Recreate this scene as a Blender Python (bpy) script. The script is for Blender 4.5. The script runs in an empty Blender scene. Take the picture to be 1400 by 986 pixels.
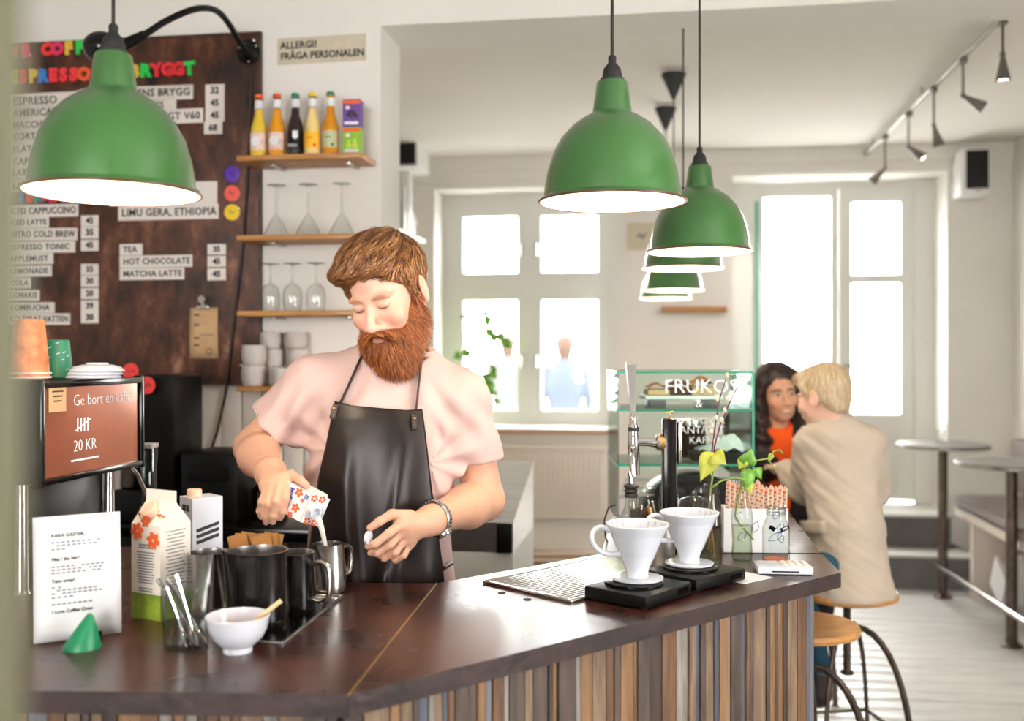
import bpy, bmesh, math, random
import numpy as np
from mathutils import Matrix, Vector, Euler

random.seed(7); np.random.seed(7)
SC = bpy.context.scene
COL = SC.collection
PI = math.pi
R = math.radians

# ---------------------------------------------------------------- camera, world, light, exposure
F = 1400.0                     # focal length in pixels of a 1400 x 986 frame
CX, CY = 700.0, 485.0          # principal column, horizon row
CAMZ = 1.5
TH = R(8.5)                    # the room is turned by this much against the view axis
ST, CT_ = math.sin(TH), math.cos(TH)

cam_d = bpy.data.cameras.new('camera')
cam = bpy.data.objects.new('camera', cam_d); COL.objects.link(cam)
cam.location = (0, 0, CAMZ); cam.rotation_euler = (PI/2, 0, 0)
cam_d.sensor_width = 36.0; cam_d.lens = 36.0
cam_d.shift_y = -8.0/1400.0
cam_d.clip_start = 0.02
cam_d.dof.use_dof = True; cam_d.dof.focus_distance = 2.32; cam_d.dof.aperture_fstop = 2.2
SC.camera = cam

world = bpy.data.worlds.new('world'); SC.world = world; world.use_nodes = True
bg = world.node_tree.nodes['Background']
bg.inputs['Color'].default_value = (1.0, 0.98, 0.955, 1)
bg.inputs['Strength'].default_value = 22.0

def area_light(name, loc, rot, sx, sy, power, color):
    d = bpy.data.lights.new(name, 'AREA'); d.shape = 'RECTANGLE'; d.size = sx; d.size_y = sy
    d.energy = power; d.color = color
    o = bpy.data.objects.new(name, d); COL.objects.link(o); o.location = loc; o.rotation_euler = rot
    return o
SC.view_settings.view_transform = 'Standard'
SC.view_settings.look = 'None'
SC.view_settings.gamma = 1.0
SC.view_settings.use_curve_mapping = False
SC.view_settings.exposure = 0.16
SC.cycles.use_denoising = True
SC.cycles.max_bounces = 10
SC.cycles.diffuse_bounces = 5
SC.cycles.transparent_max_bounces = 24
SC.cycles.caustics_reflective = False
SC.cycles.caustics_refractive = False
SC.cycles.sample_clamp_indirect = 4.0

# ---------------------------------------------------------------- pixel and room helpers
def P(px, py, Y):
    return Vector(((px-CX)/F*Y, Y, CAMZ-(py-CY)/F*Y))
def onz(px, py, z=1.0):                      # where a pixel's ray meets the level z
    Y = F*(CAMZ-z)/(py-CY)
    return Vector(((px-CX)/F*Y, Y, z))
def RW(u, v, z=0.0):                         # room axes (u right, v deep) to world
    return Vector((u*CT_+v*ST, -u*ST+v*CT_, z))
def onv(px, py, v):                          # where a pixel's ray meets the room plane v
    d = (px-CX)/F
    Y = v/(d*ST+CT_)
    return Vector((d*Y, Y, CAMZ-(py-CY)/F*Y))
def uv(p): return (p.x*CT_-p.y*ST, p.x*ST+p.y*CT_)
def onv_uz(px, py, v):
    p = onv(px, py, v); return uv(p)[0], p.z

# ---------------------------------------------------------------- materials
MATS = {}
def newmat(name):
    m = bpy.data.materials.new(name); m.use_nodes = True; MATS[name] = m
    return m, m.node_tree.nodes, m.node_tree.links, m.node_tree.nodes['Principled BSDF']
def rgb(*c): return (c[0], c[1], c[2], 1)
def s2l(r, g, b):
    f = lambda c: (c/255/12.92) if c/255 <= .04045 else ((c/255+.055)/1.055)**2.4
    return (f(r), f(g), f(b))
def pm(name, col, rough=.5, metal=0, coat=0, spec=.5, emit=None, estr=0, noise=None, bump=0, bscale=60, trans=0, sss=0):
    """principled material; noise=(scale, amount, stretch) varies the colour, bump gives fine relief"""
    m, N, L, B = newmat(name)
    B.inputs['Base Color'].default_value = rgb(*col)
    B.inputs['Roughness'].default_value = rough
    B.inputs['Metallic'].default_value = metal
    B.inputs['Coat Weight'].default_value = coat
    B.inputs['Specular IOR Level'].default_value = spec
    B.inputs['Transmission Weight'].default_value = trans
    if sss:
        B.inputs['Subsurface Weight'].default_value = sss
        B.inputs['Subsurface Radius'].default_value = (.02, .008, .004)
        B.inputs['Subsurface Scale'].default_value = .5
    if emit:
        B.inputs['Emission Color'].default_value = rgb(*emit); B.inputs['Emission Strength'].default_value = estr
    if noise or bump:
        tc = N.new('ShaderNodeTexCoord')
    if noise:
        sc, am, st = noise
        mp = N.new('ShaderNodeMapping'); mp.inputs['Scale'].default_value = st
        L.new(tc.outputs['Object'], mp.inputs['Vector'])
        nz = N.new('ShaderNodeTexNoise'); nz.inputs['Scale'].default_value = sc; nz.inputs['Detail'].default_value = 6
        L.new(mp.outputs['Vector'], nz.inputs['Vector'])
        rp = N.new('ShaderNodeValToRGB')
        rp.color_ramp.elements[0].position = .3; rp.color_ramp.elements[1].position = .7
        rp.color_ramp.elements[0].color = rgb(*[c*(1-am) for c in col]); rp.color_ramp.elements[1].color = rgb(*[min(1, c*(1+am)) for c in col])
        L.new(nz.outputs['Fac'], rp.inputs['Fac']); L.new(rp.outputs['Color'], B.inputs['Base Color'])
    if bump:
        n2 = N.new('ShaderNodeTexNoise'); n2.inputs['Scale'].default_value = bscale; n2.inputs['Detail'].default_value = 4
        L.new(tc.outputs['Object'], n2.inputs['Vector'])
        bp = N.new('ShaderNodeBump'); bp.inputs['Strength'].default_value = bump; bp.inputs['Distance'].default_value = .004
        L.new(n2.outputs['Fac'], bp.inputs['Height']); L.new(bp.outputs['Normal'], B.inputs['Normal'])
    return m
def wood(name, c1, c2, rough=.5, scale=3, stretch=(1, 1, 14), coat=0):
    """streaky grain; the stretch is along the axis with the smallest number"""
    m, N, L, B = newmat(name)
    B.inputs['Roughness'].default_value = rough; B.inputs['Coat Weight'].default_value = coat
    tc = N.new('ShaderNodeTexCoord'); mp = N.new('ShaderNodeMapping'); mp.inputs['Scale'].default_value = stretch
    oi = N.new('ShaderNodeObjectInfo'); ad = N.new('ShaderNodeVectorMath'); ad.operation = 'ADD'
    L.new(tc.outputs['Object'], ad.inputs[0])
    ml = N.new('ShaderNodeMath'); ml.operation = 'MULTIPLY'; ml.inputs[1].default_value = 37.0
    L.new(oi.outputs['Random'], ml.inputs[0]); L.new(ml.outputs[0], ad.inputs[1]); L.new(ad.outputs[0], mp.inputs['Vector'])
    nz = N.new('ShaderNodeTexNoise'); nz.inputs['Scale'].default_value = scale; nz.inputs['Detail'].default_value = 8; nz.inputs['Roughness'].default_value = .65
    nz.inputs['Distortion'].default_value = .6
    L.new(mp.outputs['Vector'], nz.inputs['Vector'])
    rp = N.new('ShaderNodeValToRGB'); rp.color_ramp.elements[0].position = .32; rp.color_ramp.elements[1].position = .68
    rp.color_ramp.elements[0].color = rgb(*c1); rp.color_ramp.elements[1].color = rgb(*c2)
    L.new(nz.outputs['Fac'], rp.inputs['Fac']); L.new(rp.outputs['Color'], B.inputs['Base Color'])
    bp = N.new('ShaderNodeBump'); bp.inputs['Strength'].default_value = .35; bp.inputs['Distance'].default_value = .003
    L.new(nz.outputs['Fac'], bp.inputs['Height']); L.new(bp.outputs['Normal'], B.inputs['Normal'])
    return m
def thin_glass(name, tint=(1, 1, 1), refl=1.0, rough=0.0):
    m, N, L, B = newmat(name)
    out = N['Material Output']; N.remove(B)
    tr = N.new('ShaderNodeBsdfTransparent'); tr.inputs['Color'].default_value = rgb(*tint)
    gl = N.new('ShaderNodeBsdfGlossy'); gl.inputs['Roughness'].default_value = rough
    fr = N.new('ShaderNodeLayerWeight'); fr.inputs['Blend'].default_value = .5
    pw = N.new('ShaderNodeMath'); pw.operation = 'POWER'; pw.inputs[1].default_value = 4.0
    L.new(fr.outputs['Facing'], pw.inputs[0])
    mu = N.new('ShaderNodeMath'); mu.operation = 'MULTIPLY_ADD'; mu.inputs[1].default_value = .6*refl; mu.inputs[2].default_value = .045*refl; mu.use_clamp = True
    L.new(pw.outputs[0], mu.inputs[0])
    mx = N.new('ShaderNodeMixShader')
    cr = N.new('ShaderNodeMix'); cr.data_type = 'RGBA'; cr.inputs[6].default_value = rgb(*tint); cr.inputs[7].default_value = rgb(*[c*.45 for c in tint])
    L.new(pw.outputs[0], cr.inputs[0]); L.new(cr.outputs[2], tr.inputs['Color'])
    L.new(mu.outputs[0], mx.inputs[0]); L.new(tr.outputs[0], mx.inputs[1]); L.new(gl.outputs[0], mx.inputs[2]); L.new(mx.outputs[0], out.inputs['Surface'])
    return m
def vcol(name, rough=.5, spec=.4, sss=0, bump=0, bscale=300):
    m, N, L, B = newmat(name)
    a = N.new('ShaderNodeAttribute'); a.attribute_name = 'Col'
    L.new(a.outputs['Color'], B.inputs['Base Color'])
    B.inputs['Roughness'].default_value = rough; B.inputs['Specular IOR Level'].default_value = spec
    if sss:
        B.inputs['Subsurface Weight'].default_value = sss; B.inputs['Subsurface Radius'].default_value = (.02, .008, .004); B.inputs['Subsurface Scale'].default_value = .4
    if bump:
        tc = N.new('ShaderNodeTexCoord'); n2 = N.new('ShaderNodeTexNoise'); n2.inputs['Scale'].default_value = bscale; n2.inputs['Detail'].default_value = 3
        L.new(tc.outputs['Object'], n2.inputs['Vector']); bp = N.new('ShaderNodeBump'); bp.inputs['Strength'].default_value = bump; bp.inputs['Distance'].default_value = .002
        L.new(n2.outputs['Fac'], bp.inputs['Height']); L.new(bp.outputs['Normal'], B.inputs['Normal'])
    return m

# ---------------------------------------------------------------- mesh building
class MB:
    def __init__(s): s.v = []; s.f = []
    def add(s, verts, faces, M=None):
        o = len(s.v)
        s.v += [tuple(M @ Vector(p)) if M else tuple(p) for p in verts]
        s.f += [[i+o for i in f] for f in faces]
        return s
    def box(s, c, d, M=None, bev=0, rot=None):
        hx, hy, hz = d[0]/2, d[1]/2, d[2]/2
        T = Matrix.Translation(c)
        if rot is not None: T = T @ Euler(rot).to_matrix().to_4x4()
        if M: T = M @ T
        if bev <= 0:
            vs = [(x, y, z) for x in (-hx, hx) for y in (-hy, hy) for z in (-hz, hz)]
            fs = [(0,1,3,2),(4,6,7,5),(0,4,5,1),(2,3,7,6),(0,2,6,4),(1,5,7,3)]
            return s.add(vs, fs, T)
        bm = bmesh.new(); bmesh.ops.create_cube(bm, size=1)
        for v in bm.verts: v.co = Vector((v.co.x*d[0], v.co.y*d[1], v.co.z*d[2]))
        bmesh.ops.bevel(bm, geom=bm.edges[:], offset=min(bev, min(d)*.49), segments=2, affect='EDGES', profile=.5)
        bm.verts.index_update()
        s.add([v.co.copy() for v in bm.verts], [[v.index for v in f.verts] for f in bm.faces], T); bm.free()
        return s
    def lathe(s, prof, n=24, M=None, cap0=True, cap1=True, a0=0, a1=2*PI, sx=1, sy=1):
        full = abs(a1-a0-2*PI) < 1e-6
        k = n if full else n+1
        vs = []
        for r, z in prof:
            for i in range(k):
                a = a0+(a1-a0)*i/n
                vs.append((r*math.cos(a)*sx, r*math.sin(a)*sy, z))
        fs = []
        for j in range(len(prof)-1):
            for i in range(n):
                i2 = (i+1) % k if full else i+1
                fs.append((j*k+i, j*k+i2, (j+1)*k+i2, (j+1)*k+i))
        if full and cap0 and prof[0][0] > 1e-5: fs.append(tuple(reversed(range(k))))
        if full and cap1 and prof[-1][0] > 1e-5: fs.append(tuple((len(prof)-1)*k+i for i in range(k)))
        return s.add(vs, fs, M)
    def tube(s, pts, r, n=8, M=None, flat=1.0, up=None, closed=False):
        pts = [Vector(p) for p in pts]
        rs = r if isinstance(r, (list, tuple)) else [r]*len(pts)
        vs = []; fs = []; prev = None; m = len(pts)
        for i, p in enumerate(pts):
            if closed: t = (pts[(i+1) % m]-pts[i-1]).normalized()
            else: t = (pts[min(i+1, m-1)]-pts[max(i-1, 0)]).normalized()
            if prev is None:
                a = Vector(up) if up else (Vector((0, 0, 1)) if abs(t.z) < .9 else Vector((1, 0, 0)))
                x = (a-t*a.dot(t)).normalized()
            else:
                x = (prev-t*prev.dot(t)).normalized()
            prev = x; y = t.cross(x)
            for j in range(n):
                a = 2*PI*j/n
                vs.append(p+x*(math.cos(a)*rs[i])+y*(math.sin(a)*rs[i]*flat))
        for i in range(m if closed else m-1):
            for j in range(n):
                fs.append((i*n+j, i*n+(j+1) % n, ((i+1) % m)*n+(j+1) % n, ((i+1) % m)*n+j))
        if not closed:
            fs.append(tuple(reversed(range(n)))); fs.append(tuple((m-1)*n+j for j in range(n)))
        return s.add(vs, fs, M)
    def prism(s, poly, z0, z1, M=None):
        n = len(poly)
        vs = [(p[0], p[1], z0) for p in poly]+[(p[0], p[1], z1) for p in poly]
        fs = [tuple(reversed(range(n))), tuple(range(n, 2*n))]+[(i, (i+1) % n, n+(i+1) % n, n+i) for i in range(n)]
        return s.add(vs, fs, M)
    def ball(s, c, r, nu=14, nv=9, M=None):
        rr = r if isinstance(r, (list, tuple)) else (r, r, r)
        vs = [(c[0], c[1], c[2]+rr[2])]; fs = []
        for j in range(1, nv):
            a = PI*j/nv
            for i in range(nu):
                b = 2*PI*i/nu
                vs.append((c[0]+rr[0]*math.sin(a)*math.cos(b), c[1]+rr[1]*math.sin(a)*math.sin(b), c[2]+rr[2]*math.cos(a)))
        vs.append((c[0], c[1], c[2]-rr[2])); e = len(vs)-1
        for i in range(nu):
            fs.append((0, 1+i, 1+(i+1) % nu)); fs.append((e, 1+(nv-2)*nu+(i+1) % nu, 1+(nv-2)*nu+i))
        for j in range(nv-2):
            for i in range(nu):
                fs.append((1+j*nu+i, 1+(j+1)*nu+i, 1+(j+1)*nu+(i+1) % nu, 1+j*nu+(i+1) % nu))
        return s.add(vs, fs, M)
    def grid(s, fn, nu, nv, M=None):
        vs = [fn(i/nu, j/nv) for j in range(nv+1) for i in range(nu+1)]
        fs = [(j*(nu+1)+i, j*(nu+1)+i+1, (j+1)*(nu+1)+i+1, (j+1)*(nu+1)+i) for j in range(nv) for i in range(nu)]
        return s.add(vs, fs, M)
    def mesh(s, name, mat, smooth=True, ang=35):
        me = bpy.data.meshes.new(name)
        me.from_pydata([tuple(v) for v in s.v], [], s.f); me.update()
        bm = bmesh.new(); bm.from_mesh(me); bmesh.ops.recalc_face_normals(bm, faces=bm.faces[:]); bm.to_mesh(me); bm.free()
        if smooth:
            me.polygons.foreach_set('use_smooth', [True]*len(me.polygons)); me.set_sharp_from_angle(angle=R(ang))
        me.materials.append(MATS[mat] if isinstance(mat, str) else mat)
        return me
    def obj(s, name, mat, parent=None, loc=(0, 0, 0), rotz=0, rot=None, smooth=True, ang=35, solid=0):
        o = bpy.data.objects.new(name, s.mesh(name, mat, smooth, ang)); COL.objects.link(o)
        o.location = loc; o.rotation_euler = rot if rot else (0, 0, rotz)
        if parent: o.parent = parent
        if solid:
            md = o.modifiers.new('solid', 'SOLIDIFY'); md.thickness = solid; md.offset = 0
        return o

LABELS = {}
def tag(o, label, cat, group=None, kind=None):
    o['label'] = label; o['category'] = cat
    if group: o['group'] = group
    if kind: o['kind'] = kind
    LABELS.setdefault(label, []).append(o)
    return o
def thing(name, loc, label, cat, group=None, rotz=0, rot=None):
    o = bpy.data.objects.new(name, None); COL.objects.link(o); o.empty_display_size = .05
    o.location = loc; o.rotation_euler = rot if rot else (0, 0, rotz)
    return tag(o, label, cat, group)
def struct(o, label, cat):
    o['kind'] = 'structure'; o['label'] = label; o['category'] = cat
    return o
def copy_tree(o, loc=None, rotz=None, label=None, parent=None):
    c = o.copy(); COL.objects.link(c); c.parent = parent
    if loc is not None: c.location = loc
    if rotz is not None: c.rotation_euler = (0, 0, rotz)
    if label: c['label'] = label
    for ch in list(o.children): copy_tree(ch, parent=c)
    return c

_tc = {}
def text_mb(s, size, bold=0, depth=.0006, align='CENTER', spacing=1.0):
    """lettering as flat raised geometry in the local XZ plane, facing -Y"""
    key = (s, size, bold, depth, align, spacing)
    if key not in _tc:
        cu = bpy.data.curves.new('t', 'FONT'); cu.body = s; cu.size = size; cu.extrude = depth; cu.offset = bold
        cu.align_x = align; cu.align_y = 'CENTER'; cu.resolution_u = 2; cu.space_character = spacing
        ob = bpy.data.objects.new('t', cu); COL.objects.link(ob)
        bpy.context.view_layer.update()
        me = bpy.data.meshes.new_from_object(ob)
        vs = [(v.co.x, -v.co.z, v.co.y) for v in me.vertices]; fs = [list(p.vertices) for p in me.polygons]
        bpy.data.objects.remove(ob); bpy.data.curves.remove(cu); bpy.data.meshes.remove(me)
        _tc[key] = (vs, fs)
    return _tc[key]
def lettering(s, size, mat, parent, loc=(0, 0, 0), bold=0, depth=.0006, align='CENTER', rot=None, name='lettering', spacing=1.0, maxw=None):
    vs, fs = text_mb(s, size, bold, depth, align, spacing)
    if maxw:
        x0 = min(v[0] for v in vs); wd = max(v[0] for v in vs)-x0; k = min(1, maxw/wd); vs = [(x0+(v[0]-x0)*k, v[1], v[2]) for v in vs]
    mb = MB(); mb.add(vs, fs)
    return mb.obj(name, mat, parent, loc, rot=rot, smooth=False)

def curve(pts, n=5):
    """Catmull-Rom smoothing of a path"""
    p = [Vector(q) for q in pts]; p = [p[0]*2-p[1]]+p+[p[-1]*2-p[-2]]; out = []
    for i in range(1, len(p)-2):
        for k in range(n):
            t = k/n; a, b, c, d = p[i-1:i+3]
            out.append(.5*((2*b)+(c-a)*t+(2*a-5*b+4*c-d)*t*t+(3*b-a-3*c+d)*t**3))
    return out+[p[-2]]
# ---------------------------------------------------------------- material library
pm('plaster', s2l(236, 232, 226), .85, noise=(1.5, .03, (1, 1, 1)), bump=.15, bscale=40)
pm('ceiling_white', s2l(238, 234, 228), .9, noise=(1.0, .02, (1, 1, 1)))
pm('paint_white', s2l(240, 240, 238), .45)
pm('panel_white', s2l(225, 215, 205), .5, noise=(3, .08, (1, 1, .3)))
pm('frame_white', s2l(235, 235, 230), .4)
pm('radiator', s2l(235, 228, 220), .4)
pm('black', (.002, .002, .0022), .45, spec=.18)
pm('black_gloss', (.003, .0025, .0025), .16, spec=.36)
pm('black_matte', (.006, .0055, .0055), .7, spec=.25)
pm('rubber', (.01, .01, .01), .6)
pm('steel', (.62, .6, .58), .22, metal=1)
pm('steel_brushed', (.55, .53, .51), .35, metal=1, noise=(8, .15, (1, 1, 30)))
pm('chrome', (.8, .8, .8), .07, metal=1)
pm('brass', (.7, .45, .16), .3, metal=1)
pm('iron', (.10, .075, .06), .42, metal=.85, noise=(25, .4, (1, 1, 1)))
pm('iron_grey', (.16, .14, .13), .45, metal=.6)
pm('grey_step', s2l(92, 90, 88), .6, noise=(6, .1, (1, 1, 1)))
pm('step_edge', s2l(205, 205, 200), .5)
pm('porcelain', s2l(218, 222, 230), .18, coat=.3)
pm('stoneware', s2l(196, 188, 184), .45, noise=(14, .08, (1, 1, 1)))
pm('green_enamel', (.026, .125, .018), .3, coat=1.0, noise=(4, .25, (1, 1, .6)))
pm('enamel_rim', (.10, .03, .012), .35)
pm('lamp_inner', s2l(250, 240, 220), .5)
pm('bulb_glow', (1, .9, .75), .5, emit=(1, .80, .52), estr=14)
pm('spot_glow', (1, .95, .85), .5, emit=(1, .9, .75), estr=18)
pm('cord', (.015, .006, .005), .6)
pm('paper', s2l(232, 231, 233), .8)
pm('paper_grey', s2l(170, 172, 178), .8)
pm('print_black', (.012, .011, .012), .7)
pm('print_grey', s2l(120, 120, 128), .8)
pm('print_blue', s2l(40, 45, 150), .6)
pm('strip_white', s2l(228, 220, 212), .5)
pm('kraft', s2l(196, 160, 118), .8, noise=(20, .1, (1, 1, 1)))
pm('kraft_brown', s2l(150, 100, 45), .7, noise=(20, .15, (1, 1, 1)))
pm('sign_beige', s2l(205, 195, 172), .8, noise=(30, .07, (1, 1, 1)))
pm('chalk', s2l(245, 245, 250), .7)
pm('orange_print', s2l(226, 96, 40), .6)
pm('red_print', s2l(222, 60, 60), .5)
pm('teal', s2l(20, 120, 85), .45)
pm('holder_green', s2l(12, 120, 78), .4)
pm('milk', s2l(236, 228, 216), .35)
pm('coffee', s2l(170, 105, 70), .3)
pm('straw', s2l(220, 190, 140), .6)
pm('carton_green', s2l(120, 140, 40), .6, noise=(18, .7, (1, 1, 1)))
pm('carton_grey', s2l(196, 200, 210), .5)
pm('leaf', s2l(96, 150, 40), .4, noise=(30, .25, (1, 1, 1)))
pm('leaf_yellow', s2l(165, 170, 60), .45, noise=(30, .2, (1, 1, 1)))
pm('stem_green', s2l(120, 150, 60), .5)
pm('willow', s2l(90, 35, 70), .6)
pm('catkin', s2l(222, 205, 175), .9)
pm('copper_beads', s2l(190, 90, 40), .5, noise=(200, .5, (1, 1, 1)))
pm('bread', s2l(150, 88, 40), .8, noise=(40, .6, (1, 1, 1)))
pm('cake_dark', s2l(70, 38, 22), .8, noise=(40, .5, (1, 1, 1)))
pm('glass_edge', s2l(60, 150, 125), .15, coat=.5)
pm('dark_panel', (.008, .006, .0055), .4, spec=.3, noise=(6, .3, (1, 1, 1)))
pm('leatherette', s2l(96, 84, 80), .4, bump=.2, bscale=30)
pm('bag_paper', s2l(215, 210, 205), .8)
pm('vinyl_purple', s2l(84, 40, 160), .4)
pm('vinyl_red', s2l(238, 96, 86), .4)
pm('vinyl_yellow', s2l(240, 205, 50), .4)
pm('sticker_red', s2l(235, 60, 55), .4)
thin_glass('glass', (.93, .945, .94), 1.7)
thin_glass('glass_pane', (.97, .985, .98), .8)
thin_glass('glass_case', (.90, .97, .95), .8)
thin_glass('glass_bottle', (.90, .93, .91), 1.1)
thin_glass('water', (.86, .90, .80), .6)
thin_glass('glass_dark', (.25, .2, .17), 1.2)
wood('shelf_wood', s2l(150, 98, 45), s2l(205, 150, 85), .5, 3, (1.5, 20, 20), coat=.2)
wood('shelf_pale', s2l(215, 195, 160), s2l(235, 218, 190), .5, 3, (20, 1.5, 20))
wood('seat_wood', s2l(178, 118, 58), s2l(222, 165, 98), .4, 4, (2, 14, 14), coat=.3)
wood('floor_plank', s2l(178, 175, 172), s2l(226, 224, 222), .32, 3, (1.2, 18, 18), coat=.15)
wood('oak_trim', s2l(150, 100, 60), s2l(180, 130, 85), .5, 3, (2, 14, 14))
CLAD = []
for i, (a, b) in enumerate([((62, 48, 40), (112, 92, 78)), ((128, 88, 52), (182, 136, 88)), ((88, 90, 100), (150, 152, 160)), ((40, 28, 24), (84, 62, 50)),
                            ((120, 92, 68), (172, 142, 112)), ((98, 64, 38), (150, 106, 66)), ((74, 78, 92), (118, 122, 136)), ((132, 120, 110), (186, 176, 166))]):
    CLAD.append(wood('reclaimed_wood_%d' % i, s2l(*[c*.72 for c in a]), s2l(*[c*.8 for c in b]), .65, 4, (12, 12, 1.1)))

# polished dark worktop
m, N, L, B = newmat('worktop')
tc = N.new('ShaderNodeTexCoord'); nz = N.new('ShaderNodeTexNoise'); nz.inputs['Scale'].default_value = 7; nz.inputs['Detail'].default_value = 8
L.new(tc.outputs['Object'], nz.inputs['Vector'])
rp = N.new('ShaderNodeValToRGB'); rp.color_ramp.elements[0].position = .35; rp.color_ramp.elements[1].position = .7
rp.color_ramp.elements[0].color = rgb(*s2l(38, 17, 12)); rp.color_ramp.elements[1].color = rgb(*s2l(66, 32, 22))
L.new(nz.outputs['Fac'], rp.inputs['Fac']); L.new(rp.outputs['Color'], B.inputs['Base Color'])
r2 = N.new('ShaderNodeMapRange'); r2.inputs['To Min'].default_value = .2; r2.inputs['To Max'].default_value = .38
L.new(nz.outputs['Fac'], r2.inputs['Value']); L.new(r2.outputs['Result'], B.inputs['Roughness'])
B.inputs['Specular IOR Level'].default_value = .55
pm('worktop_edge', s2l(44, 28, 26), .45, noise=(20, .5, (1, 1, 1)), bump=.4, bscale=50)

# rusty menu board
m, N, L, B = newmat('rust_board')
tc = N.new('ShaderNodeTexCoord'); mp = N.new('ShaderNodeMapping'); mp.inputs['Scale'].default_value = (1.6, 1, .8)
L.new(tc.outputs['Object'], mp.inputs['Vector'])
nz = N.new('ShaderNodeTexNoise'); nz.inputs['Scale'].default_value = 5; nz.inputs['Detail'].default_value = 10; nz.inputs['Roughness'].default_value = .7
L.new(mp.outputs['Vector'], nz.inputs['Vector'])
rp = N.new('ShaderNodeValToRGB'); e = rp.color_ramp.elements
e[0].position = .38; e[0].color = rgb(*s2l(30, 18, 13)); e[1].position = .54; e[1].color = rgb(*s2l(82, 46, 31))
q = e.new(.62); q.color = rgb(*s2l(116, 74, 54)); q = e.new(.70); q.color = rgb(*s2l(158, 118, 92))
L.new(nz.outputs['Fac'], rp.inputs['Fac']); L.new(rp.outputs['Color'], B.inputs['Base Color'])
B.inputs['Roughness'].default_value = .5; B.inputs['Metallic'].default_value = .2

# ================================================================ THE ROOM
VW, VW2 = 3.64, 3.91          # shelf partition front and back planes
VB = 7.28                     # back wall
UR = 2.30                     # right wall
UL = -1.90                    # left wall of the back room
HC = 2.92                     # ceiling
ROT = -TH
def rbox(mb, u0, u1, v0, v1, z0, z1):          # box in room axes (objects below carry rotz = ROT)
    return mb.box(((u0+u1)/2, (v0+v1)/2, (z0+z1)/2), (u1-u0, v1-v0, z1-z0))
def robj(mb, name, mat, label=None, cat='wall', parent=None, **k):
    o = mb.obj(name, mat, parent, rotz=0 if parent else ROT, **k)
    if label: struct(o, label, cat)
    return o

floor = robj(rbox(MB(), -4.4, 2.5, -3.0, 8.6, -.12, -.02), 'floor', 'grey_step', 'weathered grey-white plank floor of the cafe', 'floor')
pk = MB().box((0, 0, -.01), (4.3, .126, .02), bev=.003).mesh('plank', 'floor_plank')
v = 2.3
while v < 7.7:
    o = bpy.data.objects.new('plank', pk); COL.objects.link(o); o.parent = floor
    o.location = (.38+random.uniform(-.05, .05), v+.065, random.uniform(-.0012, .0006)); v += .131

robj(rbox(MB(), -4.4, 2.5, -3.0, 7.7, HC, HC+.12), 'ceiling', 'ceiling_white', 'plain white plaster ceiling over both rooms', 'ceiling')
mb = MB(); rbox(mb, -1.03, UR, VW, VW2, 2.705, HC)
robj(mb, 'trim_1', 'ceiling_white', 'white dropped ceiling beam above the opening', 'beam')
wl = robj(rbox(MB(), -4.4, -1.03, VW, VW2, 0, HC), 'wall_left', 'plaster', 'white plaster partition carrying the drink shelves', 'wall')
robj(rbox(MB(), UL-.15, UL, VW2, VB, 0, HC), 'wall_side', 'plaster', 'white side wall beyond the partition', 'wall')
mb = MB(); rbox(mb, UR, UR+.2, 1.5, VB, 0, HC); rbox(mb, UR, UR+.2, -3.0, .6, 0, HC); rbox(mb, UR, UR+.2, .6, 1.5, 0, .9); rbox(mb, UR, UR+.2, .6, 1.5, 2.3, HC)  # opening out of view, added to let more light onto the bar
robj(mb, 'wall_right', 'plaster', 'white wall behind the bench', 'wall')
# unseen walls around the viewpoint; front opening added and sized for fill light
mb = MB(); rbox(mb, -4.4, -1.6, -3.2, -3.0, 0, HC); rbox(mb, .2, UR+.2, -3.2, -3.0, 0, HC); rbox(mb, -1.6, .2, -3.2, -3.0, 0, 1.0); rbox(mb, -1.6, .2, -3.2, -3.0, 2.4, HC)
robj(mb, 'wall_front', 'plaster', 'white wall behind the viewpoint with an added fill-light opening', 'wall')
robj(rbox(MB(), -4.6, -4.4, -3.2, VW2, 0, HC), 'wall_far_side', 'plaster', 'white wall at the far end of the bar', 'wall')
def portal(u, v, z, w, h, face):
    d = bpy.data.lights.new('opening_portal', 'AREA'); d.shape = 'RECTANGLE'; d.size = w; d.size_y = h; d.cycles.is_portal = True
    o = bpy.data.objects.new('opening_portal', d); COL.objects.link(o); o.location = RW(u, v, z); o.rotation_euler = (PI/2, 0, ROT+face)
portal(-.7, -3.05, 1.7, 1.8, 1.4, PI); portal(UR+.1, 1.05, 1.6, .9, 1.4, PI/2)  # portals at the two added openings

# back wall with a window opening and a door niche
wu0, wz1 = onv_uz(594, 250, VB); wu1, wz0 = onv_uz(841, 587, VB)
du0, dz1 = onv_uz(1001, 238, VB); du1, _ = onv_uz(1295, 238, VB)
wz1 = 2.70; dz1 = 2.74; T = .42
mb = MB()
rbox(mb, UL-.15, wu0, VB, VB+T, 0, HC); rbox(mb, wu0, wu1, VB, VB+T, 0, wz0); rbox(mb, wu0, wu1, VB, VB+T, wz1, HC)
rbox(mb, wu1, du0, VB, VB+T, 0, HC); rbox(mb, du0, du1, VB, VB+T, dz1, HC); rbox(mb, du1, UR+.2, VB, VB+T, 0, HC)
rbox(mb, du0, du1, VB, VB+T, -.02, .05)
robj(mb, 'wall_back', 'plaster', 'white back wall with the window and the door niche', 'wall')
mb = MB(); rbox(mb, UL, UR, VB-.04, VB, HC-.10, HC); rbox(mb, UL, UR, VB-.02, VB, HC-.17, HC-.10)
robj(mb, 'trim_2', 'ceiling_white', 'white moulded cornice along the back wall', 'trim')
mb = MB(); rbox(mb, UL, du0, VB-.02, VB, 0, .10)
robj(mb, 'baseboard_back', 'oak_trim', 'narrow brown baseboard under the radiator', 'baseboard')

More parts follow.
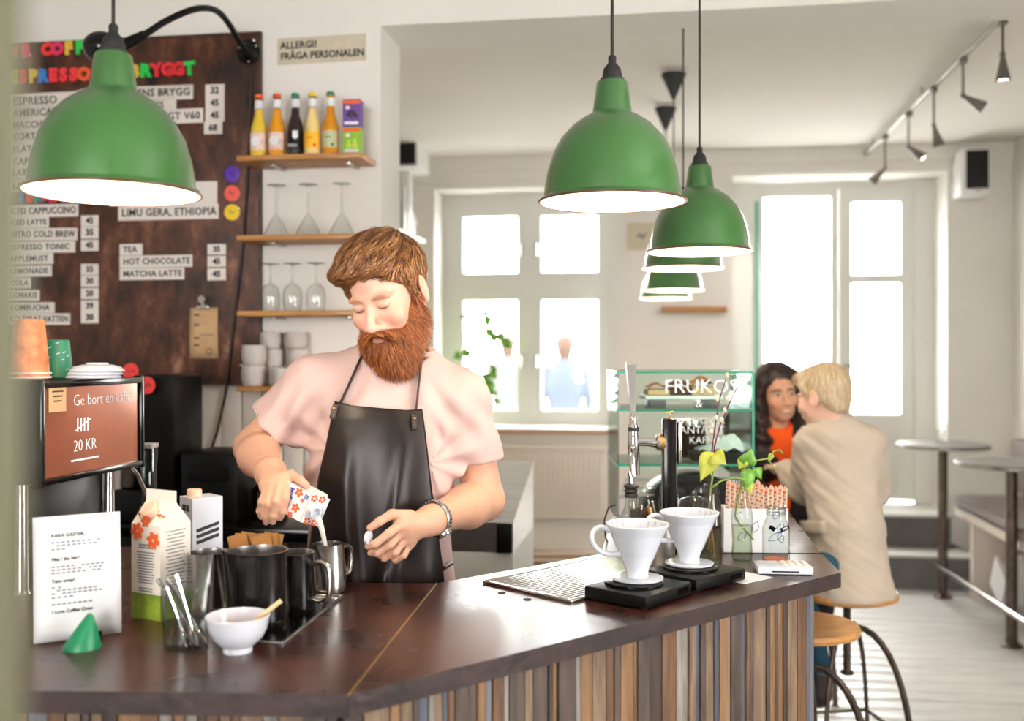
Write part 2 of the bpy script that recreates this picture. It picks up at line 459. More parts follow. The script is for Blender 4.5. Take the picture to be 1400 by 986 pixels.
# casement window: frame, mullion, transom, four sashes with panes
VF = VB+.30
win = robj(rbox(rbox(rbox(rbox(MB(), wu0, wu0+.10, VF, VF+.08, wz0, wz1), wu1-.09, wu1, VF, VF+.08, wz0, wz1), wu0+.10, wu1-.09, VF, VF+.08, wz1-.11, wz1),
           wu0+.10, wu1-.09, VF, VF+.08, wz0, wz0+.06), 'window_1', 'frame_white', 'white four-light casement window with splayed reveal', 'window')
wa, wb = wu0+.10, wu1-.09; wm = (wa+wb)/2; zt = onv_uz(700, 392, VF)[1]
robj(rbox(MB(), wm-.035, wm+.035, VF-.02, VF+.08, wz0+.06, wz1-.11), 'mullion', 'frame_white', parent=win)
robj(rbox(MB(), wa, wb, VF-.015, VF+.08, zt-.05, zt+.05), 'transom', 'frame_white', parent=win)
for (a, b) in ((wa, wm-.035), (wm+.035, wb)):
    for (z0, z1) in ((wz0+.06, zt-.05), (zt+.05, wz1-.11)):
        mb = MB(); w = .055
        rbox(mb, a, a+w, VF-.01, VF+.04, z0, z1); rbox(mb, b-w, b, VF-.01, VF+.04, z0, z1)
        rbox(mb, a+w, b-w, VF-.01, VF+.04, z0, z0+w); rbox(mb, a+w, b-w, VF-.01, VF+.04, z1-w, z1)
        s = robj(mb, 'sash', 'frame_white', parent=win)
        robj(rbox(MB(), a+w, b-w, VF+.015, VF+.02, z0+w, z1-w), 'pane', 'glass_pane', parent=s)
        hx = b-.02 if b < wm else a+.02
        hm = MB().tube([(hx, VF-.012, (z0+z1)/2), (hx, VF-.045, (z0+z1)/2), (hx, VF-.05, (z0+z1)/2-.09)], .009, 8)
        robj(hm, 'window_catch', 'steel', parent=s)
robj(rbox(MB(), wu0-.02, wu1+.02, VB-.05, VF, wz0-.035, wz0+.005), 'window_sill', 'paint_white', parent=win)
robj(rbox(MB(), wu0-.02, wu1+.02, VB-.056, VB-.05, wz0-.032, wz0-.012), 'sill_edge', 'oak_trim', parent=win)

# double door with glass, two steps in front of it
VD = VB+.34; ds = .44
ib0, ib1 = onv_uz(1034, 300, VD)[0], onv_uz(1250, 300, VD)[0]
it1 = onv_uz(1140, 258, VD)[1]
mb = MB(); rbox(mb, du0, ib0, VD, VD+.08, ds, dz1); rbox(mb, ib1, du1, VD, VD+.08, ds, dz1); rbox(mb, ib0, ib1, VD, VD+.08, it1, dz1)
door = robj(mb, 'door_1', 'frame_white', 'white glazed double door up two grey steps', 'door')
dm = onv_uz(1147, 300, VD)[0]
for k, (a, b) in enumerate(((ib0, dm), (dm, ib1))):
    mb = MB(); w = .055 if k == 0 else .09
    zl = onv_uz(1190, 566, VD)[1]
    rbox(mb, a+.003, a+w, VD+.01, VD+.06, ds+.02, it1); rbox(mb, b-w, b-.003, VD+.01, VD+.06, ds+.02, it1)
    rbox(mb, a+w, b-w, VD+.01, VD+.06, it1-(.10 if k else .05), it1); rbox(mb, a+w, b-w, VD+.01, VD+.06, zl-.08, zl)
    rbox(mb, a+w, b-w, VD+.02, VD+.05, ds+.02, zl-.08)
    lf = robj(mb, 'door_leaf', 'frame_white', parent=door)
    zc = onv_uz(1190, 381, VD)[1]
    if k: robj(rbox(MB(), a+w, b-w, VD+.01, VD+.06, zc-.03, zc+.03), 'glazing_bar', 'frame_white', parent=lf)
    robj(rbox(MB(), a+w, b-w, VD+.03, VD+.035, zl, it1-(.10 if k else .05)), 'pane', 'glass_pane', parent=lf); 
    pn = MB(); z0, z1 = ds+.12, zl-.16
    for q in ((a+w+.03, a+w+.045, z0, z1), (b-w-.045, b-w-.03, z0, z1), (a+w+.03, b-w-.03, z0, z0+.015), (a+w+.03, b-w-.03, z1-.015, z1)):
        rbox(pn, q[0], q[1], VD+.008, VD+.02, q[2], q[3])
    robj(pn, 'panel_moulding', 'frame_white', parent=lf)
    if k:
        robj(MB().tube([(a+.04, VD+.01, 1.42), (a+.04, VD-.04, 1.42), (a+.14, VD-.045, 1.42)], .01, 8), 'door_handle', 'steel', parent=lf)
g0, g1 = onv_uz(1034, 275, VD-.02)[1], onv_uz(1034, 512, VD-.02)[1]
robj(rbox(MB(), ib0-.008, ib0+.010, VD-.03, VD-.01, g1, g0), 'draught_strip', 'glass_edge', parent=door)
su0, su1 = onv_uz(1100, 760, 6.85)[0], onv_uz(1331, 760, 6.85)[0]
st = robj(rbox(MB(), su0, su1, 6.85, VD, 0, .22), 'trim_3', 'grey_step', 'dark grey painted steps up to the glazed door', 'steps')
robj(rbox(MB(), su0, su1-.07, 7.10, VD, .22, .44), 'upper_step', 'grey_step', parent=st)
robj(rbox(MB(), su0, su1+.01, 6.835, 7.10, .205, .222), 'tread_edge', 'step_edge', parent=st)
robj(rbox(MB(), su0, su1-.06, 7.085, VD, .425, .442), 'tread_edge', 'step_edge', parent=st)

# white tongue-and-groove boards low on the partition
bd = MB().box((0, 0, 0), (.076, .016, 1.37), bev=.004).mesh('wall_board', 'panel_white')
u = -2.2
while u < -1.08:
    o = bpy.data.objects.new('wall_board', bd); COL.objects.link(o); o.parent = wl
    o.location = (u+.04, VW-.008, .685); u += .080

# blurred post by the camera on the left
mb = MB(); mb.box((0, 0, 1.45), (.10, .06, 2.9), bev=.008)
pm('post_paint', s2l(96, 95, 72), .6, noise=(3, .25, (1, 1, .4)))
o = mb.obj('trim_4', 'post_paint', loc=(-.2170, .34, 0), rotz=R(26)); struct(o, 'grey-green door post right beside the viewpoint', 'post')

# ---------------------------------------------------------------- exterior beyond the glass
pm('street', s2l(200, 198, 195), .9)
pm('facade', s2l(225, 222, 215), .9)
pm('facade_glass', s2l(150, 165, 180), .2)
struct(MB().box((0, 22, -.06), (60, 26, .1), Matrix.Identity(4)).obj('ground', 'street'), 'pale paved street outside the cafe', 'street')
portal((wu0+wu1)/2, VF+.09, (wz0+wz1)/2, wu1-wu0-.1, wz1-wz0-.1, 0); portal((ib0+ib1)/2, VD+.09, 1.6, ib1-ib0, 2.0, 0)

# ================================================================ FIXTURES OF THE ROOM
def rthing(name, u, v, z, label, cat, group=None, rz=0):
    return thing(name, RW(u, v, z), label, cat, group, rotz=ROT+rz)

# radiator with ribs
ra0, rz1 = onv_uz(655, 609, VB-.1); ra1, rz0 = onv_uz(829, 711, VB-.1)
ra0 = onv_uz(640, 609, VB-.1)[0]
rad = rthing('radiator', (ra0+ra1)/2, VB-.06, rz0, 'white ribbed panel radiator below the window', 'radiator')
W, H = ra1-ra0, rz1-rz0
MB().box((0, .0, H/2), (W, .05, H), bev=.012).obj('panel', 'radiator', rad)
MB().box((0, -.01, H-.012), (W+.01, .085, .03), bev=.008).obj('top_grille', 'radiator', rad)
rib = MB().box((0, 0, 0), (.015, .026, H-.11), bev=.006).mesh('rib', 'radiator')
for i in range(26):
    o = bpy.data.objects.new('rib', rib); COL.objects.link(o); o.parent = rad; o.location = (-W/2+.04+i*(W-.08)/25, -.03, H/2-.01)
MB().box((0, .04, H*.5), (W*.7, .04, .08)).obj('wall_bracket', 'radiator', rad)

# heating pipes low on the wall
for k, (pts, lab) in enumerate((
      ([(640, 747), (692, 745), (706, 757), (836, 757)], 'upper cream heating pipe along the wall below the radiator'),
      ([(640, 754), (660, 755), (672, 765), (760, 766), (836, 768)], 'lower cream heating pipe along the wall below the radiator'))):
    b = onv(*pts[0], VB-.03)
    mb = MB().tube([onv(x, y, VB-.03)-b for x, y in pts], .013, 8)
    tag(mb.obj('heating_pipe', 'radiator', loc=b), lab, 'pipe', 'heating pipes')

# speaker on the back wall
u0, z1 = onv_uz(1308, 209, VB-.12); u1, z0 = onv_uz(1348, 263, VB-.12)
sp = rthing('speaker', (u0+u1)/2, VB-.11, z0-.03, 'white wall speaker with dark grille high in the corner', 'speaker')
h = z1-z0+.04
MB().box((0, 0, h/2), (u1-u0, .20, h), bev=.008).obj('cabinet', 'paint_white', sp)
MB().box((.012, -.104, h/2+.015), (u1-u0-.045, .012, h-.055), bev=.003).obj('grille', 'black_matte', sp)
MB().box((.015, -.112, .035), (.03, .004, .018)).obj('badge', 'steel', sp)
MB().box((0, .10, h/2), (.06, .02, .08)).obj('bracket', 'black_matte', sp)

# small picture and peg rail on the wall between window and door
u0, z1 = onv_uz(857, 305, VB-.01); u1, z0 = onv_uz(897, 341, VB-.01)
pc = rthing('picture', (u0+u1)/2, VB-.008, z0, 'small beige unframed print on the back wall', 'picture')
MB().box((0, 0, (z1-z0)/2), (u1-u0, .012, z1-z0)).obj('card', 'sign_beige', pc)
mb = MB()
for a in range(5):
    mb.box((-.02+.012*a, -.008, (z1-z0)*.5+.012*math.sin(a*2)), (.03, .003, .012), rot=(0, a*.6, 0))
mb.obj('bird_drawing', 'print_grey', pc)
u0, z1 = onv_uz(904, 419, VB-.02); u1, z0 = onv_uz(994, 427, VB-.02)
pr = rthing('peg_rail', (u0+u1)/2, VB-.015, z0, 'narrow wooden peg rail on the back wall', 'rail')
MB().box((0, 0, .02), (u1-u0, .022, z1-z0), bev=.004).obj('rail', 'oak_trim', pr)
for i in range(5):
    MB().lathe([(.008, 0), (.006, .02), (.011, .035), (.005, .04)], 8, M=Matrix.Translation((-.2+.1*i, -.008, .02)) @ Matrix.Rotation(PI/2, 4, 'X')).obj('peg', 'oak_trim', pr)

# wall shelves beyond the partition with boxes and books
def side_shelf(z, label):
    o = rthing('wall_shelf', UL, 5.9, z, label, 'shelf', 'shelves beyond the partition')
    MB().box((.12, 0, -.014), (.24, 2.2, .028), bev=.003).obj('board', 'shelf_pale', o)
    for v in (-.8, .8):
        MB().box((.10, v, -.034), (.2, .02, .012)).obj('bracket', 'frame_white', o)
    return o
zs = [onv(588, 328, 7.0).z, onv(588, 391, 7.0).z, onv(588, 455, 7.0).z]
for z, w in zip(zs, ('top', 'middle', 'lowest')):
    side_shelf(z, w+' pale wooden shelf on the side wall past the partition')
for k, (v, w, h, d, m, lab) in enumerate(((6.35, .06, .36, .2, 'black_matte', 'tall grey box file on the top side-wall shelf'), (6.52, .05, .30, .2, 'paint_white', 'white box file next to the tall grey one'),
        (6.66, .09, .42, .2, 'paint_white', 'tallest white box file on the side-wall shelf'), (6.8, .06, .16, .18, 'panel_white', 'short cream box on the side-wall shelf'))):
    b = rthing('box_file', UL+.12, v, zs[0], lab, 'box file', 'box files on the side wall')
    MB().box((0, 0, h/2), (d, w, h), bev=.003).obj('case', m, b); MB().box((.101, 0, h*.6), (.002, w*.6, h*.25)).obj('spine_label', 'paper', b)
b = rthing('cabinet', UL+.13, 6.86, zs[0]+.46, 'small black and white wall cabinet above the side shelf', 'cabinet')
MB().box((0, 0, .17), (.26, .36, .34), bev=.004).obj('body', 'paint_white', b); MB().box((0, -.183, .17), (.24, .006, .32)).obj('door', 'black_matte', b)
for z, w in ((zs[1], 'middle'), (zs[2], 'lowest')):
    for i in range(3):
        b = rthing('book', UL+.11, 6.70+.06*i, z, ('white', 'grey', 'cream')[i]+' upright book on the '+w+' side-wall shelf', 'book', 'books on the side wall')
        MB().box((0, 0, .13), (.18, .035, .26-.03*i), bev=.003, M=Matrix.Translation((0, 0, -.015*i))).obj('cover', ('paint_white', 'carton_grey', 'panel_white')[i], b)
        MB().box((.004, 0, .13-.015*i), (.178, .028, .25-.03*i)).obj('pages', 'paper', b)

# ---------------------------------------------------------------- high tables, foot rail, bench
def high_table(p, label, zt=.95):
    t = thing('bar_table', (p.x, p.y, 0), label, 'table', 'high round tables', rotz=ROT)
    MB().lathe([(.25, 0), (.272, .006), (.275, .016), (.27, .024)], 36).obj('table_top', 'iron_grey', t, (0, 0, zt-.024))
    MB().lathe([(.275, 0), (.2765, .012)], 36, cap0=False, cap1=False).obj('edge_band', 'steel', t, (0, 0, zt-.022))
    MB().lathe([(.028, 0), (.028, zt-.02)], 16).obj('pole', 'iron', t)
    MB().lathe([(.055, 0), (.055, .008), (.035, .02), (.03, .03)], 16).obj('floor_flange', 'iron', t)
    MB().lathe([(.03, 0), (.07, .015), (.07, .02)], 16).obj('top_flange', 'iron', t, (0, 0, zt-.044))
    return t
p1 = onz(1289, 817, 0); p2 = onz(1383, 884, 0)
high_table(p1, 'high round grey table near the steps'); high_table(p2, 'high round table with pale steel edge along the bench')
d = (p2-p1).normalized()
a = p1-d*.12+Vector((0, 0, .2)); b = p2+d*.9+Vector((0, 0, .2))
q = Vector((-d.y, d.x, 0))*-.045
o = MB().tube([Vector((0, 0, 0)), b-a], .016, 12).obj('foot_rail', 'steel', loc=a+q); tag(o, 'steel foot rail running past the high table poles', 'rail')
g = thing('water_glass', p1+Vector((-.03, -.05, .95)), 'small empty glass with a stirrer on the high table', 'glass')
MB().lathe([(.028, .001), (.03, .004), (.034, .09)], 16, cap1=False).obj('tumbler', 'glass', g); MB().tube([(0, 0, .01), (.04, 0, .15)], .003, 6).obj('stirrer', 'chrome', g)

BU0, BU1 = 1.80, UR-.01
be = rthing('bench', 0, 0, 0, 'long upholstered brown bench against the right wall', 'bench')
rbox(MB(), BU0, BU1, 3.6, 6.78, .50, .55).obj('frame', 'panel_white', be)
mb = MB().box(((BU0+BU1)/2, 5.2, .585), (BU1-BU0+.04, 3.2, .075), bev=.03); mb.obj('seat_cushion', 'leatherette', be)
mb = MB().box((BU1-.07, 5.25, .80), (.11, 3.3, .34), bev=.03); mb.obj('back_cushion', 'leatherette', be)
for v in (3.8, 5.2, 6.6):
    rbox(MB(), BU0+.05, BU1-.02, v-.03, v+.03, 0, .5).obj('support', 'panel_white', be)
def crumple(name, p, r, label, mat):
    mb = MB(); mb.ball((0, 0, 0), 1, 18, 12)
    rnd = random.Random(len(label))
    vs = []
    for v in mb.v:
        n = .82+.25*rnd.random(); vs.append((v[0]*r[0]*n, v[1]*r[1]*n, max(v[2]*r[2]*n, -r[2]*.8)))
    mb.v = vs
    o = mb.obj(name, mat, loc=p+Vector((0, 0, r[2]*.8)), smooth=False)
    tag(o, label, 'bag', 'bags under the bench')
crumple('paper_bag', RW(2.10, 6.3, 0), (.17, .16, .20), 'crumpled pale paper bag under the far bench end', 'bag_paper')
crumple('paper_bag', RW(2.10, 5.86, 0), (.15, .17, .17), 'rumpled white bag lying under the bench beside the other', 'carton_grey')
b = rthing('cardboard_sheet', 1.86, 6.10, .16, 'tilted white cardboard sheet leaning in front of the paper bags', 'cardboard')
MB().box((0, 0, .06), (.02, .22, .2), rot=(.5, 0, 0)).obj('sheet', 'paper', b)

# ---------------------------------------------------------------- track lighting
tk = rthing('lighting_track', 1.35, 0, 0, 'steel ceiling track carrying the small spotlights', 'track')
MB().box((0, 5.65, HC-.055), (.03, 3.3, .018), bev=.003).obj('rail', 'steel_brushed', tk)
for v in (4.2, 5.7, 7.0): MB().lathe([(.008, HC-.05), (.008, HC)], 8, M=Matrix.Translation((0, v, 0))).obj('hanger', 'steel', tk)
def spot(Y, tx, ty, drop, label):
    base = Vector(((1.35+ST*Y)/CT_, Y, HC-.064))
    s = thing('spotlight', base, label, 'spotlight', 'spotlights on the ceiling track', rotz=ROT)
    MB().box((0, 0, -.012), (.03, .05, .024), bev=.004).obj('adapter', 'iron_grey', s)
    MB().tube([(0, 0, -.02), (0, 0, -drop)], .006, 8).obj('stem', 'iron_grey', s)
    MB().ball((0, 0, -drop), .012).obj('knuckle', 'iron_grey', s)
    M = Matrix.Translation((0, 0, -drop)) @ Euler((tx, ty, 0)).to_matrix().to_4x4()
    MB().lathe([(.008, 0), (.010, -.014), (.028, -.10), (.030, -.108), (.027, -.108), (.008, -.02)], 20, M=M, cap0=True, cap1=False).obj('cone', 'iron_grey', s)
    MB().lathe([(.025, -.098), (.025, -.100)], 16, M=M).obj('lens', 'spot_glow', s)
    d = bpy.data.lights.new('spot_light', 'SPOT'); d.energy = 35; d.color = (1, .93, .84); d.spot_size = R(75); d.spot_blend = .6; d.shadow_soft_size = .025
    lo = bpy.data.objects.new('spot_light', d); COL.objects.link(lo); lo.parent = s; lo.matrix_local = M @ Matrix.Translation((0, 0, -.112))
spot(4.14, 0, -.02, .14, 'cone spotlight hanging straight down next to the ceiling beam')
spot(4.69, -.15, -.95, .17, 'second cone spotlight from the beam, turned sideways')
spot(5.20, .15, -.28, .19, 'third cone spotlight from the beam, tilted slightly')
spot(5.74, -.25, -.80, .19, 'fourth cone spotlight from the beam, aimed at the right wall')
spot(6.35, .45, .75, .20, 'cone spotlight at the far track end, aimed at the room')

# ---------------------------------------------------------------- green pendant lamps
def pendant(px, py, w, label, canopy_cone=False):
    Y = .30*F/w
    p = P(px, py, Y)
    L0 = thing('pendant_lamp', p, label, 'lamp', 'green enamel pendant lamps')
    prof = [(.150, -.002), (.1485, .004), (.141, .010), (.139, .030), (.134, .060), (.124, .095), (.107, .128), (.083, .155), (.058, .173), (.042, .181), (.040, .186)]
    MB().lathe(prof, 48, cap0=False, cap1=False).obj('shade', 'green_enamel', L0)
    MB().lathe([(r-.0025, z+.0005) for r, z in prof], 48, cap0=False, cap1=True).obj('lining', 'lamp_inner', L0)
    MB().tube([(.150*math.cos(2*PI*i/48), .150*math.sin(2*PI*i/48), 0) for i in range(48)], .0028, 6, closed=True).obj('rim', 'enamel_rim', L0)
    MB().lathe([(.0405, .180), (.040, .188), (.0325, .242), (.030, .246), (.02, .247)], 32, cap0=False).obj('collar', 'green_enamel', L0)
    MB().lathe([(.024, .245), (.025, .252), (.0205, .256), (.020, .262), (.017, .274), (.0095, .283), (.008, .286), (.0085, .296), (.006, .300)], 20).obj('socket_cap', 'rubber', L0)
    MB().tube([(0, 0, .298), (0, 0, HC-p.z)], .0034, 8).obj('cord', 'cord', L0)
    if canopy_cone:
        MB().lathe([(.004, -.15), (.062, -.02), (.062, -.016), (.05, -.014)], 24).obj('canopy', 'rubber', L0, (0, 0, HC-p.z))
        MB().lathe([(.045, -.016), (.045, 0)], 20).obj('ceiling_rose', 'paint_white', L0, (0, 0, HC-p.z))
    else:
        MB().lathe([(.004, -.10), (.05, -.01), (.05, 0)], 20).obj('canopy', 'rubber', L0, (0, 0, HC-p.z))
    MB().ball((0, 0, .075), (.032, .032, .042)).obj('bulb', 'bulb_glow', L0)
    MB().lathe([(.018, .11), (.018, .18)], 12).obj('bulb_holder', 'porcelain', L0)
    d = bpy.data.lights.new('bulb_light', 'POINT'); d.energy = LAMP_W; d.color = (1, .86, .66); d.shadow_soft_size = .04
    lo = bpy.data.objects.new('bulb_light', d); COL.objects.link(lo); lo.parent = L0; lo.location = (0, 0, .026)
    return L0
LAMP_W = 9.0
pendant(155, 264, 231, 'green enamel pendant lamp hanging in front of the menu board')
pendant(837, 276, 200, 'green enamel pendant lamp hanging over the pour-over drippers')
pendant(956.5, 344, 143, 'green pendant lamp hanging above the glass display case')
pendant(934, 367, 111, 'green pendant lamp right behind the one above the display case', False)
pendant(921, 397, 82, 'green pendant lamp hanging from a cone canopy past the beam', True)
pendant(910, 408, 72, 'farthest green pendant lamp, near the back wall', True)

# ---------------------------------------------------------------- menu board on the partition
bu0 = onv_uz(0, 60, VW-.02)[0]; bu1, bz1 = onv_uz(357, 43, VW-.02); bz0 = onv_uz(300, 527, VW-.02)[1]
board = rthing('menu_board', (bu0+bu1)/2, VW-.006, bz0, 'large rust-brown metal menu board behind the counter', 'menu board')
MB().box((0, -.008, (bz1-bz0)/2), (bu1-bu0, .012, bz1-bz0), bev=.002).obj('sheet', 'rust_board', board)
mb = MB(); W = bu1-bu0; Hh = bz1-bz0
mb.box((W/2-.004, -.010, Hh/2), (.008, .018, Hh)); mb.box((0, -.010, Hh-.004), (W, .018, .008)); mb.box((0, -.010, .004), (W, .018, .008))
mb.obj('frame', 'iron', board)
for (px, py) in ((347, 55), (326, 285), (330, 500), (40, 75)):
    u, z = onv_uz(px, py, VW-.02); MB().ball((u-(bu0+bu1)/2, -.015, z-bz0), (.008, .005, .008), 8, 6).obj('screw', 'steel', board)

VBd = VW-.0205            # front of the board
def strip(x0, y0, x1, y1, txt, row=None, two=None, sz=None, align='LEFT'):
    u0, z1 = onv_uz(x0, y0, VBd); u1, z0 = onv_uz(x1, y1, VBd)
    w, h = u1-u0, z1-z0
    price = txt.isdigit()
    o = MB().box((0, 0, 0), (w, .002, h)).obj('price_strip' if price else 'menu_strip', 'strip_white', loc=RW((u0+u1)/2, VBd-.001, (z0+z1)/2), rot=(0, R(random.uniform(-.6, .6)), ROT))
    tag(o, ('small white price strip %s beside %s' % (txt, row)) if price else 'white menu strip lettered %s on the rusty board' % txt, 'price strip' if price else 'menu strip', 'strips on the menu board')
    s = (sz or .72)*h
    if price: lettering(txt, s, 'print_black', o, (0, -.0016, 0), bold=.0012)
    else: lettering(txt, s, 'print_black', o, (-w/2+.014, -.0016, 0) if not two else (-w/2+.014, -.0016, h*.22), bold=.0007, align='LEFT', spacing=1.05, maxw=w-.024)
    return o
strip(164, 334, 195, 349, 'TEA'); strip(164, 350, 263, 365, 'HOT CHOCOLATE'); strip(164, 367, 252, 382, 'MATCHA LATTE')
strip(284, 334, 309, 348, '35', 'tea'); strip(284, 350, 309, 365, '45', 'hot chocolate'); strip(284, 367, 309, 383, '45', 'matcha latte')
strip(162, 282, 299, 299, 'LIMU GERA, ETHIOPIA'); strip(150, 251, 297, 279, 'TARRAZU, COSTA RICA', sz=.36)
strip(150, 120, 264, 135, ' DAGENS BRYGG'); strip(150, 138, 241, 152, '  AEROPRESS'); strip(150, 153, 278, 168, 'HANDBRYGGT V60')
strip(281, 116, 307, 132, '32', 'dagens brygg'); strip(281, 133, 307, 149, '45', 'aeropress'); strip(281, 150, 307, 166, '45', 'handbryggt'); strip(279, 167, 304, 183, '68', 'nothing, under the other brew prices')
rows = [('ESPRESSO', 129, 146, 112), ('AMERICANO', 146, 162, 100), ('MACCHIATO', 163, 178, 88), ('CORTADO', 179, 194, 78), ('FLAT WHITE', 196, 211, 96), ('CAPPUCCINO', 213, 228, 96), ('LATTE', 229, 244, 60), ('LATTE XL', 246, 261, 80)]
for t, y0, y1, x1 in rows: strip(12, y0, x1, y1, t)
rows = [('ICED CAPPUCCINO', 281, 296, 107, 0), ('ICED LATTE', 298, 311, 67, 42), ('NITRO COLD BREW', 313, 328, 106, 35), ('ESPRESSO TONIC', 331, 345, 103, 45), ('APPLEMUST', 347, 361, 73, 0), ('LEMONADE', 364, 378, 71, 35),
        ('COLA', 380, 394, 42, 30), ('LOMAKIS', 397, 411, 54, 20), ('KOMBUCHA', 414, 428, 75, 39), ('KOLSYRAT VATTEN', 429, 444, 96, 30)]
for t, y0, y1, x1, pr_ in rows:
    strip(8, y0, x1, y1, t)
    if pr_: strip(111, y0-3, 135, y1-2, str(pr_), t.lower())
strip(103, 124, 122, 139, '32', 'espresso')

MC = {'r': s2l(232, 52, 60), 'g': s2l(40, 200, 80), 'b': s2l(50, 120, 190), 'y': s2l(225, 190, 60), 'o': s2l(235, 90, 50), 't': s2l(30, 130, 120), 'p': s2l(225, 50, 100)}
CN = {'r': 'red', 'g': 'green', 'b': 'blue', 'y': 'yellow', 'o': 'orange', 't': 'teal', 'p': 'pink'}
for k, c in MC.items(): pm('magnet_'+k, c, .35)
def magnets(word, cols, x0, dx, y, slope, size, where):
    seen = {}
    for i, (ch, c) in enumerate(zip(word, cols)):
        if ch == ' ': continue
        p = onv(x0+dx*i, y+slope*dx*i, VBd-.004)
        vs, fs = text_mb(ch, size, .0045, .004)
        mb = MB(); mb.add(vs, fs)
        o = mb.obj('magnet_letter', 'magnet_'+c, loc=p, rot=(0, R(random.uniform(-5, 5)), ROT), smooth=False)
        n = seen.get((ch, c), 0); seen[(ch, c)] = n+1
        tag(o, '%s%s magnet letter %s in %s on the board' % (('', 'next ', 'last ')[n], CN[c], ch, where), 'magnet', 'alphabet magnets on the menu board')
magnets('LOVE COFFEE', 'ytrp rpygbo', -11, 15, 72, -.05, .062, 'the top word row')
magnets('ESPRESSO', 'yrybrrro', 17, 14, 106, -.04, .066, 'ESPRESSO')
magnets('BRYGGT', 'ygrrrg', 184, 15, 98, -.05, .064, 'BRYGGT')
magnets('ISKAFFE', 'brtprbg', 28, 12, 270, -.03, .055, 'the row above the iced drinks')

# round stickers, receipt clip, cable, wall sign
for (py, m, w) in ((238, 'vinyl_purple', 'purple'), (264.5, 'vinyl_red', 'coral red'), (290.5, 'vinyl_yellow', 'yellow')):
    o = thing('badge', onv(317.5, py, VBd-.001), w+' round badge stuck on the menu board edge', 'badge', 'round badges on the board', rotz=ROT)
    M = Matrix.Rotation(PI/2, 4, 'X')
    MB().lathe([(.030, 0), (.030, .004), (.026, .006)], 24, M=M).obj('disc', m, o)
    MB().lathe([(.022, .006), (.022, .0068)], 20, M=M).obj('inner_disc', m, o)
    MB().tube([(-.010, -.0075, .0), (-.004, -.0075, .008), (.002, -.0075, -.006), (.01, -.0075, .004)], .0012, 5).obj('scribble', 'print_black', o)
u0, z1 = onv_uz(260, 421, VBd); u1, z0 = onv_uz(299, 490, VBd)
o = thing('receipt_note', onv(279.5, 490, VBd-.002), 'kraft paper note hanging from a bulldog clip on the board', 'note', rotz=ROT)
MB().grid(lambda a, b: ((a-.5)*(u1-u0)*(1-.04*b), -.003-.004*math.sin(b*3), b*(z1-z0)), 4, 8).obj('sheet', 'kraft', o, solid=.001)
hh = z1-z0
mb = MB()
for t in (.86, .66, .40, .26): mb.box((-.026, -.0092, hh*t), (.02, .001, .006))
mb.box((.012, -.0092, hh*.46), (.05, .001, .0025))
mb.tube([(.022+.011*math.cos(a), -.0092, hh*.14+.011*math.sin(a)) for a in [i*PI/8 for i in range(16)]], .0012, 4, closed=True)
mb.obj('print', 'print_black', o)
cl = MB().box((0, -.012, hh+.002), (.05, .018, .014), bev=.004); cl.lathe([(.004, 0), (.014, .006), (.014, .012)], 12, M=Matrix.Translation((0, -.014, hh+.03)) @ Matrix.Rotation(PI/2, 4, 'X')); cl.box((0, -.012, hh+.016), (.014, .006, .03))
cl.obj('bulldog_clip', 'steel', o)
pts = [(345, 90), (341, 200), (333, 330), (320, 440), (308, 540), (297, 590), (289, 614)]
b = onv(*pts[0], VW-.03)
tag(MB().tube([onv(x, y, VW-.03)-b for x, y in pts], .0055, 6).obj('power_cable', 'cord', loc=b), 'black cable running down the menu board to the brewer', 'cable')
u0, z1 = onv_uz(379, 52, VW); u1, z0 = onv_uz(500, 83, VW)
o = MB().box((0, 0, 0), (u1-u0, .002, z1-z0)).obj('paper_sign', 'sign_beige', loc=onv(439.5, 67.5, VW-.002), rot=(0, R(-.6), ROT)); tag(o, 'beige allergy notice pasted high on the white wall', 'sign')
w = u1-u0
lettering('ALLERGI?', .036, 'print_black', o, (-w/2+.012, -.0016, .020), bold=.0010, align='LEFT', maxw=w*.42)
lettering('FRÅGA PERSONALEN', .036, 'print_black', o, (-w/2+.012, -.0016, -.020), bold=.0010, align='LEFT', maxw=w-.022)

# gooseneck wall lamp on the board
o = thing('wall_lamp', onv(341, 72, VBd), 'black gooseneck wall lamp bolted to the menu board corner', 'lamp', rotz=ROT)
base = onv(341, 72, VBd)
def loc(px, py, vv):
    q = onv(px, py, vv)-base; return Vector((q.x*CT_-q.y*ST, q.x*ST+q.y*CT_, q.z))
M = Matrix.Rotation(PI/2, 4, 'X')
MB().lathe([(.045, 0), (.045, .01), (.03, .02), (.02, .035)], 20, M=M).obj('mount', 'black', o)
for a in range(3): MB().ball((.036*math.cos(a*2.1+.6), -.012, .036*math.sin(a*2.1+.6)), .006, 8, 6).obj('bolt', 'steel', o)
path = [loc(*q) for q in ((340, 74, VBd-.03), (328, 58, VBd-.10), (314, 34, VBd-.2), (298, 16, VBd-.3), (278, 11, VBd-.40), (255, 16, VBd-.48), (225, 30, VBd-.54), (198, 47, VBd-.57), (176, 58, VBd-.58))]
MB().tube(curve(path), .011, 10).obj('gooseneck', 'black', o)
e0, e1 = path[-1], loc(168, 61, VBd-.585)
MB().tube([path[-2], e0, e1], [.014, .018, .022], 10).obj('joint', 'black', o)
c = loc(140, 66, VBd-.6)
MB().ball((c.x, c.y, c.z), (.06, .06, .052), 18, 12).obj('shade', 'black_gloss', o)
MB().tube([e1, c], .02, 10).obj('neck', 'black', o)

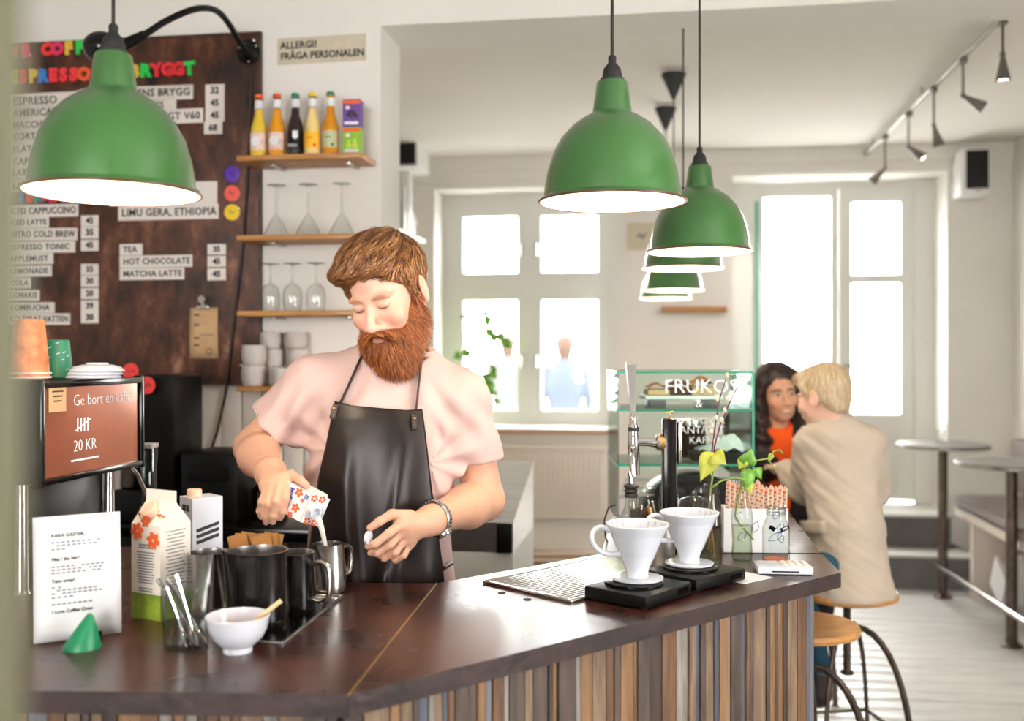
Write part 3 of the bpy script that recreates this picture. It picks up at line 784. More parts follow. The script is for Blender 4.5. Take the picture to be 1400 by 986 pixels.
# ================================================================ THE BAR
ZT = 1.0
A = Vector((-1.95, 1.569)); Bc = Vector((-.24, 1.505)); C = Vector((.755, 2.349)); Fi = Vector((-.165, 2.24))
fdir = (C-Bc).normalized()
uin = -.16
H_ = Vector((.778, 2.574))
def at_u(u, Y): return Vector(((u+ST*Y)/CT_, Y))
tG = None
for i in range(2000):
    q = Fi+fdir*(i*.001)
    if q.x*CT_-q.y*ST >= uin: G = q; break
uo = H_.x*CT_-H_.y*ST
E = at_u(uo, 4.15); Ei = at_u(uin, 4.15)
slabL = [A, Bc, Fi, Vector((-.80, 2.26)), Vector((-.76, 2.66)), Vector((-1.95, 2.68))]
slabF = [Bc, C, H_, G, Fi]
slabR = [H_, E, Ei, G]
wt = thing('worktop', (0, 0, 0), 'dark polished angled worktop on the wood-clad bar', 'worktop')
def slab(poly):
    cx = sum(p.x for p in poly)/len(poly); cy = sum(p.y for p in poly)/len(poly)
    q = [(p.x-cx, p.y-cy) for p in poly]
    mb = MB(); n = len(q)
    mb.add([(x*.9993, y*.9993, ZT) for x, y in q], [tuple(range(n))]); 
    top = mb.obj('slab', 'worktop', wt, (cx, cy, 0), smooth=False)
    e = MB(); e.add([(x*.9993, y*.9993, ZT) for x, y in q]+[(x*.9993, y*.9993, ZT-.034) for x, y in q], [tuple(range(n, 2*n))]+[(i, (i+1) % n, n+(i+1) % n, n+i) for i in range(n)])
    e.obj('slab_edge', 'worktop_edge', top, smooth=False)
for s in (slabL, slabF, slabR): slab(s)
# thin brass seam between the slabs
def seam(a, b, w, mat, name):
    d = (b-a); L_ = d.length; m = (a+b)/2
    MB().box((0, 0, 0), (L_, w, .002)).obj(name, mat, wt, (m.x, m.y, ZT+.0003), rotz=math.atan2(d.y, d.x))
seam(Bc, Fi, .0025, 'brass', 'seam_strip'); seam(G, H_, .004, 'black_matte', 'seam_strip')
for (px, py) in ((686, 811), (728, 806), (721, 820)):
    p = onz(px, py); MB().lathe([(.008, 0), (.008, .0012)], 14).obj('bolt_hole', 'black_matte', wt, (p.x, p.y, ZT))

# bar body and its reclaimed vertical strips
bar = thing('bar_counter', (0, 0, 0), 'bar front clad in upright strips of mixed reclaimed wood', 'bar')
def inset(poly, d):
    n = len(poly); out = []
    for i in range(n):
        a, b, c = poly[i-1], poly[i], poly[(i+1) % n]
        e1 = (b-a).normalized(); e2 = (c-b).normalized()
        n1 = Vector((-e1.y, e1.x)); n2 = Vector((-e2.y, e2.x))
        k = 1+n1.dot(n2)
        out.append(b+(n1+n2)*(d/max(k, .2)))
    return out
outer = [A, Bc, C, E, Ei, G, Fi, slabL[3], slabL[4], slabL[5]]
bodyp = [A, Bc, Vector((.50, 2.133)), at_u(uo-.22, 2.62), at_u(uo-.22, 4.15), Ei, G, Fi, slabL[3], slabL[4], slabL[5]]
ins = inset(bodyp, .09)
MB().prism([(p.x, p.y) for p in ins], .0, ZT-.035).obj('body', 'dark_panel', bar, smooth=False)
clad = inset(outer, .065)
rnd = random.Random(3)
mcache = {}
bk_ = inset([Bc, C, C+Vector((-.3, .3)), Bc+Vector((-.2, .3))], .078); e_ = (bk_[1]-bk_[0]); nn_ = Vector((-e_.y, e_.x)).normalized()*.03
MB().prism([(v.x, v.y) for v in (bk_[0], bk_[1], bk_[1]+nn_, bk_[0]+nn_)], 0, ZT-.035).obj('front_panel', 'dark_panel', bar, smooth=False)
for a, b in ((clad[0], clad[1]), (clad[1], clad[2])):
    d = b-a; Ln = d.length; ang = math.atan2(d.y, d.x); s = 0.0; dn = d/Ln
    last = -1
    while s < Ln-.008:
        w = rnd.choice((.012, .014, .018, .02, .024, .03, .036, .045))
        w = min(w, Ln-s)
        k = rnd.randrange(8)
        if k == last: k = (k+3) % 8
        last = k
        key = (round(w, 4), k)
        if key not in mcache: mcache[key] = MB().box((0, 0, (ZT-.036)/2), (w-.0012, .02, ZT-.037), bev=.002).mesh('strip', CLAD[k])
        o = bpy.data.objects.new('strip', mcache[key]); COL.objects.link(o); o.parent = bar
        c = a+dn*(s+w/2); nrm = Vector((dn.y, -dn.x))*rnd.uniform(-.002, .005)
        o.location = (c.x+nrm.x, c.y+nrm.y, 0); o.rotation_euler = (0, 0, ang); s += w

def ct(px, py, dz=0): return onz(px, py, ZT)+Vector((0, 0, dz))

# ---------------------------------------------------------------- drip tray
a, b, c = ct(662, 797), ct(778, 826), ct(845, 757)
mid = (b+c)/2; ln = (c-a).length; wd = (b-a).length; ang = math.atan2(c.y-a.y, c.x-a.x)
tr = thing('drip_tray', (mid.x, mid.y, ZT+.0002), 'stainless slotted drip tray set into the worktop', 'drip tray', rotz=ang)
mb = MB(); rr = .012
mb.box((0, wd/2-rr/2, .003), (ln, rr, .006), bev=.002); mb.box((0, -wd/2+rr/2, .003), (ln, rr, .006), bev=.002)
mb.box((ln/2-rr/2, 0, .003), (rr, wd-2*rr, .006), bev=.002); mb.box((-ln/2+rr/2, 0, .003), (rr, wd-2*rr, .006), bev=.002)
mb.obj('rim', 'steel', tr)
MB().box((0, 0, .0006), (ln-.02, wd-.02, .001)).obj('basin', 'steel_brushed', tr)
sm = MB().box((0, 0, 0), (ln-.026, .0075, .003), bev=.001).mesh('slat', 'steel')
ns = 19
for i in range(ns):
    o = bpy.data.objects.new('slat', sm); COL.objects.link(o); o.parent = tr; o.location = (0, -wd/2+.022+i*(wd-.044)/(ns-1), .0042)

# ---------------------------------------------------------------- scales and pour-over drippers
def scale(p, rz, label):
    s = thing('coffee_scale', p, label, 'scale', 'coffee scales on the bar', rotz=rz)
    MB().box((0, 0, .0155), (.175, .15, .025), bev=.004).obj('body', 'black', s)
    MB().lathe([(.058, .027), (.061, .029), (.061, .034), (.057, .036)], 32, M=Matrix.Translation((-.005, .008, 0))).obj('platform', 'black_gloss', s)
    for x in (-.07, .07):
        for y in (-.058, .058): MB().lathe([(.008, 0), (.008, .004)], 10, M=Matrix.Translation((x, y, 0))).obj('foot', 'rubber', s)
    MB().box((.05, -.0752, .016), (.04, .001, .012)).obj('display', 'glass_dark', s)
def dripper(p, label, rz):
    s = thing('pour_over_dripper', p, label, 'dripper', 'pour-over drippers on the scales', rotz=rz)
    out = [(.0225, .004), (.0225, .016), (.0240, .024), (.0360, .050), (.0368, .0535), (.0362, .0545), (.0372, .056), (.0480, .079), (.0492, .0825), (.0486, .0835), (.0498, .085), (.0590, .104), (.0640, .111), (.0655, .115), (.0645, .117)]
    inn = [(.0615, .114), (.052, .088), (.035, .048), (.0225, .024)]
    MB().lathe(out+inn, 40, cap0=False, cap1=True).obj('cone', 'porcelain', s)
    MB().lathe([(.048, .0), (.053, .003), (.0535, .006), (.047, .0075), (.026, .006)], 36).obj('saucer', 'porcelain', s)
    h = [(-.058, 0, .102), (-.075, 0, .110), (-.090, 0, .106), (-.097, 0, .090), (-.092, 0, .074), (-.080, 0, .062), (-.066, 0, .056), (-.052, 0, .054), (-.036, 0, .054)]
    MB().tube(curve(h), .0055, 12).obj('handle', 'porcelain', s)
    fm = MB()
    n = 22
    for i in range(n):
        a0 = 2*PI*i/n; a1 = a0+.10
        fm.add([(.0605*math.cos(a0), .0605*math.sin(a0), .1125), (.0605*math.cos(a1), .0605*math.sin(a1), .1125), (.028*math.cos(a1+.35), .028*math.sin(a1+.35), .036), (.028*math.cos(a0+.35), .028*math.sin(a0+.35), .036),
                (.0585*math.cos(a0), .0585*math.sin(a0), .1125), (.0585*math.cos(a1), .0585*math.sin(a1), .1125), (.0262*math.cos(a1+.35), .0262*math.sin(a1+.35), .036), (.0262*math.cos(a0+.35), .0262*math.sin(a0+.35), .036)],
               [(0, 1, 2, 3), (4, 7, 6, 5), (0, 4, 5, 1), (1, 5, 6, 2), (2, 6, 7, 3), (3, 7, 4, 0)])
    fm.obj('spiral_ribs', 'porcelain', s)
s1 = ct(873, 817); s2 = ct(949, 795)
scale(s1, R(50), 'black square coffee scale at the front edge of the worktop'); scale(s2, R(42), 'black square coffee scale beside the paper sheet')
d1 = P(872, 800, s1.y); d2 = P(941, 777, s2.y)
dripper(Vector((s1.x-.002, s1.y+.002, ZT+.0362)), 'white ceramic dripper with looped handle over the drip tray', R(10))
dripper(Vector((s2.x-.010, s2.y+.004, ZT+.0362)), 'white ceramic dripper standing beside the flower bottles', R(8))

# paper sheet and card terminal
p = ct(1016, 790)
o = MB().box((0, 0, .0008), (.10, .085, .0012), rot=(0, 0, 0)).obj('paper_sheet', 'paper', loc=p, rotz=R(38)); tag(o, 'small cream paper sheet lying beside the scale', 'paper')
p = ct(1070, 782)
o = thing('card_terminal', p, 'small white card terminal with keypad on the bar corner', 'card terminal', rotz=R(-4))
MB().box((0, 0, .010), (.125, .075, .018), bev=.004).obj('case', 'porcelain', o)
MB().box((-.033, .004, .0197), (.042, .045, .0012)).obj('screen', 'carton_grey', o)
km = MB().box((0, 0, 0), (.011, .009, .003), bev=.001).mesh('key', 'panel_white')
for i in range(4):
    for j in range(4):
        k = bpy.data.objects.new('key', km); COL.objects.link(k); k.parent = o; k.location = (.003+.016*i, -.022+.0145*j, .0200)
MB().box((0, -.0376, .008), (.06, .001, .003)).obj('card_slot', 'black_matte', o)

# ---------------------------------------------------------------- bottles with cuttings
def bottle(p, prof, label, water=None, name='glass_bottle', lipz=None, lipr=None):
    o = thing(name, p, label, 'bottle', 'clear bottles at the bar corner')
    MB().lathe(prof, 28, cap1=False).obj('glass', 'glass_bottle', o)
    z = lipz or prof[-1][1]; r = lipr or prof[-1][0]
    MB().tube([(r*math.cos(2*PI*i/24), r*math.sin(2*PI*i/24), z) for i in range(24)], .0028, 6, closed=True).obj('lip', 'glass', o)
    if water:
        w = [(max(r-.002, .001), zz+.001) for r, zz in prof if zz < water]
        w += [(w[-1][0], water)]
        MB().lathe(w, 24).obj('water', 'water', o)
    return o
bA = ct(971.5, 773); bB = ct(1014.5, 766); bC = ct(1061, 769)
pa = [(.024, 0), (.027, .004), (.0275, .012), (.0275, .095), (.0265, .11), (.022, .130), (.0155, .150), (.0130, .165), (.0135, .185), (.0150, .190)]
oA = bottle(bA, pa, 'glass bottle holding pussy willow and pothos with roots', .100)
pb = [(.021, 0), (.0245, .004), (.0255, .020), (.0235, .045), (.0255, .075), (.0255, .105), (.0245, .118), (.017, .142), (.0135, .160), (.0135, .182), (.0150, .187)]
oB = bottle(bB, pb, 'waisted glass bottle holding a pothos cutting with curled stem', .085)
pc_ = [(.029, 0), (.032, .004), (.0325, .01), (.0325, .078), (.031, .088), (.024, .104), (.0215, .110), (.0215, .114), (.0225, .116), (.0225, .133)]
oC = bottle(bC, pc_, 'empty wide-mouthed glass tip bottle with black label tape', None)
for z in (.117, .124): MB().tube([(.0228*math.cos(2*PI*i/24), .0228*math.sin(2*PI*i/24), z) for i in range(24)], .0014, 5, closed=True).obj('thread', 'glass', oC)
MB().lathe([(.028, .002), (.0295, .004), (.0295, .008), (.02, .0105)], 20).obj('coins', 'copper_beads', oC)
for dx, rz, ry, t in ((-.016, -.45, .5, 'T'), (.013, .35, -.3, 'TIPS')):
    an = math.asin(dx/.0325)
    k = MB().box((0, 0, 0), (.026 if t == 'TIPS' else .015, .001, .010)).obj('label_tape', 'black_gloss', oC, (dx*1.03, -.0335*math.cos(an), .085+abs(dx)*.1), rot=(0, ry, an))
    if t == 'TIPS': lettering('TIPS', .008, 'chalk', k, (0, -.0008, 0), depth=.0003)

def leaf_mb(mb, base, tip, width, up, curl=.15, n=8):
    base = Vector(base); tip = Vector(tip); d = tip-base; Ln = d.length; d.normalize()
    up = Vector(up); side = d.cross(up).normalized(); nn = side.cross(d)
    vs = []; fs = []
    for i in range(n+1):
        t = i/n
        w = width*(1.35*math.sin(PI*min(1, t*1.02)**.62)*(1-.35*t)) if 0 < t < 1 else .0003
        c = base+d*(Ln*t)-nn*(curl*Ln*t*t)
        vs += [c-side*w+nn*(.18*w), c, c+side*w+nn*(.18*w)]
    for i in range(n):
        fs += [(3*i, 3*i+1, 3*i+4, 3*i+3), (3*i+1, 3*i+2, 3*i+5, 3*i+4)]
    mb.add(vs, fs)
def px_off(o, px, py, Y=None):
    Y = Y or o.location.y
    return P(px, py, Y)-o.location
def plant_stem(o, pts, r=.0022, mat='stem_green', dy=None):
    q = [px_off(o, x, y, o.location.y+(dy[i] if dy else 0)) for i, (x, y) in enumerate(pts)]
    return MB().tube(q, r, 6).obj('stem', mat, o)
def leaf(o, b, t, w, up=(0, -1, .35), mat='leaf', curl=.12, dy=0):
    mb = MB(); leaf_mb(mb, px_off(o, *b, o.location.y), px_off(o, *t, o.location.y+dy), w, up, curl)
    return mb.obj('leaf', mat, o, solid=.0006)
plA = thing('pothos_cutting', bA, 'heart-leaved pothos cutting with one large pale leaf', 'plant')
plant_stem(plA, [(968, 752), (969, 700), (972, 665), (976, 640), (975, 622)])
plant_stem(plA, [(972, 668), (985, 658), (1005, 653), (1018, 656)])
leaf(plA, (975, 618), (958, 658), .021, mat='leaf_yellow', dy=-.02)
leaf(plA, (973, 622), (993, 634), .020, mat='leaf_yellow', dy=-.03)
rt = MB()
for i in range(9):
    x = random.uniform(-.012, .012); rt.tube([(x*.4, 0, .09), (x, random.uniform(-.01, .01), .06), (x*1.4, random.uniform(-.012, .012), .02+.02*random.random())], .0011, 4)
rt.obj('roots', 'kraft_brown', plA)
plB = thing('pothos_cutting', bB, 'pothos cutting with several small leaves and a curling tendril', 'plant')
plant_stem(plB, [(1030, 738), (1012, 718), (1005, 705), (1008, 688), (1013, 665), (1018, 640), (1020, 628)])
plant_stem(plB, [(1024, 632), (1040, 629), (1050, 627), (1058, 617), (1066, 615), (1070, 620)], .0018)
plant_stem(plB, [(1050, 628), (1056, 636), (1062, 646)], .0014)
leaf(plB, (1020, 636), (1028, 614), .018, dy=-.01); leaf(plB, (1018, 628), (1010, 642), .012, mat='leaf_yellow')
leaf(plB, (1024, 640), (1019, 672), .015, dy=-.02); leaf(plB, (1032, 640), (1042, 656), .012); leaf(plB, (1020, 655), (1028, 676), .011, mat='leaf_yellow', dy=-.02); leaf(plB, (1056, 620), (1050, 632), .006, mat='leaf_yellow')
wl_ = thing('pussy_willow', bA, 'two purple pussy willow twigs with pale catkins', 'twigs')
for pts in ([(962, 750), (966, 690), (973, 620), (978, 580), (984, 545), (994, 513)], [(966, 752), (972, 680), (977, 610), (985, 580), (998, 550), (1016, 513)]):
    q = [px_off(wl_, x, y, wl_.location.y+.004*i) for i, (x, y) in enumerate(pts)]
    MB().tube(q, [.0022, .002, .002, .0018, .0015, .001], 6).obj('twig', 'willow', wl_)
for (x, y) in ((994, 513), (1014, 514), (981, 546), (994, 545), (991, 561), (979, 571), (987, 574), (973, 590), (974, 582), (976, 603), (981, 601)):
    c = px_off(wl_, x, y, wl_.location.y+.012)
    MB().ball((0, 0, 0), (.0045, .0045, .0065), 8, 6).obj('catkin', 'catkin', wl_, c)

# ---------------------------------------------------------------- sugar sachets in a white box
bx = ct(1031, 752)
sb = thing('sachet_box', bx, 'white box with blue leaf print full of sachets', 'box', rotz=R(-6))
mb = MB()
for (c_, d_) in (((0, -.033, .055), (.16, .003, .11)), ((0, .033, .055), (.16, .003, .11)), ((-.0785, 0, .055), (.003, .063, .11)), ((.0785, 0, .055), (.003, .063, .11)), ((0, 0, .0015), (.157, .063, .003))): mb.box(c_, d_)
mb.obj('case', 'paper', sb)
lm = MB()
for (x, z, a, l) in ((.03, .03, .5, .045), (.05, .05, .9, .03), (.045, .085, 1.1, .022), (.058, .098, .9, .02), (-.005, .05, 1.3, .03), (.065, .025, 1.8, .03), (-.045, .03, .8, .03), (-.05, .08, 1.0, .025)):
    for sgn in (-1, 1):
        lm.tube([(x+l*t*math.cos(a)-sgn*.008*math.sin(PI*t)*math.sin(a), -.0352, z+l*t*math.sin(a)+sgn*.008*math.sin(PI*t)*math.cos(a)) for t in (0, .17, .33, .5, .67, .83, 1)], .0006, 4)
lm.obj('leaf_print', 'print_blue', sb)
pm('sachet_orange', s2l(238, 196, 170), .5, noise=(60, .25, (1, 1, .2)))
pm('sachet_pink', s2l(215, 90, 120), .5)
def sachet(x, y, z, rz, tilt, grp, lab, mat2):
    o = thing('sugar_sachet', bx+Vector((x, y, z)), lab, 'sachet', grp, rotz=R(-6)+rz); o.rotation_euler = (tilt, 0, R(-6)+rz)
    MB().add([(-.0065, 0, 0), (.0065, 0, 0), (.0065, 0, .096), (0, 0, .104), (-.0065, 0, .096), (-.0065, .003, 0), (.0065, .003, 0), (.0065, .003, .096), (0, .003, .104), (-.0065, .003, .096)],
             [(0, 1, 2, 3, 4), (9, 8, 7, 6, 5), (0, 5, 6, 1), (1, 6, 7, 2), (2, 7, 8, 3), (3, 8, 9, 4), (4, 9, 5, 0)]).obj('wrapper', 'sachet_orange', o, smooth=False)
    mb = MB()
    for i in range(6): mb.box((-.003 if i % 2 else .001, -.0006, .03+i*.010), (.006, .0008, .004))
    mb.obj('print', 'print_grey', o); MB().box((0, -.0006, .012), (.0126, .0008, .022)).obj('band', mat2, o); MB().box((0, -.0006, .088), (.007, .0008, .005)).obj('logo_spot', 'orange_print', o)
for i in range(7): sachet(-.067+.0125*i, .012+.002*(i % 2), .075-.004*(i % 3), R(-35), -.08, 'sachets with pink foot', 'pale orange sugar sachet with pink foot in the taller cluster of the white box', 'sachet_pink')
for i in range(6): sachet(.016+.0118*i, -.004+.002*(i % 2), .064-.005*(i % 2), R(-38), -.05, 'sachets with orange foot', 'pale orange sugar sachet with orange foot in the lower cluster of the white box', 'orange_print')

# ---------------------------------------------------------------- cold brew tap
tp = P(915, 605, 2.52); base = Vector((tp.x, tp.y, ZT))
t = thing('beverage_tap', base, 'black column tap with long chrome lever handle', 'tap')
zc = P(915, 572, 2.52).z-ZT
MB().box((0, 0, zc/2), (.036, .036, zc), bev=.006).obj('column', 'black_gloss', t)
MB().lathe([(.034, 0), (.034, .006), (.022, .012)], 24).obj('base_plate', 'steel', t)
MB().tube([(-.002, 0, zc), (.004, 0, zc+.008), (-.006, .004, zc+.012), (.010, 0, zc+.016)], .003, 6).obj('brass_knob', 'brass', t)
MB().box((.024, -.004, zc*.83), (.010, .03, zc*.30), bev=.004).obj('side_clip', 'steel', t)
fx = P(866, 605, 2.52).x-base.x; zz = lambda y: P(866, y, 2.52).z-ZT
MB().tube([(-.015, 0, zz(605)), (fx*.35, 0, zz(605)), (fx*.4, 0, zz(605)), (fx*.6, 0, zz(604)), (fx, 0, zz(604))], [.02, .02, .013, .011, .011], 14).obj('shank', 'chrome', t)
MB().lathe([(.021, 0), (.021, .014)], 18, M=Matrix.Translation((fx*.28, 0, zz(605))) @ Matrix.Rotation(PI/2, 4, 'Y')).obj('lock_ring', 'brass', t)
MB().lathe([(.009, zz(640)), (.0135, zz(618)), (.0145, zz(616)), (.0145, zz(596)), (.012, zz(592)), (.013, zz(588)), (.013, zz(582)), (.0095, zz(578)), (.011, zz(572)), (.009, zz(569))], 18, M=Matrix.Translation((fx, 0, 0))).obj('faucet', 'chrome', t)
MB().lathe([(.0138, zz(590)), (.0138, zz(584))], 18, M=Matrix.Translation((fx, 0, 0))).obj('gasket', 'rubber', t)
MB().tube([(fx-.004, -.002, zz(616)), (fx-.004, -.014, zz(632)), (fx-.002, -.016, zz(650))], [.008, .008, .0065], 12).obj('spout', 'chrome', t)
MB().tube([(fx+.008, .004, zz(618)), (fx+.010, .004, zz(650))], [.008, .006], 12).obj('spout', 'chrome', t)
q0, q1 = (fx, 0, zz(570)), (fx-.008, 0, zz(498))
hb = MB().lathe([(.0068, 0), (.0075, .005), (.0175, .125), (.0185, .131), (.016, .134)], 4, M=Matrix.Translation(q0) @ Euler((0, -.05, 0)).to_matrix().to_4x4() @ Matrix.Rotation(PI/4, 4, 'Z')); hb.obj('lever_handle', 'steel', t, ang=20)

# syrup bottle with pourer, steel cup with straws
p = Vector((.279, 2.40, ZT+.004))
o = thing('syrup_bottle', p, 'clear glass bottle with black pourer beside the tap', 'bottle')
MB().lathe([(.027, 0), (.031, .004), (.031, .095), (.029, .110), (.020, .128), (.0145, .140), (.0135, .165), (.0145, .17)], 24, cap1=False).obj('glass', 'glass_bottle', o)
MB().lathe([(.0145, .162), (.016, .166), (.013, .172), (.017, .176), (.013, .182), (.018, .187), (.018, .190), (.006, .195)], 18).obj('stopper', 'rubber', o)
MB().tube([(0, 0, .19), (-.001, 0, .205), (-.005, -.002, .222)], [.005, .0045, .0035], 8).obj('pourer', 'steel', o)
mb = MB()
for i in range(7): mb.tube([(-.012+.004*i, -.0315, .045+.012*math.sin(i*2.2)), (-.010+.004*i, -.0315, .06+.012*math.cos(i*1.7))], .0008, 4)
mb.obj('etched_sprig', 'chalk', o)
p = Vector((.352, 2.40, ZT+.004))
o = thing('steel_cup', p, 'brushed steel cup standing behind the drippers', 'cup')
MB().lathe([(.028, 0), (.030, .003), (.0305, .098), (.029, .098), (.0285, .006)], 28, cap1=True).obj('cup', 'steel_brushed', o)
for i, (a, m_) in enumerate((((-.028, .004, .135), 'straw'), ((-.022, .008, .15), 'steel'), ((-.034, -.002, .14), 'kraft_brown'))):
    s = thing('stirring_stick', p, ('wooden', 'thin steel', 'dark wooden')[i]+' stirring stick in the steel cup', 'stirrer', 'stirrers in the steel cup')
    MB().tube([(.012-.006*i, 0, .01), a], .0028, 6).obj('stick', m_, s)
    MB().ball(a, .0035, 8, 6).obj('tip', m_, s)

# ---------------------------------------------------------------- glass display case
YC = 3.08
c0, c1 = P(843, 508, YC), P(1029, 508, YC)
zs3 = [P(900, y, YC).z for y in (509, 561, 636)]
gc = thing('display_case', Vector(((c0.x+c1.x)/2, YC, ZT)), 'glass display case with green glass edges on the bar', 'display case')
Wd = c1.x-c0.x; Dp = .30
def glass_plate(z, y0, y1, nm):
    MB().box((0, (y0+y1)/2, z-ZT), (Wd, y1-y0, .008)).obj(nm, 'glass_case', gc, smooth=False)
    e = MB().box((0, y0-.0005, z-ZT), (Wd, .001, .0075)); e.box((Wd/2+.0005, (y0+y1)/2, z-ZT), (.001, y1-y0, .0075)); e.box((-Wd/2-.0005, (y0+y1)/2, z-ZT), (.001, y1-y0, .0075))
    e.obj('polished_edge', 'glass_edge', gc, smooth=False)
for z in zs3: glass_plate(z, 0, Dp, 'glass_shelf')
hg = zs3[0]-ZT
fp = MB().box((.02, -.004, hg/2+.06), (Wd-.04, .005, hg-.12)).obj('front_glass', 'glass_case', gc, smooth=False)
for s in (-1, 1): MB().box((s*(Wd/2-.004), Dp/2, hg/2), (.006, Dp, hg)).obj('side_glass', 'glass_case', gc, smooth=False)
e = MB()
e.box((Wd/2+.001, -.002, hg/2), (.007, .008, hg)); e.obj('corner_edge', 'glass_edge', gc, smooth=False)
mb = MB(); 
for sx in (-1, 1):
    for y in (.01, Dp-.01): mb.box((sx*(Wd/2-.012), y, hg/2), (.012, .012, hg))
def wtext(s, px, py, size):
    q = P(px, py, YC)-gc.location
    lettering(s, size, 'chalk', gc, (q.x, -.0085, q.z), bold=-.0004, depth=.0004, name='chalk_writing')
wtext('FRUKOST', 966, 529, .060); wtext('&', 955, 552, .036); wtext('HAVRE/OVER', 950, 575, .030); wtext('BANT/OST', 955, 588, .032); wtext('KAFFE', 960, 602, .030)

def in_case(px, py, dy): return P(px, py, YC+dy)
o = thing('cake_board', Vector((P(930, 540, YC+.15).x, YC+.15, zs3[1]+.004)), 'long white serving board on the middle glass shelf', 'board')
MB().box((0, 0, .030), (.24, .16, .012), bev=.003).obj('board', 'paper', o); 
for x in (-.08, .08): MB().box((x, 0, .012), (.05, .14, .024), bev=.002).obj('riser', 'iron_grey', o)
for i, (dx, w, h, m_, lab) in enumerate(((-.075, .07, .035, 'bread', 'flaky golden pastry slice on the serving board'), (-.005, .07, .045, 'cake_dark', 'dark chocolate cake slice on the serving board'), (.065, .075, .055, 'bread', 'brown glazed loaf end on the serving board'))):
    b = thing('cake_slice', o.location+Vector((dx, 0, .037)), lab, 'cake', 'cakes on the serving board')
    mb = MB(); mb.grid(lambda a, c: ((a-.5)*w, (c-.5)*.11, h*(.62+.38*math.sin(PI*a))*(.8+.2*math.sin(PI*c))+.006*random.random()), 8, 6); mb.obj('crust', m_, b)
    MB().box((0, 0, h*.25), (w*.98, .108, h*.5), bev=.004).obj('crumb', 'cake_dark' if m_ == 'cake_dark' else 'kraft', b)
p = Vector((P(985, 620, YC+.12).x, YC+.14, zs3[2]+.004))
o = thing('black_tray', p, 'black tray with a white cloth on the lowest glass shelf', 'tray')
MB().box((0, 0, .014), (.19, .15, .028), bev=.004).obj('tray', 'black_matte', o)
MB().grid(lambda a, b: ((a-.5)*.17+.01, (b-.5)*.12, .03+.05*math.exp(-((a-.6)**2+(b-.5)**2)*9)+.006*math.sin(a*22+b*9)), 14, 10).obj('cloth', 'paper', o)
p = Vector((P(945, 600, YC+.2).x, YC+.22, zs3[2]+.004))
o = thing('glass_jar', p, 'dark preserve jar standing in the display case', 'jar')
MB().lathe([(.045, 0), (.05, .01), (.05, .09), (.042, .10)], 24).obj('jar', 'glass_dark', o); MB().lathe([(.044, .1), (.046, .102), (.046, .12), (.03, .122)], 24).obj('lid', 'steel', o)
MB().lathe([(.044, .004), (.047, .02), (.047, .08)], 20).obj('filling', 'bread', o)
for i, (x, lab) in enumerate(((.33, 'first glass jar of brown seeds from the tap under the case'), (.42, 'second glass jar of brown seeds from the tap under the case'), (.515, 'third glass jar of brown seeds from the tap under the case'))):
    o = thing('glass_jar', Vector((x+.05, YC-.06+.03*(i % 2)-.05, ZT)), lab, 'jar', 'seed jars under the display case')
    MB().lathe([(.036, 0), (.040, .006), (.041, .075), (.034, .09), (.033, .095)], 24, cap1=False).obj('jar', 'glass_bottle', o)
    MB().lathe([(.034, .003), (.0375, .01), (.0375, .05), (.01, .056)], 20).obj('filling', 'cake_dark', o)
    MB().lathe([(.036, .094), (.037, .097), (.037, .112), (.02, .116)], 24).obj('lid', 'glass', o)
o = thing('loaf_tin', Vector((.56, 3.2, ZT)), 'dark arched bread bin inside the display case', 'bread bin')
M = Matrix.Rotation(PI/2, 4, 'X') @ Matrix.Translation((0, 0, -.07))
MB().lathe([(.0, 0), (.11, 0), (.115, .01), (.115, .15), (.11, .16), (0, .16)], 24, M=Matrix.Translation((0, -.07, .02)) @ Matrix.Rotation(-PI/2, 4, 'X'), a0=-PI, a1=0, sx=1.35).obj('lid', 'dark_panel', o); MB().box((0, 0.01, .01), (.31, .17, .02), bev=.003).obj('base', 'iron_grey', o)
o = thing('glass_cloche', Vector((.495, 2.78, ZT)), 'small clear glass cloche over cookies by the sachets', 'cloche')
MB().lathe([(.05, 0), (.05, .075), (.046, .095), (.034, .110), (.012, .117), (.001, .118)], 28, cap0=False).obj('dome', 'glass', o)
MB().ball((0, 0, .122), .008, 10, 8).obj('knob', 'glass', o)
MB().lathe([(.03, .0), (.034, .006), (.03, .018), (.0, .022)], 18).obj('cookie', 'kraft', o)

# little cable hanging at the inner bar edge
b = P(832, 700, 2.72)
tag(MB().tube([P(x, y, 2.74)-b for x, y in ((842, 690), (832, 694), (826, 712), (828, 735), (834, 748))], .0022, 6).obj('tap_hose', 'cord', loc=b), 'thin black hose looping down behind the tap', 'hose')

# ================================================================ LEFT PART OF THE BAR
# paper notice in its green cone holder
p0, p1_ = ct(46, 884), ct(166, 868)
d = p1_-p0; W = d.length; ang = math.atan2(d.y, d.x)
ps = thing('paper_notice', Vector(((p0.x+p1_.x)/2, (p0.y+p1_.y)/2, ZT+.004)), 'white printed notice to guests standing on the bar', 'notice', rotz=ang)
Hp = .214
MB().grid(lambda a, b: ((a-.5)*W, .015*b*b, b*Hp), 10, 12).obj('sheet', 'paper', ps, solid=.0006)
def on_sheet(a, b): return ((a-.5)*W, .015*b*b-.0010, b*Hp)
for (b, s) in ((.845, 'KÄRA GÄSTER,'), (.655, 'Fika / äta här?'), (.48, 'Take away?'), (.235, '/ Love Coffee Crew')):
    x, y, z = on_sheet(.20, b); lettering(s, .0082, 'print_black', ps, (x, y, z), bold=.00022, depth=.0002, align='LEFT', rot=(-.14*b, 0, 0))
mb = MB()
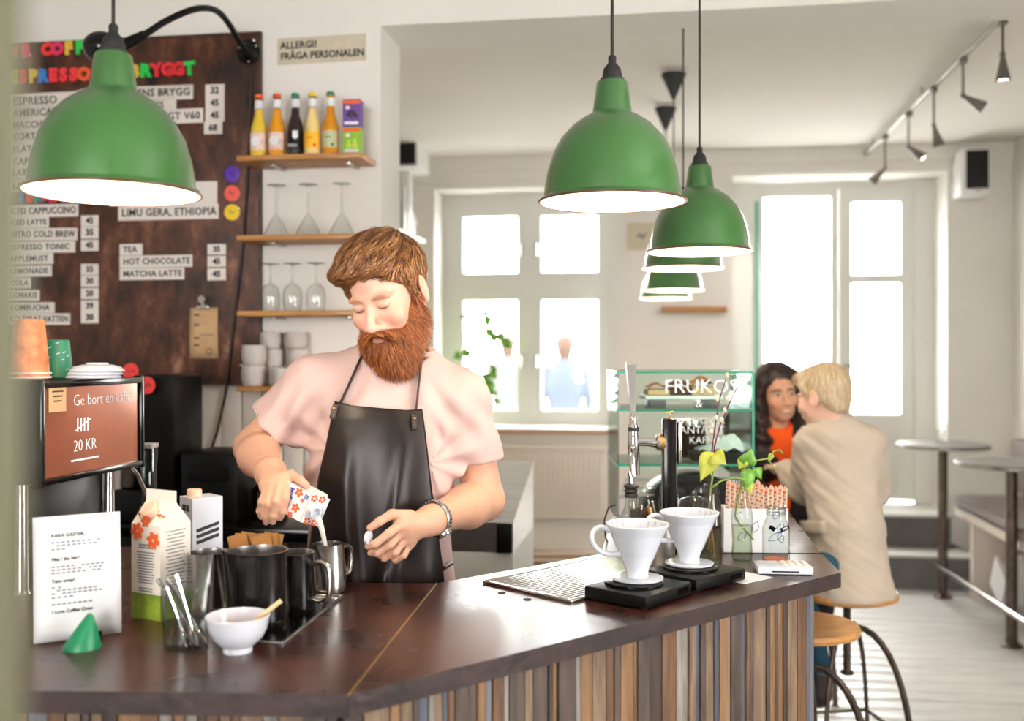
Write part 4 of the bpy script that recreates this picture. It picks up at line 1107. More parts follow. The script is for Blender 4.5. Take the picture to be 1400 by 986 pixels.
for (b, w) in ((.79, .58), (.765, .54), (.735, .18), (.595, .62), (.57, .60), (.545, .58), (.43, .14), (.405, .60), (.38, .60), (.35, .27), (.295, .54)):
    n = int(w/.055)
    for i in range(n):
        if (i*7+int(b*1000)) % 9 == 0: continue
        a = .20+w*i/n
        q = on_sheet(a+.018, b); mb.box(q, (W*.043, .0006, .0026), rot=(-.14*b, 0, 0))
mb.obj('small_print', 'print_grey', ps)
c = ct(112, 886)
o = thing('note_holder', c, 'green cone-shaped note holder in front of the notice', 'holder', rotz=ang)
mb = MB(); n = 28
ringz = [(0, .031, 0), (.004, .031, 0), (.02, .0235, .004), (.036, .016, .008), (.05, .0085, .0115), (.056, .0045, .0125), (.058, .001, .0125)]
vs = []; fs = []
for z, r, ox in ringz:
    for i in range(n): vs.append((ox+r*math.cos(2*PI*i/n), r*math.sin(2*PI*i/n), z))
for j in range(len(ringz)-1):
    for i in range(n): fs.append((j*n+i, j*n+(i+1) % n, (j+1)*n+(i+1) % n, (j+1)*n+i))
fs.append(tuple(range(n)))
MB().add(vs, fs).obj('cone', 'holder_green', o)
MB().box((.024, .004, .014), (.018, .004, .02)).obj('slot', 'black_matte', o)

# flower print helper: five-petal flowers as thin raised discs on a plane
def flowers(mb, pts, r, yy, k=6):
    for (x, z, s) in pts:
        for i in range(k):
            a = 2*PI*i/k+x*40
            mb.lathe([(r*s*.36, 0), (r*s*.36, .0005)], 8, M=Matrix.Translation((x+r*s*.62*math.cos(a), yy, z+r*s*.62*math.sin(a))) @ Matrix.Rotation(a, 4, 'Y').inverted() @ Matrix.Scale(1.35, 4, (1, 0, 0)) @ Matrix.Rotation(PI/2, 4, 'X'))

# tall oat drink carton
p = ct(213, 846); p.y += .03
o = thing('drink_carton', p, 'tall white gable-top carton with orange flowers and green foot', 'carton', rotz=R(-28))
w = .076; hb_ = .178
MB().box((0, 0, hb_/2+.02), (w, w, hb_-.04)).obj('body', 'milk', o, smooth=False)
MB().box((0, 0, .024), (w+.0004, w+.0004, .048)).obj('meadow_band', 'carton_green', o, smooth=False)
g = MB(); h0, h1 = hb_, hb_+.042
g.add([(-w/2, -w/2, h0), (w/2, -w/2, h0), (w/2, w/2, h0), (-w/2, w/2, h0), (-w/2, 0, h1), (w/2, 0, h1)], [(0, 1, 5, 4), (2, 3, 4, 5), (1, 2, 5), (3, 0, 4), (3, 2, 1, 0)])
g.obj('gable', 'milk', o, smooth=False)
MB().box((0, 0, h1+.009), (w, .004, .022)).obj('fin', 'milk', o, smooth=False)
MB().lathe([(.017, 0), (.017, .012), (.015, .014)], 20, M=Matrix.Translation((-.004, -.020, h0+.022)) @ Matrix.Rotation(.84, 4, 'X')).obj('cap', 'sachet_orange', o)
fm = MB(); flowers(fm, [(-.022, .165, 1), (.020, .150, 1), (.0, .185, .7)], .016, -w/2-.0004); fm.obj('flower_print', 'orange_print', o)
fm = MB()
for x, t, s in ((-.024, .35, .8), (.006, .55, .7), (.028, .35, .8)):
    for i in range(6):
        a = i*PI/3; r = .013*s
        fm.lathe([(r*.36, 0), (r*.36, .0006)], 8, M=Matrix.Translation((x, -w/2+w/2*t-.0006, h0+(h1-h0)*t)) @ Matrix.Rotation(-.74+PI/2, 4, 'X').inverted() @ Matrix.Translation((r*.62*math.cos(a), r*.62*math.sin(a), 0)))
fm.obj('flower_print', 'orange_print', o)
tm = MB()
for i in range(12): tm.box((0, -w/2-.0004, .126-.0052*i), (.046-.012*((i*5) % 4)/4, .0006, .0022))
for i in range(2): tm.box((0, -w/2-.0004, .140-.005*i), (.036, .0006, .003))
for i in range(2): tm.box((0, -w/2-.0004, .054-.005*i+.004), (.036, .0006, .0025))
for i in range(16): tm.box((w/2+.0004, 0, .165-.0068*i), (.0006, .05-.02*((i*3) % 5)/5, .0018))
tm.obj('small_print', 'print_grey', o)
# grey carton behind it
p = ct(262, 826); p.y += .05
o = thing('drink_carton', Vector((p.x+.004, p.y, ZT)), 'grey printed brick carton behind the flowered carton', 'carton', rotz=R(-48))
MB().box((0, 0, .105), (.06, .066, .21), bev=.001).obj('body', 'carton_grey', o, smooth=False)
MB().lathe([(.015, .21), (.015, .222), (.013, .224)], 18, M=Matrix.Translation((-.01, -.01, 0))).obj('cap', 'sachet_orange', o)
k = MB()
for i in range(15): k.box((-.004, -.0332, .165-.0075*i), (.04-.015*((i*3) % 4)/4, .0006, .002))
k.obj('small_print', 'print_grey', o)
lettering('SIDE', .016, 'print_black', o, (0, -.0336, .188), bold=.0009, depth=.0003)
q = MB()
for i in range(3): q.box((.0302, 0, .150-.012*i), (.0006, .05, .007), rot=(.25, 0, 0))
for i in range(8): q.box((.0302, 0, .105-.006*i), (.0006, .046, .0025))
q.obj('side_print', 'print_black', o)

# tumbler of teaspoons
p = ct(254, 884)
o = thing('tumbler', p, 'clear glass tumbler holding steel teaspoons on the bar', 'glass')
MB().lathe([(.034, 0), (.036, .002), (.0365, .008), (.0405, .104), (.039, .104), (.0348, .012), (.0, .010)], 32, cap0=True).obj('glass', 'glass', o)
def spoon(tip, base, label):
    s = thing('teaspoon', p, label, 'spoon', 'teaspoons in the tumbler')
    tip = Vector(tip); base = Vector(base); d_ = (base-tip).normalized()
    MB().tube([tip, tip.lerp(base, .25), tip.lerp(base, .72), base], [.0042, .0036, .002, .0026], 8, flat=.45).obj('handle', 'chrome', s)
    M = Matrix.Translation(base+d_*.014) @ d_.to_track_quat('X', 'Z').to_matrix().to_4x4()
    MB().ball((0, 0, 0), (.020, .0125, .0045), 14, 8, M=M).obj('bowl', 'chrome', s)
spoon((-.045, -.01, .118), (.006, .004, .03), 'steel teaspoon leaning out to the tumbler side')
spoon((-.018, .0, .122), (.014, -.008, .03), 'steel teaspoon standing steepest in the tumbler')
spoon((-.036, .012, .112), (.018, .01, .028), 'steel teaspoon at the back of the tumbler')
spoon((-.030, -.016, .105), (.000, -.014, .026), 'steel teaspoon against the front of the tumbler')

# white bowl with coffee and wooden stick
p = ct(325, 891)
o = thing('bowl', p, 'white footed china bowl with coffee on the bar', 'bowl')
MB().lathe([(.0235, 0), (.0245, .002), (.024, .009), (.030, .013), (.042, .025), (.049, .040), (.0525, .058), (.0535, .061), (.0520, .062), (.047, .042), (.039, .026), (.02, .016), (0, .0155)], 40).obj('china', 'porcelain', o)
MB().lathe([(.0, .0385), (.044, .0385)], 32, cap0=False, cap1=False).obj('coffee', 'coffee', o)
s = thing('wooden_stick', p, 'pale wooden stirring stick lying across the china bowl', 'stirrer')
MB().tube([(.012, -.006, .040), (.045, .012, .063), (.068, .024, .080)], [.004, .0038, .0042], 8, flat=.35).obj('stick', 'straw', s)

# milk pitchers
def pitcher(p, r0, r1, h, mat, label, rz, inner='steel', handle=None, hmat=None, spout=.012):
    o = thing('milk_pitcher', p, label, 'pitcher', 'milk pitchers on the bar', rotz=rz)
    n = 40; prof = [(r0*.96, 0), (r0, .004), (r0, h*.18), (r0*.98, h*.4), (r1*1.02, h*.75), (r1, h*.94), (r1*1.01, h)]
    vs = []; fs = []
    def ring(r, z, off):
        for i in range(n):
            a = 2*PI*i/n; k = max(0, math.cos(a)) ** 14 * (max(0, (z/h-.45)/.55))
            vs.append(((r+off+k*spout)*math.cos(a), (r+off)*math.sin(a)*(1-.10*k), z+k*h*.045))
    for r, z in prof: ring(r, z, 0)
    for r, z in reversed(prof[1:]): ring(r, max(z, .006), -.0022)
    m_ = 2*len(prof)-1
    for j in range(m_-1):
        for i in range(n): fs.append((j*n+i, j*n+(i+1) % n, (j+1)*n+(i+1) % n, (j+1)*n+i))
    fs.append(tuple(reversed(range(n))))
    k1 = len(prof)
    MB().add(vs, [f for f in fs if max(f) < k1*n]).obj('jug', mat, o)
    MB().add(vs, [f for f in fs if max(f) >= k1*n]+[tuple((m_-1)*n+i for i in range(n))]).obj('inside', inner, o)
    if handle:
        x = -r0
        MB().tube(curve([(x+.004, 0, h*.82), (x-.022, 0, h*.86), (x-.036, 0, h*.74), (x-.036, 0, h*.38), (x-.024, 0, h*.24), (x+.002, 0, h*.26)]), .005, 10, flat=1.6).obj('handle', hmat or mat, o)
    return o
pp = ct(449, 809)
pitcher(Vector((pp.x, pp.y, ZT+.002)), .038, .033, .100, 'steel', 'steel milk pitcher receiving the poured milk', R(-118), handle=True, spout=.014)
p = ct(287, 838)
pitcher(p, .046, .042, .118, 'steel', 'steel milk pitcher beside the flowered carton', R(-65), handle=True)
p = ct(352, 858)
pitcher(p, .058, .054, .142, 'black_gloss', 'large black milk pitcher behind the china bowl', R(-150), handle=False)
p = ct(402, 838)
pitcher(p, .042, .038, .118, 'black_gloss', 'smaller black milk pitcher with steel handle', R(160), handle=True, hmat='steel')
# inset tray under the pitchers
q = [ct(440, 818), ct(468, 820), ct(385, 881), ct(345, 879)]
q = [ct(468, 817), ct(386, 881), ct(300, 876), ct(395, 815)]
o = thing('knock_tray', (0, 0, ZT+.0006), 'shallow steel tray sunk in the bar under the pitchers', 'tray')
MB().prism([(v.x, v.y) for v in q], 0, .0008).obj('base', 'black_gloss', o, smooth=False)
for i in range(4):
    a, b = q[i], q[(i+1) % 4]; MB().tube([(a.x, a.y, .001), (b.x, b.y, .001)], .0035, 8).obj('rim', 'steel', o)

# tumblers with folded kraft napkins behind
for i, (px, lab) in enumerate(((334, 'first glass of kraft napkins from the milk pitcher end'), (366, 'second glass of folded kraft napkins behind the pitchers'), (397, 'empty glass beside the glasses of kraft napkins'))):
    Y = 2.14
    p = Vector(((px-CX)/F*Y, Y, ZT))
    o = thing('tumbler', p, lab, 'glass', 'tumblers behind the pitchers')
    MB().lathe([(.028, 0), (.030, .003), (.035, .100), (.034, .100), (.0285, .008), (0, .007)], 24).obj('glass', 'glass', o)
    if i < 2:
        for j in range(3):
            s = thing('napkin', p, 'folded kraft napkin '+('leaning left', 'standing upright', 'leaning right')[j]+' in the '+('first', 'second')[i]+' napkin glass', 'napkin', 'kraft napkins in glasses')
            MB().box((0, 0, .066), (.040, .004, .122), rot=(0, (-.22, .02, .2)[j], .2)).obj('folded_sheet', 'kraft_brown', s, (0, -.008+.008*j, 0), smooth=False)

# ---------------------------------------------------------------- espresso machine with written side panel
uE = -1.27
ya, yb = 2.10, 2.50
fa = Vector((uE*1.0/CT_+ST/CT_*ya, ya)); fb = Vector((uE/CT_+ST/CT_*yb, yb))
va, vb = uv(Vector((fa.x, fa.y, 0)))[1], uv(Vector((fb.x, fb.y, 0)))[1]
em = rthing('espresso_machine', uE, (va+vb)/2, ZT, 'black espresso machine with a brown mirror side panel', 'espresso machine')
Lm = vb-va
zb = P(190, 636, 2.5).z-ZT; zt_ = P(190, 516, 2.5).z-ZT
pm('mirror_panel', s2l(165, 98, 74), .12, metal=.35, noise=(2.5, .35, (1, 1, 1)))
MB().box((-.30, 0, (zb+zt_)/2), (.58, Lm, zt_-zb), bev=.008).obj('body', 'black', em)
MB().box((-.002, 0, (zb+zt_)/2), (.012, Lm-.03, zt_-zb-.025)).obj('side_panel', 'mirror_panel', em, smooth=False)
fr = MB()
for (y, z, dy, dz) in ((0, zt_-.006, Lm+.012, .016), (0, zb+.006, Lm+.012, .014), (-Lm/2, (zb+zt_)/2, .016, zt_-zb+.01), (Lm/2, (zb+zt_)/2, .016, zt_-zb+.01)): fr.box((0, y, z), (.022, dy, dz), bev=.003)
fr.obj('panel_frame', 'black_gloss', em)
MB().box((-.30, 0, zb*.5-.01), (.46, Lm*.8, zb+.0), bev=.006).obj('plinth', 'dark_panel', em)
for sx in (-.06, -.52):
    for y in (-Lm*.42, Lm*.42): MB().lathe([(.018, 0), (.014, .01), (.012, zb)], 14, M=Matrix.Translation((sx, y, 0))).obj('leg', 'steel', em)
MB().tube([(-.03, Lm/2+.005, zb-.0), (-.02, Lm/2+.03, zb-.03), (.03, Lm/2+.05, zb-.16)], .006, 10).obj('steam_wand', 'chrome', em)
def wr(s, y, z, size):      # writing on the side panel (faces +u)
    lettering(s, size, 'chalk', em, (.0048, y, z), bold=-.0006, depth=.0004, rot=(0, 0, PI/2), name='chalk_writing')
wr('Ge bort en kaffe?', .040, zt_-.045, .036); wr('20 KR', -.04, zb+.070, .036)
tl = MB()
for i in range(4): tl.box((.0052, -.070+.013*i, zt_-.098), (.001, .004, .030))
tl.tube([(.0052, -.078, zt_-.110), (.0052, -.018, zt_-.086)], .0016, 4); tl.box((.0052, -.04, zb+.040), (.001, .11, .004))
tl.obj('chalk_marks', 'chalk', em)
MB().box((.0062, -Lm/2+.055, zt_-.035), (.001, .062, .06)).obj('sticky_note', 'kraft', em)
tl = MB()
for i in range(3): tl.box((.0072, -Lm/2+.055, zt_-.022-.010*i), (.0006, .04-.006*i, .003))
tl.obj('note_writing', 'print_black', em)
tz = ZT+zt_
# cups and saucers on top of the machine
def on_machine(px, dy): 
    Y = 2.25+dy; return Vector(((px-CX)/F*Y, Y, tz+.003))
pm('cup_orange', s2l(226, 120, 70), .5, noise=(40, .6, (1, 1, 1)))
pm('cup_teal', s2l(30, 120, 90), .5)
p = on_machine(40, -.02)
o = thing('paper_cup', p, 'orange patterned paper cup standing upside down on the machine', 'cup')
MB().lathe([(.042, 0), (.0435, .003), (.0425, .006), (.031, .128), (.028, .130)], 28).obj('sleeve', 'cup_orange', o)
for z in (.003, .012): MB().tube([(.0435*math.cos(2*PI*i/28), .0435*math.sin(2*PI*i/28), z) for i in range(28)], .0022, 6, closed=True).obj('rolled_rim', 'paper', o)
p = on_machine(77, .09)
o = thing('paper_cup', p, 'teal patterned paper cup standing upside down on the machine', 'cup')
MB().lathe([(.036, 0), (.037, .003), (.036, .006), (.0285, .085), (.026, .087)], 28).obj('sleeve', 'cup_teal', o)
mb = MB()
for i in range(26):
    a = -PI/2+random.uniform(-1.3, 1.3); z = random.uniform(.012, .08); r = .0365-.0075*(z/.085)+.0004
    mb.box((r*math.cos(a), r*math.sin(a), z), (.0006, .008, .0022), rot=(.4, 0, a))
mb.obj('dash_print', 'carton_grey', o)
for i in range(3):
    p = on_machine(128, .04)+Vector((.004*i, 0, .007*i))
    o = thing('saucer', p, ('lowest', 'middle', 'top')[i]+' white saucer in the pile on the machine', 'saucer', 'saucers on the machine')
    MB().lathe([(.058, 0), (.060, .002), (.050, .012), (.030, .017), (.022, .0165)], 32).obj('dish', 'porcelain', o); MB().lathe([(.024, .015), (.024, .020), (.018, .021)], 20).obj('foot_ring', 'porcelain', o)

# ---------------------------------------------------------------- back counter and its machines
bk0, bk1 = -2.7, -1.06
bc = rthing('back_counter', 0, 0, 0, 'dark back counter along the partition wall', 'counter')
rbox(MB(), bk0, bk1, 3.12, 3.60, 0, .91).obj('cabinet', 'dark_panel', bc)
MB().box(((bk0+bk1)/2, 3.35, .93), (bk1-bk0+.04, .53, .04), bev=.004).obj('worktop', 'black_gloss', bc)
for i in range(3):
    d_ = MB().box((bk0+.28+i*.54, 3.112, .46), (.52, .018, .82), bev=.003).obj('door', 'black_matte', bc)
    MB().tube([(bk0+.48+i*.54, 3.095, .70), (bk0+.48+i*.54, 3.085, .62), (bk0+.48+i*.54, 3.095, .54)], .005, 8).obj('handle', 'steel', d_)
def onb(px, v, z=.95): 
    q = onv(px, 500, v); return Vector((q.x, q.y, z))
p = onb(228, 3.30)
o = thing('coffee_brewer', p, 'tall black coffee brewer with red stickers under the menu board', 'coffee brewer', rotz=ROT)
hB = P(228, 512, p.y).z-.95
MB().box((.01, 0, hB/2), (.15, .22, hB), bev=.02).obj('tower', 'black', o)
MB().box((-.03, -.03, .05), (.20, .24, .10), bev=.01).obj('base', 'black_matte', o)
MB().box((-.055, -.12, hB*.62), (.05, .01, hB*.36)).obj('water_gauge', 'kraft', o)
MB().lathe([(.05, 0), (.06, .01), (.055, .13), (.03, .15)], 20, M=Matrix.Translation((-.06, -.08, .10))).obj('jug', 'glass_dark', o)
for (px, py, r) in ((209, 527, .029), (185, 508, .028)):
    q = P(px, py, p.y-.13)-p
    MB().lathe([(r, 0), (r, .003)], 22, M=Matrix.Translation(q) @ Matrix.Rotation(PI/2, 4, 'X')).obj('round_sticker', 'sticker_red', o)
    MB().tube([q+Vector((-.014, -.0035, .006)), q+Vector((-.004, -.0035, -.004)), q+Vector((.006, -.0035, .006)), q+Vector((.014, -.0035, -.003))], .0016, 4).obj('sticker_print', 'print_black', o)
p = onb(306, 3.30)
o = thing('filter_machine', p, 'low black filter machine below the ceramic cups', 'coffee machine', rotz=ROT)
hM = P(306, 615, p.y).z-.95
MB().box((0, 0, hM/2), (.20, .24, hM), bev=.012).obj('housing', 'black', o); MB().box((0, -.122, hM*.7), (.14, .006, .05)).obj('front_panel', 'black_gloss', o)
MB().lathe([(.06, 0), (.065, .01), (.06, .10), (.04, .115)], 20, M=Matrix.Translation((.17, -.02, 0))).obj('side_tank', 'glass_dark', o)
MB().lathe([(.01, 0), (.012, .01)], 10, M=Matrix.Translation((-.04, -.126, hM*.35)) @ Matrix.Rotation(PI/2, 4, 'X')).obj('power_light', 'brass', o)
p = P(203, 606, 2.7)
o = thing('water_tank', Vector((p.x, p.y, .99)), 'small clear water tank beside the espresso machine', 'tank')
MB().box((0, 0, .14), (.034, .05, .26), bev=.003).obj('tank', 'glass_case', o); MB().box((0, 0, .27), (.038, .054, .012), bev=.003).obj('lid', 'paper', o); MB().box((0, 0, .06), (.030, .046, .10)).obj('water', 'coffee', o)
# reach-in fridge behind the barista
fr_ = rthing('drinks_fridge', -.72, 3.62, 0, 'white and steel undercounter fridge with sloping glass top', 'fridge')
fz = 1.06
MB().prism([(-.22, -.25), (.22, -.25), (.22, .28), (-.22, .28)], 0, fz-.22).obj('body', 'paint_white', fr_, smooth=False)
mb = MB(); mb.add([(-.22, -.25, fz-.22), (.22, -.25, fz-.22), (.22, .28, fz-.22), (-.22, .28, fz-.22), (-.22, -.25, fz-.12), (.22, -.25, fz-.12), (.22, .28, fz+.03), (-.22, .28, fz+.03)], [(0, 3, 2, 1), (4, 5, 6, 7), (0, 1, 5, 4), (1, 2, 6, 5), (2, 3, 7, 6), (3, 0, 4, 7)])
mb.obj('sloped_lid', 'steel_brushed', fr_, smooth=False)
MB().box((.19, -.255, fz-.17), (.05, .02, .10), bev=.006).obj('hinge', 'black', fr_)
MB().tube([(.226, -.22, .2), (.226, .2, .62)], .008, 8).obj('side_rail', 'steel', fr_)

# ---------------------------------------------------------------- drink shelves
VS0 = 3.437
su_0 = onv_uz(322, 217, VS0)[0]; su_1 = -1.045
ZS = [2.205, 1.923, 1.655, 1.388]
nm = ['top wooden shelf with the juice bottles', 'wooden shelf with the cocktail glasses', 'wooden shelf with the wine glasses', 'lowest wooden shelf with the stoneware cups']
for z, n_ in zip(ZS, nm):
    s = rthing('drink_shelf', (su_0+su_1)/2, (VS0+VW)/2-.006, z-.018, n_, 'shelf', 'drink shelves on the partition')
    MB().box((0, 0, .009), (su_1-su_0, VW-VS0-.026, .018), bev=.002).obj('board', 'shelf_wood', s)
    for x in (-.12, .16): MB().box((x, .03, -.004), (.02, .12, .008), bev=.002).obj('bracket', 'steel', s)
def shelf_pt(px, zi, v=3.53):
    d_ = (px-CX)/F; Y = v/(d_*ST+CT_); return Vector((d_*Y, Y, ZS[zi]))
pm('juice_lemon', s2l(222, 190, 60), .15, coat=.4); pm('juice_orange', s2l(225, 150, 25), .15, coat=.4); pm('juice_cola', s2l(30, 14, 10), .1, coat=.5); pm('juice_pale', s2l(236, 210, 140), .15, coat=.4); pm('juice_amber', s2l(214, 140, 20), .15, coat=.4)
pm('label_pattern', s2l(240, 200, 190), .6, noise=(70, .3, (1, 1, 1))); pm('label_yellow', s2l(250, 190, 30), .5); pm('label_sage', s2l(196, 196, 150), .5)
specs = [(354, 'juice_lemon', 'orange_print', 'label_pattern', 'yellow lemonade bottle with orange cap, against the board'), (379, 'juice_orange', 'orange_print', 'label_pattern', 'orange soda bottle with patterned white label'),
         (404, 'juice_cola', 'teal', 'juice_cola', 'dark cola bottle with green cap'), (427.5, 'juice_pale', 'vinyl_yellow', 'label_yellow', 'pale juice bottle with yellow cap and label'), (452, 'juice_amber', 'teal', 'label_sage', 'amber cider bottle with sage label')]
for px, jm, cm, lm_, lab in specs:
    p = shelf_pt(px, 0, 3.50)
    o = thing('juice_bottle', p, lab, 'bottle', 'juice bottles on the top shelf', rotz=ROT)
    prof = [(.026, 0), (.0295, .004), (.030, .02), (.030, .088), (.028, .110), (.0215, .132), (.0155, .150), (.0142, .172)]
    MB().lathe(prof, 24).obj('body', jm, o)
    MB().lathe([(.0142, .172), (.0135, .20), (.0128, .215)], 20).obj('neck', 'glass_bottle' if jm != 'juice_amber' else jm, o)
    MB().lathe([(.0150, .176), (.0142, .205)], 18, cap0=False, cap1=False).obj('neck_foil', 'paper', o)
    MB().lathe([(.0150, .213), (.0156, .215), (.0145, .225), (.011, .228)], 18).obj('cap', cm, o)
    lb = MB().lathe([(.0304, .025), (.0304, .086)], 24, cap0=False, cap1=False, a0=-PI/2-1.2, a1=-PI/2+1.2).obj('label', lm_ if jm != 'juice_cola' else 'black_gloss', o)
    if jm == 'juice_cola':
        lettering('COLA', .013, 'chalk', lb, (0, -.0312, .036), bold=.0003, depth=.0003); MB().prism([(-.010, -.012), (0, -.018), (.010, -.012), (.010, .012), (-.010, .012)], 0, .0006, M=Matrix.Translation((.010, -.0300, .076)) @ Matrix.Rotation(PI/2, 4, 'X')).obj('shield', 'chalk', lb, smooth=False)
    elif lm_ == 'label_pattern':
        MB().lathe([(.018, 0), (.018, .001)], 20, M=Matrix.Translation((0, -.0302, .056)) @ Matrix.Rotation(PI/2, 4, 'X')).obj('label_roundel', 'paper', lb)
    else:
        MB().box((0, -.0307, .062), (.024, .001, .004)).obj('label_script', 'orange_print' if lm_ == 'label_yellow' else 'teal', lb); MB().lathe([(.006, 0), (.006, .0012)], 12, M=Matrix.Translation((.016, -.0275, .036)) @ Matrix.Rotation(PI/2, 4, 'X')).obj('label_seal', 'red_print' if lm_ == 'label_yellow' else 'teal', lb)
for k, (z, base_, acc, lab) in enumerate(((0, s2l(130, 180, 40), s2l(190, 205, 60), 'green pear juice box under the purple one'), (.098, s2l(96, 62, 140), s2l(52, 34, 60), 'purple berry juice box stacked on the green one'))):
    pm('juice_box_%d' % k, base_, .5); pm('juice_fruit_%d' % k, acc, .5)
    p = shelf_pt(482.5, 0, 3.50)+Vector((0, 0, z))
    o = thing('juice_box', p, lab, 'juice box', 'juice boxes on the top shelf', rotz=ROT+R(4))
    MB().box((0, 0, .048), (.064, .046, .096), bev=.001).obj('carton', 'juice_box_%d' % k, o, smooth=False)
    MB().box((0, -.0233, .086), (.062, .001, .014)).obj('top_band', 'orange_print', o, smooth=False)
    mb = MB()
    if k: 
        for (x, zz_) in ((-.012, .04), (.0, .036), (.012, .042), (-.005, .05), (.007, .05), (.018, .036)): mb.ball((x, -.0235, zz_), (.007, .0015, .007), 10, 6)
    else:
        for (x, r_) in ((-.010, .010), (.012, .011)): mb.ball((x, -.0235, .03), (r_, .0015, r_), 12, 6); mb.ball((x, -.0235, .045), (r_*.55, .0015, r_), 10, 6)
    mb.obj('fruit_picture', 'juice_fruit_%d' % k, o); MB().box((0, -.0236, .012), (.05, .001, .010)).obj('name_band', 'paper', o, smooth=False)
    MB().ball((-.014, -.0237, .066), (.009, .0012, .007), 10, 6).obj('white_cloud', 'paper', o)
# upside-down glasses
for i, px in enumerate((378, 421.5, 467)):
    o = thing('cocktail_glass', shelf_pt(px, 1), ('first', 'second', 'third')[i]+' upturned flared cocktail glass from the menu board', 'glass', 'upturned cocktail glasses')
    MB().lathe([(.050, 0), (.045, .012), (.022, .058), (.010, .076), (.006, .084), (.0045, .10), (.004, .17), (.006, .183)], 28, cap0=False, cap1=False).obj('bowl_and_stem', 'glass', o)
    MB().lathe([(.006, .181), (.033, .187), (.034, .189), (.02, .189)], 28).obj('foot', 'glass', o)
    MB().tube([(.050*math.cos(2*PI*k/28), .050*math.sin(2*PI*k/28), .001) for k in range(28)], .0012, 5, closed=True).obj('rim', 'glass_bottle', o)
for i, px in enumerate((369.5, 400, 432)):
    o = thing('wine_glass', shelf_pt(px, 2), ('first', 'second', 'third')[i]+' upturned rounded wine glass from the menu board', 'glass', 'upturned wine glasses')
    MB().lathe([(.030, 0), (.034, .03), (.035, .055), (.031, .08), (.020, .095), (.008, .102), (.0045, .108), (.004, .16), (.006, .168)], 28, cap0=False, cap1=False).obj('bowl_and_stem', 'glass', o)
    MB().lathe([(.006, .167), (.032, .172), (.033, .174), (.02, .174)], 28).obj('foot', 'glass', o)
    MB().tube([(.030*math.cos(2*PI*k/28), .030*math.sin(2*PI*k/28), .001) for k in range(28)], .0012, 5, closed=True).obj('rim', 'glass_bottle', o)
def cup(px, v, z, r, h, lab):
    o = thing('stoneware_cup', shelf_pt(px, 3, v)+Vector((0, 0, z)), lab, 'cup', 'stoneware cups on the lowest shelf', rotz=random.random())
    MB().lathe([(r*.7, 0), (r*.85, .003), (r*.98, h*.3), (r, h*.6), (r*.97, h*.93), (r*.95, h), (r*.90, h), (r*.9, h*.4), (r*.6, .008), (0, .007)], 28).obj('cup', 'stoneware', o)
    MB().lathe([(r*.985, h*.62), (r*1.008, h*.66), (r*1.008, h*.70), (r*.985, h*.74)], 28, cap0=False, cap1=False).obj('throwing_ring', 'stoneware', o)
rc = .044
cup(347, 3.50, 0, rc, .073, 'bottom pale stoneware cup of the front pair'); cup(347.5, 3.50, .073, rc, .073, 'top pale stoneware cup of the front pair')
cup(375, 3.585, 0, rc*.9, .066, 'bottom stoneware cup of the stack behind the front pair'); cup(373, 3.585, .066, rc*.9, .066, 'middle stoneware cup of the stack behind the front pair'); cup(371, 3.585, .132, rc*.95, .062, 'top stoneware cup of the tall stack by the board')
cup(407, 3.585, 0, rc*.9, .066, 'bottom stoneware cup of the stack by the barista'); cup(408, 3.585, .066, rc*.9, .066, 'middle stoneware cup of the stack by the barista'); cup(404.5, 3.585, .132, rc*.98, .062, 'top stoneware cup of the stack by the barista')
cup(386, 3.49, 0, rc*1.0, .064, 'single wide stoneware bowl in front of the stacks')

# ---------------------------------------------------------------- window plant
pv = RW(onv_uz(636, 586, VB+.1)[0], VB+.12, wz0+.005)
o = thing('vine_plant', pv, 'potted climbing vine with small green leaves on the window sill', 'plant')
MB().lathe([(.06, 0), (.075, .12), (.08, .13), (.07, .13)], 20).obj('pot', 'paint_white', o)
for pts in ([(636, 560), (640, 510), (634, 470), (632, 430)], [(640, 560), (668, 530), (672, 500), (685, 470), (668, 440), (664, 425)], [(640, 565), (676, 545), (674, 520), (680, 505)]):
    q = [P(x, y, pv.y)-pv for x, y in pts]; MB().tube(q, .004, 5).obj('vine', 'stem_green', o)
rl = random.Random(5)
for (x, y) in ((634, 430), (632, 480), (630, 485), (637, 478), (664, 425), (667, 432), (668, 440), (671, 448), (674, 455), (681, 455), (688, 463), (690, 468), (677, 500), (670, 507), (665, 510), (675, 522), (672, 528), (676, 533), (680, 545), (671, 518), (636, 500), (641, 520)):
    b_ = P(x, y, pv.y)-pv; t_ = b_+Vector((rl.uniform(-.06, .06), rl.uniform(-.03, .01), rl.uniform(-.09, -.02)))
    mb = MB(); leaf_mb(mb, b_, t_, .030, (0, -1, .1)); mb.obj('leaf', 'leaf', o, solid=.001)

# ================================================================ PEOPLE
class SDF:
    """smooth blend of simple volumes, meshed with surface nets"""
    def __init__(s): s.ops = []
    def add(s, fn, k=.02, mode='u'): s.ops.append((fn, k, mode)); return s
    def __call__(s, p):
        d = None
        for fn, k, mode in s.ops:
            e = fn(p)
            if d is None: d = e; continue
            if mode == 'u':
                h = np.maximum(k-np.abs(d-e), 0)/k; d = np.minimum(d, e)-h*h*k*.25
            elif mode == 's':
                h = np.maximum(k-np.abs(d+e), 0)/k; d = np.maximum(d, -e)+h*h*k*.25
            else:
                h = np.maximum(k-np.abs(d-e), 0)/k; d = np.maximum(d, e)+h*h*k*.25
        return d
def arr(*v): return np.array([float(x) for x in v], dtype=np.float32)
def cone(a, b, r1, r2):
    a, b = arr(*a), arr(*b); ba = b-a; L2 = float(ba@ba)+1e-12
    def f(p):
        q = p-a; t = np.clip(q@ba/L2, 0, 1)
        return np.linalg.norm(q-t[:, None]*ba, axis=1)-(r1+(r2-r1)*t)
    return f
